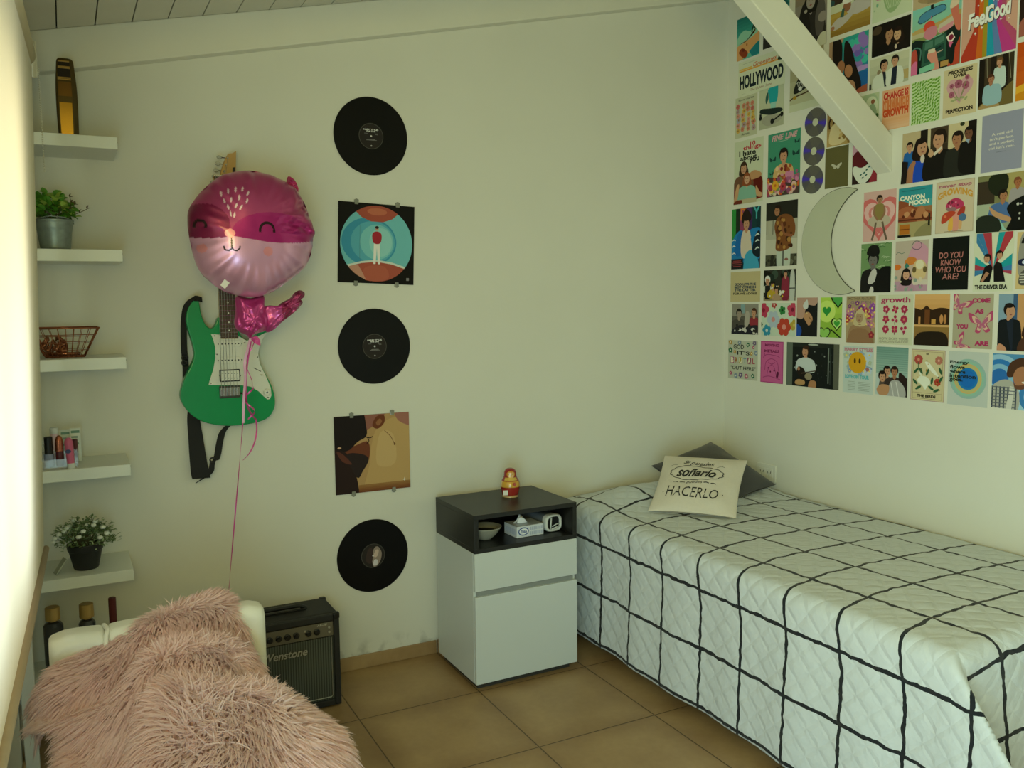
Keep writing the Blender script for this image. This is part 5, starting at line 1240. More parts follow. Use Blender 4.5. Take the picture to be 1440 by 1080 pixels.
@pst('art_print', 'A2', 905, -260, 'A3', 390, -62, '#b7a27c', 'tan print at the top edge of the wall above the car dashboard picture', 'print')
def _(a): a.blob([(.1, .2), (.4, .5), (.8, .3), (.6, .0)], '#9a845c'); a.rect(.3, .05, .5, .3, '#8c7a58')
@pst('photo_print', 'A2', 48, 435, 'A2', 430, 920, '#1f7f86', 'photo of two long-haired people in front of a blue green wave', 'photo')
def _(a):
    a.grad(.3, 0, 1, 1, '#2a6aa0', '#2c9a86', 8); dots(a, 30, ['#3fb39a', '#6c5aa8', '#2f8f9a', '#8a6fb0'], .08, 6, .5, .45, 1, .95); a.rect(.72, .02, 1, .35, '#1f5f9c'); a.blob([(.65, .36), (.75, .44), (1, .44), (1, .38)], '#a88ac0')
    a.blob([(-.1, 1.1), (-.1, .4), (.1, .6), (.35, .95), (.4, 1.1)], '#a98a6a'); a.blob([(.1, 1), (.12, .5), (.3, .3), (.35, .8), (.28, 1)], '#1b130e'); a.blob([(.4, .9), (.42, .3), (.6, -.1), (.85, .1), (.7, .5), (.55, .85)], '#1d1410'); a.ell(.32, .52, .1, .13, '#a5714e'); a.ell(.52, .42, .1, .13, '#b07c56', rot=.3)
    a.blob([(.35, .1), (.5, .25), (.68, .2), (.7, -.1), (.3, -.1)], '#b58a66'); a.blob([(.6, .02), (1, .12), (1, -.05), (.6, -.05)], '#a0563c'); a.blob([(0, .55), (.06, .66), (.12, .55), (.05, .45)], '#2f7fa8')
@pst('photo_print', 'A2', 482, 275, 'A2', 865, 470, '#17120d', 'dark photo of two people with heads close together', 'photo')
def _(a): a.blob([(.0, .75), (.1, .95), (.25, .9), (.2, .7)], '#4a3a28'); a.bust(.44, .60, .12, '#120f0c', '#a57b56', '#1c120c', 0, 3, .6); a.bust(.69, .52, .11, '#1a1310', '#c09a72', '#23160e', 0, 2, -.5, 1.5); a.ell(.64, .14, .03, .05, '#c7b79a')
@pst('photo_print', 'A2', 460, 615, 'A2', 845, 815, '#b9b99a', 'photo of two people in white coats over dark shirts', 'photo')
def _(a):
    a.grad(0, 0, 1, 1, '#a9aa8c', '#c5c4a2', 4); a.rect(.75, .1, 1, .4, '#b09a62'); a.bust(.37, .70, .10, '#cfd2bb', SK, '#1a1410', 0, 2.6, .5); a.poly([(.34, .52), (.42, .48), (.46, .0), (.40, .0)], '#20242c'); a.bust(.66, .76, .09, '#d0d3bf', SK, '#241a12', 0, 2.2); a.poly([(.60, .56), (.72, .58), (.70, .0), (.56, .0)], '#1d2430'); a.blob([(.2, .55), (.27, .6), (.3, .5), (.22, .45)], '#8a7a5a')
    a.rect(0, 0, .05, .2, '#2b2a26')
@pst('art_print', 'A2', 893, 115, 'A3', 358, 640, '#7cb39a', 'illustrated print of a car dashboard with blue mirror and hands', 'print')
def _(a):
    a.grad(0, .6, 1, 1, '#8fb893', '#7cc0b0', 5); a.blob([(0, .66), (.3, .7), (.6, .72), (1, .8), (1, .6), (0, .52)], '#b99c5c'); a.rect(0, .52, 1, .62, '#b8b088'); a.blob([(0, .55), (.3, .55), (.6, .6), (1, .7), (1, .62), (.6, .52), (0, .48)], '#7c8a4c')
    a.blob([(.12, .80), (.2, .90), (.5, .95), (.66, .94), (.68, .86), (.45, .82), (.2, .76)], '#4a86a0'); a.line([(.12, .80), (.2, .90), (.5, .95), (.66, .94), (.68, .86), (.45, .82), (.2, .76), (.12, .80)], .012, '#26343c', True); a.rect(.38, .93, .44, 1, '#1c2222'); a.line([(.4, .84), (.38, .72)], .012, '#b8747a')
    a.ell(.36, .68, .12, .10, '#cf4a34'); a.blob([(.25, .55), (.32, .66), (.5, .66), (.52, .54), (.38, .48)], '#c77d88'); a.poly([(.54, .55), (.56, .66), (.86, .74), (.86, .6)], '#c3b89c'); a.poly([(.56, .53), (.58, .6), (.86, .66), (.84, .56)], '#cf8a90')
    a.blob([(.0, .5), (.4, .46), (.75, .55), (.95, .6), (1, .5), (1, -.1), (-.1, -.1)], '#15231e'); a.poly([(.22, .10), (.24, .46), (.72, .52), (.72, .12)], '#2f5a46'); a.poly([(.28, .34), (.29, .44), (.45, .46), (.45, .36)], '#4a7560'); a.poly([(.49, .37), (.49, .46), (.68, .49), (.68, .40)], '#4a7560'); a.poly([(.28, .14), (.29, .32), (.68, .37), (.68, .17)], '#20443a'); a.line([(.48, .24), (.66, .27)], .02, '#a99a84'); a.line([(.48, .30), (.62, .33)], .02, '#0f1b18')
    a.blob([(.34, .22), (.38, .30), (.50, .30), (.56, .15), (.60, -.05), (.46, -.05), (.44, .1)], '#cf8a74'); a.rect(.36, .27, .5, .33, '#cfc4a4'); a.blob([(.0, .3), (.06, .4), (.13, .3), (.12, -.05), (-.05, -.05)], '#b5493a'); a.blob([(0, .14), (.12, .2), (.12, -.05), (-.05, -.05)], '#d06a90'); a.line([(.02, .38), (.1, .41), (.2, .36), (.19, .2)], .025, '#4c7a6a', True)
    a.poly([(.18, 0), (.18, .08), (.5, .12), (.5, .02)], '#7cbb98'); a.rect(.62, .02, .78, .1, '#b08a4c'); a.blob([(.86, .66), (.78, .88), (.84, .97), (.93, .92), (.96, .74), (1, .7), (1, .5), (.92, .52)], '#c86f58'); a.blob([(.78, .86), (.82, .98), (.92, 1), (.96, .9), (.86, .85)], '#d6c0a0'); a.poly([(.72, .44), (.84, .50), (.90, .40), (.80, .32)], '#e2d4c4'); a.ell(.82, .42, .05, .05, '#7c1f3a'); a.blob([(.78, .36), (.86, .34), (.88, .28), (.8, .28)], '#d2648a')
    a.poly([(.76, 0), (.9, .25), (1, .4), (1, 0)], '#b4452c'); a.blob([(.8, .05), (.82, .28), (.9, .32), (.88, .05)], '#111d1a')
@pst('feel_good_poster', 'A3', 395, -75, 'A3', 928, 490, '#c99a82', 'pink poster with a rainbow road and the words Feel Good')
def _(a):
    cs = ['#b23a24', '#c8641f', '#9a8a24', '#1f94a8', '#5a7aa8', '#b83a80', '#b04a6a']
    top = [.24+.08*k for k in range(8)]; mid = [.23+.083*k for k in range(8)]; bot = [-.05, .28, .40, .48, .62, .76, 1.02, 1.25]
    for k in range(7): a.poly([(top[k], 1), (mid[k], .42), (bot[k], 0), (bot[k+1], 0), (mid[k+1], .42), (top[k+1], 1)], cs[k])
    a.z += .0002
    for dx, dy, c, b in ((.012, -.012, '#5a3a34', .05), (0, 0, '#efe9d8', .04)):
        a.text('Feel', .30+dx, .56+dy, .40, .22, c, b, .3, .12); a.text('Good', .68+dx, .60+dy, .46, .24, c, b, .3, .12)
    for x, y, r in ((.58, .78, .06), (.66, .74, .04), (.36, .80, .035), (.88, .86, .04), (.14, .58, .04), (.38, .42, .035), (.26, .36, .03), (.72, .46, .03), (.8, .5, .03), (.3, .74, .025), (.86, .44, .02)): a.star(x, y, r, '#efe9d8')
    q = random.Random(2)
    for k in range(16): a.star(.4+.5*k/16, .84+.05*q.random(), .015, '#efe0d0')
@pst('photo_print', 'A3', 980, -240, 'A3', 1420, 250, '#2b1c14', 'dark red and black photo at the right edge above the orange print', 'photo')
def _(a): a.blob([(-.05, .1), (.1, .3), (.3, .2), (.3, -.1), (-.05, -.1)], '#9a5a48'); a.bust(.5, .6, .15, '#3a1512', SK2, '#140c08', .1)
@pst('art_print', 'A3', 945, 440, 'A3', 1330, 940, '#c25a14', 'orange and yellow abstract print at the right edge', 'print')
def _(a): a.grad(0, 0, 1, 1, '#c9641c', '#b8480e', 4); a.poly([(0, .0), (0, .24), (.3, .30), (.7, .42), (1, .6), (1, 0)], '#d9a32c'); a.poly([(0, 0), (0, .12), (.5, .2), (1, .3), (1, 0)], '#c98418')
@pst('art_print', 'A2', 335, 985, 'B2', 545, 185, '#b4bd94', 'pale green print with a small seated figure, mostly hidden by the brace', 'print')
def _(a): a.ell(.55, .55, .42, .5, '#a2b48c'); a.ell(.65, .5, .3, .38, '#c9cfae'); a.blob([(.5, .1), (.55, .5), (.75, .6), (.9, .3), (.85, .0)], '#8fa480'); a.ell(.72, .68, .09, .09, '#8a5a3c'); a.blob([(.85, .0), (.9, .2), (1, .1)], '#3a5a2a')
@pst('lettered_print', 'A2', 585, 925, 'B2', 852, 265, '#d9a87c', 'peach print with CHANGE IS in stretched red and orange letters', 'print')
def _(a):
    a.text('CHANGE IS', .5, .85, .9, .18, '#c0392a', .05); 
    for k in range(15): a.rect(.04+k*.064, .44, .04+k*.064+.034, .76, '#d07a44' if k % 2 else '#c96a38'); a.z -= a.dz*.88
    a.z += a.dz; a.text('CHANGE', .5, .60, .92, .30, '#cf7440', .03); a.text('GROWTH', .5, .42, .92, .20, '#c44a24', .06); a.grad(0, .02, 1, .28, '#dcb48e', '#d9a070', 4)
@pst('pattern_print', 'A2', 885, 845, 'B3', 152, 205, '#bcd09a', 'white and green wavy psychedelic pattern print', 'print')
def _(a):
    q = random.Random(9)
    for i in range(11):
        for j in range(13):
            x, y = (i+.5)/11+.02*sin(j), (j+.5)/13+.02*sin(i*2); t = .7+.6*sin(i*.7+j*.5)
            a.ell(x, y, .055, .020+.012*q.random(), '#5f8f2a' if (i+j) % 2 else '#7aa640', 9, rot=t); a.z -= a.dz*.88
@pst('quote_print', 'A3', 200, 722, 'B3', 520, 125, '#c9ba90', 'beige print PROGRESS OVER PERFECTION with pink flowers', 'print')
def _(a):
    a.text('PROGRESS', .5, .92, .74, .085, '#2b2118', .05, .1); a.text('OVER', .5, .835, .38, .075, '#2b2118', .05, .1); a.text('PERFECTION', .5, .12, .82, .085, '#2b2118', .05, -.1)
    a.heart(.5, .55, .40, '#c79a9a'); 
    for x, y, r in ((.46, .66, .12), (.68, .60, .11), (.26, .46, .09), (.26, .64, .07), (.72, .76, .07)): a.line([(x, y), (.5, .3)], .02, '#8a8a5c'); a.flower(x, y, r, '#a0586c', '#7a3a48', 8)
    for k in range(5): a.ell(.3+.1*k, .33+.03*(k % 2), .06, .03, '#9aa070', rot=k)
    a.rect(.42, .05, .6, .056, '#8a7c5c')
@pst('photo_print', 'A3', 560, 610, 'B3', 893, 32, '#2b2418', 'photo of two people in pale shirts among trees', 'photo')
def _(a):
    for k, c in enumerate(('#1a140c', '#3c3220', '#221a10', '#4a4028', '#1c160e', '#352c1a')): a.rect(k/6, 0, (k+1)/6, 1, c); a.z -= a.dz*.88
    a.z += a.dz; a.line([(.22, 1), (.25, .6)], .015, '#8a8468'); a.line([(.85, 1), (.9, .7), (.93, .5)], .015, '#8a8468'); a.blob([(-.1, -.1), (.1, .1), (.5, .2), (1.1, .45), (1.1, -.1)], '#6b5c30'); a.blob([(0, -.05), (.2, .14), (.5, .16), (.6, -.05)], '#a58a58')
    a.bust(.60, .86, .09, '#b8c8bc', SK, '#6b4a2a', .40, 1.8, -.6); a.bust(.36, .56, .10, '#8fb0b4', SK2, '#4a2a18', .10, 2.4, .4, lean=.5)
# ---- left column
@pst('flower_print', 'A1', 105, 1003, 'B1', 320, 348, '#b9ba98', 'grey print of many small daisies beside the skateboard print', 'print')
def _(a):
    a.text('flower market', .5, .93, .72, .05, '#4a4a3c', .01)
    q = random.Random(4)
    for r_ in range(6):
        for k in range(4): a.flower(.16+.22*k+q.uniform(-.04, .04), .20+.115*r_+q.uniform(-.02, .02), q.uniform(.075, .11), q.choice(['#c07a62', '#c9a24c', '#a58a8c', '#b8605a', '#9a9aa8', '#c98a7a']), '#8a6a3a', 6, q.random())
    a.text('florals', .5, .07, .36, .05, '#4a4a3c', .0, .3)
@pst('skateboard_print', 'A1', 348, 922, 'B1', 590, 252, '#b8bc9a', 'photo of a teal-trousered leg on a black skateboard', 'photo')
def _(a):
    a.rect(0, 0, 1, .3, '#a8aa8c'); a.blob([(.1, .2), (.3, .33), (.8, .28), (.9, .15), (.4, .05)], '#9c9a84'); a.blob([(.35, .95), (.5, 1.02), (.75, 1.05), (.72, .62), (.45, .60), (.40, .8)], '#1f9a9c'); a.poly([(.46, .62), (.70, .62), (.66, .42), (.48, .42)], '#8ebfae'); a.blob([(.42, .42), (.46, .48), (.66, .46), (.72, .38), (.55, .35), (.42, .37)], '#4ea8a0'); a.blob([(.44, .385), (.6, .36), (.72, .385), (.55, .345)], '#dcdcc6')
    a.blob([(.02, .46), (.1, .52), (.4, .49), (.8, .45), (.95, .40), (.9, .34), (.5, .32), (.1, .40)], '#1e2a26'); a.rect(.02, .3, .1, .4, '#191c1a'); a.ell(.06, .29, .06, .06, '#141614'); a.ell(.55, .15, .08, .08, '#151715'); a.ell(.93, .27, .06, .07, '#151715'); a.line([(.55, .15), (.93, .28)], .05, '#1a1d1b'); a.blob([(.28, .82), (.36, .9), (.38, .75), (.3, .62), (.26, .7)], '#2c5a52')
@pst('photo_print', 'A1', 662, 540, 'B1', 985, 48, '#b4ac86', 'print of a black bird-like shape with white lettering, cut by the brace', 'print')
def _(a):
    a.grad(0, 0, 1, 1, '#b8b892', '#9c9068', 4); a.blob([(.12, .30), (.2, .48), (.4, .62), (.6, .7), (.78, .55), (.7, .42), (.4, .32)], '#1d1e1a'); a.ell(.32, .36, .06, .05, '#d9d8c6'); a.text('THINKING', .45, .50, .5, .08, '#b9b8a4', .03, .2, .4); a.text('OF YOU', .50, .43, .36, .07, '#b9b8a4', .03, .2, .4); a.line([(0, .20), (.15, .24), (.5, .27), (.62, .30)], .03, '#4a3218', True); a.ell(.16, .23, .06, .04, '#a58226'); a.rect(0, 0, 1, .12, '#c2c5a2')
@pst('film_poster', 'B1', 95, 438, 'B1', 378, 1025, '#c3c8a8', 'pale poster with red and black title over two people in a red armchair')
def _(a):
    for t, x, y, w, h, c in (('10', .64, .93, .18, .07, '#b3303c'), ('things', .62, .865, .62, .085, '#b3303c'), ('I hate', .46, .795, .58, .085, '#1f2420'), ('about', .50, .72, .58, .075, '#1f2420'), ('you', .70, .66, .34, .095, '#1f2420')): a.text(t, x, y, w, h, c, .03)
    a.blob([(.0, .08), (.02, .32), (.15, .36), (.5, .42), (.85, .42), (.98, .34), (1.0, .06)], '#7a2014'); a.blob([(.7, .1), (.72, .4), (.94, .42), (.92, .1)], '#5c160e'); a.bust(.34, .56, .115, '#6b4a34', SK, BR_, .25, 2.6, 0, 1.5); a.blob([(.45, .42), (.7, .50), (.95, .44), (.9, .38), (.6, .36)], '#b98a5e')
    a.bust(.46, .385, .11, '#7fae96', '#c79a78', '#8a4a28', .06, 2.6, 0, 1.4); a.blob([(.0, .02), (.1, .28), (.2, .3), (.12, .05)], '#c2976c'); a.blob([(.78, .26), (.9, .16), (1., .12), (.98, .07), (.8, .1)], '#c2976c'); a.rect(.15, 0, .8, .07, '#b5aa84'); a.blob([(-.02, -.02), (.05, .05), (.3, .06), (.25, -.02)], '#6b2a18')
@pst('music_poster', 'B1', 437, 362, 'B1', 753, 942, '#3f8a6c', 'teal poster of a person in a flowered shirt with butterflies and flowers', 'poster')
def _(a):
    for k, t in enumerate(('FINE', 'LINE')): a.text(t, .30+.42*k, .925, .38, .09, '#c79a9c', .04, .3, .02)
    a.rect(.3, .855, .62, .862, '#9ab59c')
    for x, y, r in ((.9, .80, .07), (.87, .62, .10), (.16, .58, .09), (.12, .36, .05), (.2, .38, .04)):
        a.blob([(x, y), (x-r, y+r*.6), (x-r*.9, y-r*.2), (x, y-r*.1)], '#1c3f3a'); a.blob([(x, y), (x+r, y+r*.6), (x+r*.9, y-r*.2), (x, y-r*.1)], '#1c3f3a')
    a.bust(.50, .62, .13, '#c9a468', SK, '#1c1410', .2, 2.2); dots(a, 26, ['#7a2c22', '#d9b88a', '#a0522c', '#c98a90'], .045, 5, .3, .24, .74, .46)
    a.blob([(-.1, .28), (.2, .3), (.6, .22), (1.1, .2), (1.1, -.1), (-.1, -.1)], '#4a3a34'); dots(a, 60, ['#c77d8a', '#c9582c', '#d9a93a', '#a03a4a', '#7a8a4a', '#d6b0a0', '#8a4a6a'], .06, 8, 0, .02, 1, .27); dots(a, 14, ['#c77d9a', '#a05a7a'], .05, 9, .62, .2, 1, .36); a.text('love', .18, .05, .24, .05, '#d9d3b4', .01, .3); a.flower(.26, .17, .11, '#d9a02c', '#c96a20', 7); a.flower(.5, .14, .09, '#b03a44', '#701c28', 7)
# CDs
mcd = printed('disc_painted_sheen', .25, metal=.75, coat=.4)
for k, (x0, x1, y0, y1, lb) in enumerate(((808, 1022, 86, 371, 'topmost of the three'), (791, 1006, 380, 664, 'middle one of the three'), (778, 993, 672, 948, 'lowest of the three, above the moon mirror'))):
    u0, _v = wp('B1', x0, (y0+y1)/2); u1, _v2 = wp('B1', x1, (y0+y1)/2); v = wp('B1', (x0+x1)/2, (y0+y1)/2)[1]; u = (u0+u1)/2; r = .060
    t = thing('compact_disc', 'shiny grey compact disc on the right wall, '+lb, 'disc', (0, -u, v), 0, 'discs on the picture wall')
    mb = MB(); n = 120
    for i in range(n):
        a0, a1 = 2*pi*i/n, 2*pi*(i+1)/n; aa = (a0+a1)/2
        d = min(abs((aa-2.95+pi) % (2*pi)-pi), abs((aa-6.05+pi) % (2*pi)-pi)); c = '#4a35c8' if d < .12 else '#4d41a0' if d < .22 else '#55507f' if d < .34 else '#5c5a60' if d < .9 else '#67655f'  # violet sheen of the disc painted into the wedge colours
        mb.add([RW(.016*cos(a0), .016*sin(a0), .0014), RW(r*cos(a0), r*sin(a0), .0014), RW(r*cos(a1), r*sin(a1), .0014), RW(.016*cos(a1), .016*sin(a1), .0014)], [(0, 1, 2, 3)], 0, c)
        mb.add([RW(r*cos(a0), r*sin(a0), .0002), RW(r*cos(a0), r*sin(a0), .0014), RW(r*cos(a1), r*sin(a1), .0014), RW(r*cos(a1), r*sin(a1), .0002)], [(0, 1, 2, 3)], 0, '#8a8a8a')
    mb.build('disc', mcd, t)
    MB().prism([(.0168*cos(2*pi*i/40), .0168*sin(2*pi*i/40)) for i in range(40)], .0002, .0011, RW).build('clear_hub', mat('pale_hub', '#c9cbb4', .3), t)
@pst('photo_print', 'B2', 28, 92, 'B2', 250, 440, '#a88a56', 'sepia photo of a swan-like shape between the top disc and the brace', 'photo')
def _(a): a.grad(0, 0, 1, 1, '#b89a5c', '#8a6a3c', 5); a.blob([(.1, .1), (.2, .5), (.5, .55), (.7, .4), (.9, .15), (.5, .02)], '#d2bf8c'); a.line([(.12, .45), (.10, .62), (.2, .72), (.32, .66), (.26, .55)], .07, '#2c2014', True); a.blob([(.3, .62), (.5, .72), (.8, .6), (.5, .55)], '#4a361e'); dots(a, 14, ['#8a6a34', '#c9aa6a'], .06, 3, .5, .05, 1, .4)
@pst('art_print', 'B2', 8, 502, 'B2', 233, 872, '#5f5a33', 'plain olive print with a small pale butterfly', 'print')
def _(a):
    for s in (-1, 1): a.blob([(.5, .53), (.5+s*.2, .60), (.5+s*.21, .545), (.5+s*.14, .52), (.5+s*.12, .475), (.5+s*.04, .465)], '#b9b59a')
@pst('photo_print', 'B2', 285, 425, 'B2', 525, 828, '#2b1a18', 'photo of a pink and white guitar body below the brace', 'photo')
def _(a):
    a.blob([(0, .7), (.1, 1), (.4, 1.02), (.8, .8), (.7, .6), (.3, .55)], '#c99aa4'); a.blob([(0, .62), (.2, .75), (.55, .7), (.6, .45), (.3, .36), (0, .44)], '#5c1c20'); a.blob([(.02, .3), (.1, .42), (.4, .36), (.9, .5), (1.05, .4), (.75, .12), (.45, -.02), (.2, .08)], '#d3d6c4')
    for x, y in ((.36, .2), (.5, .24), (.6, .3), (.44, .13), (.58, .18), (.7, .36)): a.ell(x, y, .05, .025, '#1f5a50', 8, rot=.5)
    a.blob([(.75, .1), (.9, .3), (1.05, .28), (1.05, -.05), (.7, -.05)], '#8a2c34'); a.line([(.5, .62), (.7, .48), (.86, .45)], .05, '#14100e')
@pst('photo_print', 'B2', 790, 352, 'B3', 512, 752, '#3a2f22', 'large photo of people in dark suits with one in a blue dress', 'photo')
def _(a):
    a.grad(0, .0, 1, 1, '#2c241a', '#4a3c2a', 3); a.rect(0, .45, .26, 1, '#b8a67e'); a.rect(.26, .5, .36, 1, '#1e1812'); a.rect(.36, .2, .40, 1, '#c2b48e'); a.rect(.64, .3, .9, 1, '#c6b78c'); a.rect(.9, .0, 1, 1, '#1b1510'); a.ell(.82, .97, .03, .025, '#2c3320')
    a.bust(.11, .72, .045, '#1f5fa0', SK, '#1a120e', .3, 1.8); a.bust(.27, .66, .085, '#1c4ab0', SK, '#1c120c', 0, 1.5, .8, 1.6); a.blob([(.06, -.05), (.1, .3), (.2, .42), (.2, -.05)], SK2); a.blob([(.18, -.05), (.2, .36), (.34, .36), (.36, -.05)], '#1b48b4'); a.ell(.30, .44, .03, .05, '#c9bfae')
    a.bust(.53, .76, .09, '#16130f', SK, '#21160e', 0, 2.2, -.6); a.poly([(.44, .5), (.56, .62), (.57, .58), (.47, .46)], '#cfc5ae'); a.bust(.77, .70, .07, '#25261f', SK2, '#1f160f', 0, 2.2, -.5); a.bust(.92, .77, .06, '#14120f', '#6f4a34', '#15100c', .1, 2, -.5); a.poly([(.87, .66), (.93, .66), (.91, .58)], '#8fa3b4'); a.blob([(.38, .5), (.42, .6), (.46, .5), (.42, .44)], '#c29a74'); a.poly([(.0, .0), (.02, .45), (.1, .42), (.08, 0)], '#1a1411')
@pst('quote_print', 'B3', 590, 172, 'B3', 982, 688, '#8e90a0', 'plain lavender grey print with four lines of white lettering', 'print')
def _(a):
    for k, t in enumerate(('A real girl', "isn't perfect,", 'and a perfect', "girl isn't real.")): a.text(t, .5, .64-.08*k, (.5, .58, .6, .64)[k], .06, '#cfcab8', .02)
    a.rect(.38, .325, .62, .332, '#6a6a72')
@pst('dancer_poster', 'B2', 398, 945, 'C2', 712, 412, '#cfa79c', 'pink heart poster of a seated person in a tutu, right of the moon mirror')
def _(a):
    a.heart(.5, .50, .62, '#cc6a66'); a.heart(.5, .50, .48, '#dcb0a8'); a.heart(.5, .50, .34, '#cf807a'); a.heart(.5, .52, .26, '#dcb4aa'); a.ell(.5, .40, .36, .16, '#b9aa92'); a.line([(.40, .38), (.36, .2), (.28, .02)], .06, '#6a5a48'); a.line([(.60, .38), (.66, .2), (.74, .02)], .06, '#6a5a48'); a.heart(.5, .22, .10, '#cc6a66')
    a.blob([(.36, .68), (.42, .74), (.58, .74), (.64, .68), (.6, .45), (.4, .45)], '#8a7a44'); a.line([(.36, .7), (.34, .55), (.46, .42)], .06, '#8f6a4c', True); a.line([(.64, .7), (.66, .55), (.54, .42)], .06, '#8f6a4c', True); a.head(.5, .82, .09, '#a57a5a', '#2a1c14')
@pst('travel_poster', 'B2', 752, 905, 'C3', 68, 367, '#9a6a42', 'poster reading CANYON MOON over red desert rocks')
def _(a):
    a.rect(0, .72, 1, 1, '#2f8f96'); a.rect(0, .6, 1, .74, '#4a9c9c'); a.blob([(-.1, .7), (.2, .72), (.5, .6), (.9, .5), (1.1, .4), (1.1, .2), (-.1, .2)], '#8c4a2c'); a.blob([(0, .55), (.3, .62), (.55, .5), (.4, .4), (0, .42)], '#a5603c'); a.blob([(.5, .45), (.7, .62), (.85, .45), (.9, .3), (.6, .3)], '#b0744a'); a.rect(0, .33, 1, .36, '#5c2c1a'); a.rect(0, 0, 1, .3, '#a59868'); a.rect(.05, .06, .36, .26, '#b06a24'); a.rect(.05, .15, .36, .17, '#7a3f14'); a.rect(0, .0, .4, .05, '#1d1c16'); a.blob([(.5, .0), (.7, .2), (.95, .24), (1, .0)], '#8a8258'); a.rect(.9, .2, .96, .45, '#20211a'); dots(a, 10, ['#5c2a18', '#c08a5c'], .06, 3, .05, .34, .9, .55)
    a.text('CANYON', .42, .79, .74, .10, '#efe7c8', .05); a.text('MOON', .62, .685, .6, .10, '#efe7c8', .05); a.rect(.1, .93, .8, .94, '#28666a')
@pst('mushroom_print', 'B3', 127, 845, 'C3', 493, 322, '#c9b99a', 'beige print never stop GROWING with red mushrooms', 'print')
def _(a):
    a.text('never stop', .5, .90, .86, .085, '#a8646c', .04); a.text('GROWING', .5, .70, .92, .13, '#c9943a', .05, 0, 0, .10)
    a.blob([(.44, .06), (.48, .4), (.6, .4), (.62, .06)], '#d2907c'); a.blob([(.34, .06), (.38, .28), (.46, .28), (.46, .06)], '#d9a84a'); a.blob([(.62, .08), (.64, .3), (.7, .3), (.7, .08)], '#d0a06a'); a.blob([(.27, .50), (.36, .62), (.55, .66), (.72, .58), (.72, .48), (.5, .44)], '#b8385c'); a.blob([(.27, .48), (.4, .50), (.55, .47), (.5, .40), (.33, .42)], '#8f6a6a'); dots(a, 9, ['#d9849a', '#7a2440'], .03, 4, .34, .5, .66, .62)
    a.blob([(.16, .2), (.2, .36), (.4, .42), (.54, .38), (.4, .28), (.26, .2)], '#b8442c'); a.ell(.26, .32, .04, .03, '#d6774c'); a.blob([(.58, .34), (.66, .46), (.78, .48), (.74, .32)], '#a83a2c'); a.ell(.72, .28, .10, .09, '#4a6c8c'); a.rect(.25, .022, .75, .03, '#7a6a54'); a.frame(.012, '#b3a386')
@pst('photo_print', 'B3', 545, 785, 'C3', 1130, 300, '#4a4a34', 'photo of two people sitting outdoors by a dark bush', 'photo')
def _(a):
    a.rect(0, .5, 1, 1, '#7a7a50'); a.rect(.5, .5, 1, 1, '#a3975c'); a.rect(0, .45, .3, .9, '#3a3022'); a.blob([(.2, .95), (.35, 1.02), (.52, .95), (.5, .7), (.35, .62), (.2, .75)], '#1e2414'); a.rect(0, .0, 1, .5, '#8f9878'); a.rect(0, .3, .25, .5, '#a3ad90')
    a.bust(.44, .62, .075, '#4a6a98', SK2, '#1b140e', .2, 2.4, .6, lean=-.4); a.bust(.68, .82, .06, '#9a9490', '#a0643f', '#7a4a30', .45, 2, .5); a.blob([(-.05, .05), (.05, .28), (.3, .28), (.45, .1), (.3, -.05)], '#23291f'); a.blob([(.22, .45), (.35, .35), (.58, .24), (.62, .2), (.55, .16), (.3, .28)], '#b98f66'); a.blob([(.52, .4), (.7, .55), (1.1, .6), (1.1, -.05), (.55, .0), (.6, .2)], '#0f110e'); a.poly([(.4, .22), (.52, .02), (.46, .02)], '#8fc0b0'); dots(a, 8, ['#b9b8a8'], .02, 5, .7, .1, 1, .5)
# ---- second block, left
@pst('magazine_print', 'C1', 70, 108, 'C1', 352, 697, '#16384a', 'blue print of a person in an open blue jacket under coloured letters', 'print')
def _(a):
    for k, c in enumerate(('#2f8a3a', '#1d2c1c', '#8a3f5c', '#a5522c', '#3c2a5c', '#153a3c', '#123236')): a.rect(k/7, .45, (k+1)/7, 1, c); a.z -= a.dz*.88
    a.z += a.dz
    for t, x, c in (('R', .42, '#d07a34'), ('R', .62, '#4a2c5c'), ('Y', .86, '#4aa8a8')): a.text(t, x, .90, .22, .20, c, .02)
    a.blob([(-.05, .2), (.05, .5), (.3, .64), (.5, .6), (.8, .66), (1.05, .6), (1.05, .2), (.5, .1)], '#1f78b0'); a.blob([(.1, .25), (.2, .55), (.38, .6), (.36, .25)], '#1a66a8'); a.blob([(.36, .56), (.62, .56), (.72, .3), (.7, .2), (.36, .2)], '#cdbfa8'); a.blob([(.42, .0), (.5, .24), (.75, .30), (.95, .1), (.9, -.05), (.42, -.05)], '#3f9ab8'); a.blob([(.74, .25), (.8, .5), (.98, .6), (1.02, .2)], '#12202a')
    for y in (.3, .42, .52): a.blob([(.82, y), (.9, y+.05), (.98, y+.02), (.9, y+.02)], '#d2dccf'); a.blob([(.02, y-.06), (.08, y-.02), (.16, y-.05), (.08, y-.04)], '#cfd8cc')
    a.bust(.52, .74, .12, '#cdbfa8', SK, '#20140e', .5, 1.2); a.blob([(.36, .86), (.5, .98), (.68, .88), (.66, .78), (.5, .84), (.38, .76)], '#241710'); a.rect(.0, 0, .42, .17, '#1b1d1f'); lines(a, .04, .38, .03, .15, 4, '#8a3a3a')
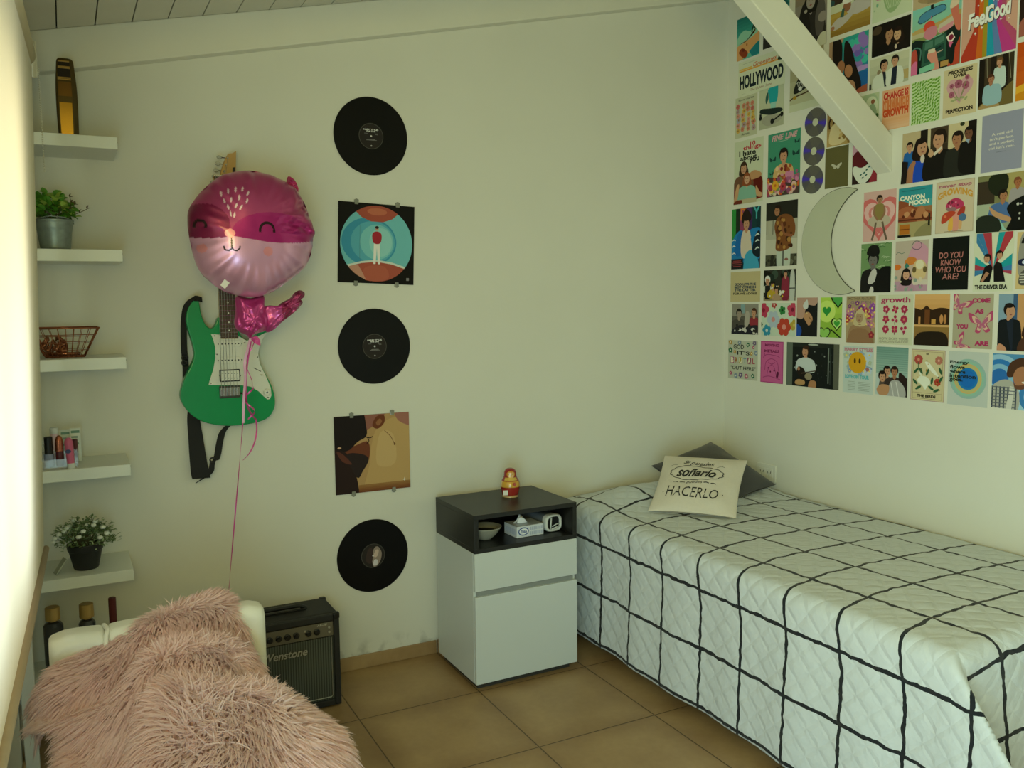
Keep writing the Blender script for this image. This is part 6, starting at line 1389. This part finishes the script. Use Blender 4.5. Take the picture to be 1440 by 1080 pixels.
@pst('photo_print', 'C1', 417, 45, 'C1', 724, 667, '#8f8c78', 'photo of a person in a brown patterned shirt and pale jeans', 'photo')
def _(a):
    a.rect(0, .70, 1, 1, '#25241c'); a.rect(0, .42, 1, .72, '#a9a68e')
    for k in range(5): a.rect(.02+.2*k, .5, .04+.2*k, .72, '#3a3830'); a.z -= a.dz*.88
    a.z += a.dz; a.rect(0, .18, 1, .42, '#bdbaa2'); a.rect(0, 0, 1, .18, '#4a4a38'); dots(a, 22, ['#2c2c22', '#6a6a54'], .05, 2, 0, 0, 1, .16); a.blob([(.38, -.02), (.38, .3), (.56, .32), (.56, -.02)], '#b5beac'); a.blob([(.6, -.02), (.58, .32), (.78, .36), (.78, -.02)], '#b9c2ae'); a.rect(.55, .0, .59, .25, '#4a4a40')
    a.blob([(.28, .62), (.36, .74), (.55, .80), (.82, .76), (.94, .6), (.9, .45), (.78, .5), (.8, .28), (.36, .24), (.34, .45)], '#7a4a24'); dots(a, 24, ['#5c2f16', '#a87a3c', '#3f2012'], .05, 7, .36, .27, .84, .74); a.line([(.52, .66), (.6, .5), (.86, .46)], .06, '#8c5636', True); a.head(.38, .86, .10, '#a3714f', '#24160e', -.6); a.ell(.68, .10, .06, .03, '#8a5a4a')
@pst('quote_print', 'C1', 56, 742, 'C1', 352, 1037, '#bcae80', 'beige print with dark blue slab lettering, left of the crowd photo', 'print')
def _(a):
    for k, t in enumerate(('GOD LETS THE', 'BEST COME IN', 'THE LATTER')): a.text(t, .5, .58-.095*k, .72, .085, '#2a3a4c', .05)
    a.text('FOR WE ADORE', .5, .27, .8, .075, '#33312a', .04)
@pst('photo_print', 'C1', 392, 722, 'C1', 710, 1027, '#2c2c24', 'crowded photo of people in yellow, white and maroon clothes', 'photo')
def _(a):
    dots(a, 30, ['#1c2a22', '#3a4a3c', '#14140f'], .1, 4, 0, .4, 1, 1); a.rect(0, 0, 1, .12, '#8a7a58'); a.bust(.13, .66, .08, '#c9cdbb', SK, '#d8d8cc', .3, 2); a.rect(.05, .05, .22, .5, '#1d1c1a'); a.bust(.3, .5, .07, '#b79a2c', SK, '#201812', .12, 2.2); a.bust(.42, .34, .06, '#a58a6a', SK, '#201812', .05, 2); a.blob([(.6, .05), (.62, .75), (.8, .7), (.8, .05)], '#7a2438'); a.bust(.7, .85, .06, '#842a3c', SK, '#241812', .2, 1.8); a.blob([(.84, .0), (.86, .9), (.97, .9), (.98, .0)], '#b9bcae'); a.rect(.82, .38, .99, .41, '#2c2c28'); a.ell(.55, .25, .04, .06, '#d9d6c6'); dots(a, 12, ['#c9b02c', '#b98f66', '#d0d0c0'], .03, 8, .2, .1, .7, .5)
# moon mirror
def moon():
    cx, cz = wp('B1', 0, 0); top = wp('B2', 325, 912); bot = wp('C2', 318, 928); lft = wp('C1', 782, 470); inn = wp('C2', 68, 440)
    H = top[1]-bot[1]; cz = (top[1]+bot[1])/2; u1 = (top[0]+bot[0])/2; W = u1-lft[0]; w2 = u1-inn[0]
    def arc_(wd, n):      # circle through both tips bulging left by wd
        r = ((H/2)**2+wd**2)/(2*wd); a = math.asin(min(1, (H/2)/r)); a = a if wd < r else pi-a
        return [(u1-wd+r-r*cos(t), cz+r*sin(t)) for t in np.linspace(a, -a, n)]
    o = arc_(W, 60); i = arc_(w2, 60)
    t = thing('moon_mirror', 'crescent moon shaped mirror among the prints on the right wall', 'mirror', (0, -u1, cz))
    loc = lambda pts: [(u-u1, v-cz) for u, v in pts]
    ol, il = loc(o), loc(i)
    mb = MB()
    for k in range(59):
        mb.prism([ol[k], il[k], il[k+1], ol[k+1]], .0005, .005, RW)
    mm_ = mat('mirror_glass', '#e3e8dc', .03, metal=1); mb.build('glass', mm_, t)
    mb = MB(); mb.tube([RW(u, v, .003) for u, v in ol], .0022, 6); mb.tube([RW(u, v, .003) for u, v in il], .0022, 6)
    mb.build('edge_trim', mat('dark_edge', '#4a4a36', .5), t, smooth=True)
moon()
# ---- second block, right part of the row below
@pst('photo_print', 'C2', 372, 458, 'C2', 665, 942, '#6f8f5c', 'black and white figure in a dark hat on a green scribbled background', 'print')
def _(a):
    q = random.Random(3)
    for k in range(40): x, y = q.random(), q.uniform(.3, 1); a.line([(x-.08, y-.01), (x-.02, y+.02), (x+.08, y)], .02, '#a3b48c' if k % 2 else '#4f7444')
    a.bust(.42, .66, .17, '#1b1b19', '#6b6862', '#141412', 0, 2.2, -.3); a.blob([(.2, .78), (.3, .95), (.55, .95), (.62, .8), (.5, .74)], '#161614'); a.blob([(.25, .2), (.35, .42), (.5, .48), (.55, .3), (.4, .18)], '#bdbab0'); a.blob([(.5, .0), (.6, .45), (1.05, .48), (1.05, -.05)], '#111110'); a.blob([(.3, -.02), (.36, .12), (.45, .08), (.42, -.02)], '#c9c6bc')
@pst('collage_print', 'C2', 720, 432, 'C3', 28, 928, '#c3ab98', 'pastel drawing print with a dark-haired person and orange clouds', 'print')
def _(a):
    a.rect(0, .55, 1, 1, '#b9aa98'); a.blob([(.4, .6), (.6, .95), (.9, .9), (1.05, .7), (.9, .5)], '#c792a2'); a.blob([(.3, .6), (.45, .68), (.65, .64), (.6, .54), (.35, .52)], '#c97a34'); a.blob([(-.05, .5), (.1, .54), (.2, .48), (.05, .42)], '#cf7028'); a.line([(.5, .9), (.6, .98), (.75, .96), (.8, .88), (.7, .82), (.55, .84), (.5, .9)], .015, '#5a4a5c', True); a.line([(.02, .74), (.1, .78), (.2, .75), (.3, .78)], .015, '#5f7a6a', True); a.blob([(.55, .3), (.6, .56), (.8, .62), (.95, .5), (.9, .25)], '#d2b884'); a.ell(.76, .52, .12, .12, '#dcd3ae'); a.ell(.6, .42, .06, .08, '#6a5a34'); a.ell(.92, .42, .06, .08, '#6a5a34'); a.rect(0, 0, 1, .2, '#b890a0'); a.rect(.5, .12, 1, .22, '#cfc4b0'); a.bust(.36, .33, .12, '#b58a9a', '#c99a7c', '#1c1614', 0, 1.8, 0, 2.2); a.blob([(.3, .48), (.36, .56), (.44, .5), (.38, .46)], '#3a7a6a'); dots(a, 14, ['#a87a94', '#d6c8a8', '#8a9a8a'], .04, 6, 0, 0, 1, .3)
@pst('quote_poster', 'C3', 88, 398, 'C3', 438, 917, '#0f1410', 'black poster DO YOU KNOW WHO YOU ARE? in pink letters')
def _(a):
    for k, t in enumerate(('DO YOU', 'KNOW', 'WHO YOU', 'ARE?')): a.text(t, .52, .66-.135*k, (.66, .56, .84, .46)[k], .115, '#b3746a', .01, .1)
@pst('band_poster', 'C3', 510, 342, 'C3', 890, 932, '#cdd0b2', 'white poster reading THE DRIVER ERA, two people back to back over red blue rays')
def _(a):
    o = (.5, .36); X = lambda pts: pts
    for (x0, y0), (x1, y1), c in (((.06, .98), (.22, .98), '#3a78a0'), ((.22, .98), (.44, .98), '#a83a44'), ((.62, .98), (.78, .98), '#1f9498'), ((.78, .98), (.97, .98), '#a83a40'), ((.97, .98), (.97, .90), '#a83a40'), ((.06, .98), (.06, .83), '#3a78a0'), ((.04, .60), (.04, .46), '#239a9c'), ((.97, .62), (.97, .44), '#1f9498'), ((.04, .46), (.04, .36), '#a03a48'), ((.97, .44), (.97, .34), '#3a78a8'), ((.04, .36), (.04, .26), '#3a78a0'), ((.97, .34), (.97, .28), '#a04050')): a.poly([(x0, y0), (x1, y1), o], c)
    a.poly([(.18, .16), (.30, .42), (.44, .46), (.50, .4), (.44, .16)], '#121110'); a.poly([(.54, .16), (.52, .42), (.60, .50), (.72, .46), (.82, .16)], '#141312'); a.poly([(.2, .18), (.34, .34), (.42, .3), (.26, .16)], '#a87a5c'); a.head(.36, .55, .085, SK, '#1a120e', -.5); a.head(.66, .60, .08, SK, '#1d1510', .2); a.text('THE DRIVER ERA', .47, .075, .82, .075, '#181a16', .05)
@pst('photo_print', 'C3', 945, 335, 'C3', 1290, 905, '#cbb27a', 'tan print with black and white cut-outs at the right edge', 'print')
def _(a): a.blob([(.05, .3), (.1, .9), (.3, .95), (.6, .6), (.4, .1)], '#8f8c80'); a.blob([(.12, .8), (.25, .95), (.4, .85)], '#1d1c1a'); a.ell(.2, .47, .16, .10, '#1c2340'); a.ell(.22, .47, .06, .05, '#c9cfdc'); a.blob([(.1, .08), (.15, .3), (.4, .32), (.5, .1)], '#55534a'); lines(a, .1, .4, .1, .28, 4, '#c9c5b4')
# ---- fourth row
@pst('photo_print', 'D1', 68, 128, 'D1', 332, 438, '#5a564c', 'photo of a couple seated, one in red, nearest the room corner', 'photo')
def _(a):
    a.rect(0, .6, 1, 1, '#8a8678'); a.rect(.35, .7, .5, 1, '#7f9a9a'); a.bust(.28, .68, .10, '#4a463e', '#9a8a78', '#241f1a', .1, 2.6, .4); a.bust(.85, .72, .09, '#8c2f38', SK, '#4a2a1c', .2, 2.2, -.4); a.blob([(.0, .1), (.3, .3), (.6, .28), (1, .3), (1, -.02), (0, -.02)], '#22222a'); a.ell(.3, .15, .09, .04, '#cfccc0'); a.ell(.82, .17, .08, .04, '#c9c6ba'); a.blob([(.5, .3), (.55, .75), (.68, .7), (.66, .3)], '#a8a090'); dots(a, 14, ['#c3bfb0', '#2a2826'], .04, 3, 0, 0, 1, .3)
@pst('flower_print', 'D1', 370, 118, 'D1', 707, 457, '#bfcdb4', 'pale print with big red, blue and green flowers', 'print')
def _(a):
    for x, y, r, c, cc in ((.06, .78, .17, '#b23a52', '#8a2038'), (.38, .95, .08, '#a8423c', '#d6b0a0'), (.62, .78, .10, '#2f7a3c', '#1a3c20'), (.92, .80, .16, '#b84058', '#7a2038'), (.36, .5, .19, '#a9b8c0', '#c98a80'), (.68, .28, .20, '#b5402e', '#d08a7c'), (.17, .16, .13, '#2f88a0', '#bcd0c8'), (.97, .34, .12, '#b09a3c', '#c9b25a'), (.0, .34, .05, '#3c5a3c', '#24402a')): a.flower(x, y, r, c, cc, 5 if r < .19 else 6, x*3)
@pst('photo_print', 'D1', 728, 62, 'D1', 928, 457, '#17191a', 'photo of hands with rings against black clothes', 'photo')
def _(a): a.blob([(-.05, 1.05), (-.05, .55), (.15, .45), (.35, .5), (.5, .8), (.9, .8), (1, 1.05)], '#b5907c'); a.blob([(.3, .8), (.5, .95), (.55, .75), (.4, .7)], '#c9ccc4'); a.blob([(.35, .5), (.45, .62), (.65, .6), (.78, .44), (.62, .28), (.5, .34)], '#b88a62'); a.line([(.6, .5), (.72, .42), (.68, .34)], .04, '#7a5638', True); a.blob([(-.05, .28), (.1, .3), (.25, .18), (.2, .02), (-.05, .02)], '#1f4a9c'); a.ell(.5, .6, .03, .02, '#d6c48a')
@pst('heart_print', 'D1', 968, 60, 'D2', 168, 470, '#9ac23a', 'bright green print with black-outlined hearts', 'print')
def _(a):
    a.grad(0, 0, 1, 1, '#7fa83a', '#b4d452', 5); a.ell(.3, .65, .4, .4, '#c3de6a'); a.heart(.30, .66, .20, '#2f8f3a'); a.heart(.78, .35, .27, '#1c2a12'); a.heart(.78, .35, .21, '#b9dc7c'); a.heart(.78, .35, .14, '#3f9a3a'); a.heart(.82, .95, .34, '#1c2a12'); a.heart(.82, .96, .28, '#4fa04a'); a.heart(.2, .10, .30, '#1c2a12'); a.heart(.2, .10, .25, '#8cc05a'); a.line([(.5, .2), (.7, .12), (.95, .0)], .05, '#1c2a12', True)
@pst('portrait_poster', 'D2', 222, 48, 'D2', 503, 527, '#a5916a', 'poster of a blonde person surrounded by purple and pink flowers')
def _(a):
    a.text('MOTHER NATURE', .5, .95, .86, .06, '#7a6a52', .03); a.text('GARDEN', .5, .87, .7, .06, '#8a6a7a', .02); dots(a, 46, ['#8a4a94', '#a83a5c', '#b87a8a', '#7a3a7a', '#c9a86a', '#9a5aa0', '#b34a3a'], .09, 12, 0, .3, 1, .85, a.flower); a.bust(.50, .56, .15, '#9a7a58', '#a88a68', '#c2b184', 0, 2.4, -.4, 1.6); a.blob([(.1, -.05), (.2, .25), (.5, .32), (.8, .25), (.95, -.05)], '#8f6c4c'); a.flower(.9, .18, .1, '#8f2f38', '#c05a4a'); a.ell(.5, .40, .05, .012, '#7a4a3c')
@pst('growth_print', 'D2', 545, 35, 'D2', 882, 545, '#c6c8a8', 'cream print titled growth with nine dark pink flowers', 'print')
def _(a):
    a.text('growth', .5, .885, .84, .15, '#a82f5a', .03)
    for r_ in range(3):
        for k in range(3): a.flower(.24+.26*k, .71-.20*r_, .10, '#a8324e', '#c77d62' if (r_+k) % 2 else '#d6a0a0', (5, 4, 6, 5, 3, 8, 6, 4, 3)[r_*3+k], r_+k*.4); a.rect(.23+.26*k, .60-.20*r_, .25+.26*k, .66-.20*r_, '#8a3044')
    a.text('HOW DOES YOUR', .48, .115, .84, .05, '#8f8a74', .0); a.text('GARDEN GROW', .48, .055, .84, .045, '#9a927c', .0)
@pst('photo_print', 'D2', 915, 30, 'D3', 243, 412, '#c79a5c', 'sepia photo of a stone fountain in front of dark trees', 'photo')
def _(a):
    a.grad(0, .6, 1, 1, '#c48f50', '#d9aa6c', 4); a.blob([(-.05, .72), (.2, .7), (.35, .78), (.5, .7), (.75, .74), (1.05, .68), (1.05, .4), (-.05, .4)], '#33200f'); a.rect(.3, .42, .45, .7, '#6b3f1e'); a.rect(.12, .42, .18, .56, '#c28a50'); a.rect(.5, .42, .62, .52, '#c9964c'); a.ell(.78, .52, .05, .12, '#c08850'); a.ell(.88, .52, .04, .12, '#b87f48'); a.rect(0, .37, 1, .41, '#d0a266'); a.grad(0, 0, 1, .37, '#6a4a24', '#a07a44', 4); a.blob([(.08, -.02), (.1, .22), (.5, .28), (.9, .24), (.94, -.02)], '#241a10'); a.rect(0, .28, 1, .36, '#8c6c38')
@pst('butterfly_print', 'C3', 300, 962, 'D3', 683, 442, '#a8a184', 'grey print with pink butterflies and the words COME AS YOU ARE', 'print')
def _(a):
    for t, x, y, w in (('COME', .70, .88, .44), ('AS', .66, .68, .22), ('YOU', .24, .40, .30), ('ARE', .74, .10, .34)): a.text(t, x, y, w, .085, '#a82f5c', .07)
    def bf(x, y, s, r):
        for sg in (-1, 1):
            for k, (l, c) in enumerate(((1, '#b0486a'), (.72, '#cfae94'), (.5, '#b0607a'))):
                pts = [(0, 0), (sg*.5*l, .62*l), (sg*.95*l, .8*l), (sg*.8*l, .2*l), (sg*.35*l, -.05), (sg*.55*l, -.5*l), (sg*.2*l, -.6*l)]
                a.blob([(x+(px_*cos(r)-py_*sin(r))*s, y+(px_*sin(r)+py_*cos(r))*s*a.asp) for px_, py_ in pts], c)
    bf(.16, .80, .30, -.5); bf(.74, .46, .34, .1); bf(.22, .08, .24, -1.1)
@pst('photo_print', 'C3', 758, 962, 'D3', 1180, 470, '#b58a5c', 'photo of a dark-haired person in black shirt facing another, at the right edge', 'photo')
def _(a): a.rect(0, .0, .5, 1, '#7f9aa8'); a.rect(.34, 0, .44, 1, '#3c5a78'); a.rect(.44, 0, 1, 1, '#c0915e'); a.bust(.26, .70, .13, '#14191c', SK, '#1a120c', 0, 2, .7); a.poly([(.2, .5), (.36, .6), (.36, 0), (.32, 0)], '#1d2530'); a.bust(.78, .42, .15, '#4a2f20', SK, '#3a2214', 0, 1.8, -.6, 1.5); a.blob([(.6, .68), (.66, .78), (.8, .74), (.7, .64)], '#7a4a2c'); a.blob([(-.02, .0), (.05, .12), (.2, .06), (.2, -.02)], '#c08a68')
# ---- bottom row
@pst('lettered_print', 'D1', 33, 490, 'D1', 325, 905, '#b4b6a0', 'grey print GOD IT\'S BRUTAL OUT HERE in mixed letters', 'print')
def _(a):
    a.text('GOD', .36, .84, .36, .12, '#1f1f1c', .02); a.text("IT'S", .52, .68, .42, .10, '#2a2a26', .02)
    for k, (t, c) in enumerate(zip('BRUTAL', ('#9c4a6c', '#a0622c', '#a89a3c', '#6f8f9a', '#8c4a5c', '#a03a4a'))): a.rect(.08+.145*k, .41, .08+.145*k+.125, .57, c if k % 2 == 0 else '#b4b6a0'); a.text(t, .142+.145*k, .49, .10, .14, '#d9d3b4' if k % 2 == 0 else c, .04)
    a.text('"OUT HERE"', .52, .29, .84, .10, '#23231f', .01, .1)
    q = random.Random(6)
    for x, y in ((.08, .95), (.68, .90), (.86, .84), (.95, .70), (.08, .74), (.8, .68), (.1, .14), (.28, .08), (.44, .11), (.64, .09), (.86, .11), (.9, .95), (.4, .95), (.24, .7)): a.flower(x, y, q.uniform(.04, .07), q.choice(['#b08a3c', '#a8486a', '#2f6a4a', '#7a8a9a', '#6a5a7a']), '#e0d9bc', 5, x*5)
@pst('pink_poster', 'D1', 362, 498, 'D1', 583, 938, '#c05a8c', 'pink line-drawn poster titled MOVING METALS')
def _(a):
    a.frame(.03, '#a8427a'); a.text('MOVING', .5, .905, .62, .065, '#7a2450', .04); a.text('METALS', .5, .765, .66, .07, '#7a2450', .04)
    for p in ([(.15, .62), (.3, .68), (.7, .66), (.85, .62)], [(.2, .3), (.25, .5), (.5, .58), (.75, .5), (.8, .3)], [(.3, .2), (.4, .4), (.6, .4), (.7, .2)], [(.12, .12), (.4, .16), (.88, .1)], [(.35, .5), (.5, .45), (.65, .5)], [(.15, .72), (.2, .66), (.12, .6)]): a.line(p, .018, '#94336a', True)
    a.blob([(.7, .16), (.75, .28), (.82, .26), (.78, .14)], '#5c1a3c'); a.ell(.45, .27, .03, .03, '#5c1a3c'); a.ell(.62, .3, .03, .03, '#5c1a3c'); a.ell(.35, .36, .02, .03, '#7a2450')
@pst('photo_print', 'D1', 625, 510, 'D2', 138, 1000, '#131816', 'dark photo of a seated person in a white shirt playing guitar', 'photo')
def _(a):
    a.rect(0, 0, .12, 1, '#5c6658'); a.rect(.9, 0, 1, 1, '#5a5c4c'); a.rect(.12, .9, .9, 1, '#20261f'); a.ell(.52, .965, .1, .012, '#a9b0a0'); dots(a, 26, ['#4a544c', '#8a9488', '#2a322c'], .012, 3, .15, .1, .9, .85); a.rect(.80, .12, .82, .9, '#6f7a70'); a.rect(.84, .1, .85, .9, '#3a443c'); a.blob([(.18, .1), (.24, .16), (.36, .14), (.36, .05), (.2, .04)], '#b08a58'); a.blob([(.44, .04), (.48, .15), (.58, .14), (.58, .0), (.46, -.02)], '#a87a52'); a.bust(.38, .80, .065, '#bcc6c0', SK, '#3a2618', .36, 2.6, -.6); a.blob([(.22, .55), (.3, .64), (.45, .66), (.55, .5), (.52, .42), (.36, .46)], '#bfc8c2'); a.blob([(.22, .3), (.24, .45), (.34, .42), (.4, .3), (.5, .26), (.5, .18), (.36, .16)], '#1e1712'); a.ell(.44, .24, .07, .05, '#8f8468'); a.ell(.25, .4, .025, .03, SK2); a.line([(.3, .3), (.5, .36), (.58, .38)], .015, '#4a3a2a')
@pst('smiley_poster', 'D2', 192, 548, 'D2', 484, 1047, '#bcc8bc', 'pale tour poster with a big yellow smiley face')
def _(a):
    a.text('HARRY STYLES', .5, .93, .94, .075, '#b87a84', .05); dots(a, 26, ['#8fa8b8', '#a9b8a0', '#b8c8d0', '#7f94b0'], .09, 5, .1, .45, .92, .85, a.flower); a.ell(.48, .655, .29, .29, '#d09a1e', 36); a.ell(.40, .69, .035, .07, '#4a3410'); a.ell(.56, .69, .035, .07, '#4a3410'); a.ell(.82, .52, .06, .05, '#a06a6a'); a.text('LOVE ON TOUR', .48, .35, .80, .085, '#5fb0b0', .05)
    lines(a, .16, .44, .05, .26, 6, '#8f9a8c', 3, .25); lines(a, .52, .92, .05, .26, 6, '#8f9a8c', 5, .25)
@pst('photo_print', 'D2', 525, 555, 'D2', 832, 1073, '#7fa094', 'photo of three people huddled in front of a pale blue shutter', 'photo')
def _(a):
    a.grad(0, .3, 1, 1, '#a0b8a8', '#6f9488', 6)
    for k in range(12): a.rect(0, .48+k*.045, 1, .486+k*.045, '#5f8478'); a.z -= a.dz*.88
    a.z += a.dz; a.rect(0, 0, .4, .45, '#b4c2b8'); a.bust(.36, .50, .11, '#5a4a40', SK, '#1f1712', .1, 2, .3); a.bust(.60, .50, .11, '#3a2f2a', SK2, '#2a1c14', .1, 2.6, 0); a.blob([(.74, .48), (.95, .4), (1.05, .3), (1.05, .0), (.8, .1)], '#2a1c18'); a.bust(.66, .20, .10, '#a3a29a', SK, '#2a1c14', -.1, 2.8); a.blob([(.42, .1), (.5, .3), (.75, .32), (.95, .15), (.9, -.05), (.4, -.05)], '#a5a49c'); a.line([(.5, .28), (.6, -.02)], .03, '#c9c8be'); a.line([(.66, .3), (.76, .0)], .03, '#c9c8be'); a.head(.22, .38, .12, SK, '#1c1410', .3); a.blob([(.05, .12), (.2, .22), (.45, .2), (.4, .02), (.15, .0)], '#b5865e')
@pst('tarot_print', 'D2', 882, 580, 'D3', 197, 983, '#c9bd90', 'cream tarot-style print with white birds and red flowers', 'print')
def _(a):
    a.frame(.02, '#b0948a'); a.rect(.06, .04, .94, .045, '#7a6a54'); 
    for x0, y0, x1, y1 in ((.06, .045, .068, .96), (.93, .045, .938, .96), (.06, .955, .94, .96), (.06, .15, .94, .155)): a.rect(x0, y0, x1, y1, '#8a6a5a')
    a.text('III', .48, .915, .07, .03, '#4a3c2c', .03); a.text('THE BIRDS', .48, .095, .56, .055, '#2c241a', .05)
    a.flower(.22, .80, .13, '#a84a40', '#c98a6a', 8); a.flower(.82, .80, .11, '#b0705a', '#d6a08a', 8); a.flower(.80, .38, .10, '#a8402c', '#7a2418', 7); a.line([(.22, .75), (.22, .58)], .02, '#3a5a34')
    a.blob([(.42, .76), (.55, .74), (.75, .58), (.84, .48), (.66, .55), (.5, .66)], '#dfe0c8'); a.blob([(.2, .38), (.3, .48), (.5, .46), (.6, .36), (.5, .28), (.45, .22), (.35, .30)], '#dde0c8'); a.blob([(.28, .5), (.24, .6), (.3, .58), (.34, .46)], '#dde0c8')
    for x, y, r in ((.16, .58, .8), (.3, .58, 2.2), (.14, .36, 2.4), (.5, .56, 1.2), (.88, .6, 2.0), (.64, .40, 1.4), (.9, .44, 1), (.24, .25, .5), (.62, .26, 2.6), (.78, .22, .4)): a.ell(x, y, .10, .035, '#2f5a3a', 10, rot=r)
    dots(a, 10, ['#b0883a', '#4a5a34'], .018, 3, .1, .2, .9, .9)
@pst('quote_print', 'D3', 250, 455, 'D3', 635, 1037, '#b9c0b4', 'pale print with blue and yellow rings and the words Energy flows where intention goes', 'print')
def _(a):
    for r, c in ((.46, '#8fb0a4'), (.40, '#8cb89c'), (.345, '#c9a866'), (.315, '#b5b070'), (.255, '#1f74b0'), (.2, '#1a68b4')): a.ell(.50, .50, r, r, c, 48)
    for k, (t, w) in enumerate((('Energy', .48), ('flows', .38), ('where', .40), ('intention', .66), ('goes.', .34))): a.text(t, .04+w/2, .79-.083*k, w, .072, '#1c2a24', .035)
@pst('photo_print', 'D3', 697, 480, 'D3', 1185, 1080, '#4f88b0', 'photo of a smiling person in a plaid shirt before blue swirls', 'photo')
def _(a):
    for r, c in ((.75, '#8fb8cc'), (.6, '#2f74b0'), (.45, '#7fb0c8'), (.30, '#2a68a8')): a.ell(.15, .55, r*.62, r*.62, c, 40)
    for r, c in ((.4, '#9cc4d0'), (.3, '#3a7ab0'), (.2, '#8fbccc')): a.ell(.85, .25, r, r, c, 30)
    a.blob([(-.05, -.05), (-.02, .35), (.2, .52), (.42, .5), (.56, .3), (.5, -.05)], '#a8a898')
    for k in range(7): a.rect(.0+.08*k, 0, .03+.08*k, .4, '#3c4450'); a.rect(0, .02+.06*k, .5, .035+.06*k, '#5a6068'); a.z -= a.dz*1.7
    a.poly([(.3, .0), (.38, .42), (.46, .4), (.42, 0)], '#c9c8b8'); a.blob([(.3, .6), (.36, .84), (.6, .94), (.85, .85), (.84, .66), (.6, .74), (.45, .6)], '#4a3020'); a.ell(.60, .60, .17, .20, SK2, 20, rot=-.3); a.blob([(.44, .5), (.5, .44), (.68, .46), (.64, .38), (.48, .38)], '#6a4430'); a.ell(.66, .50, .06, .02, '#d9cfc0')
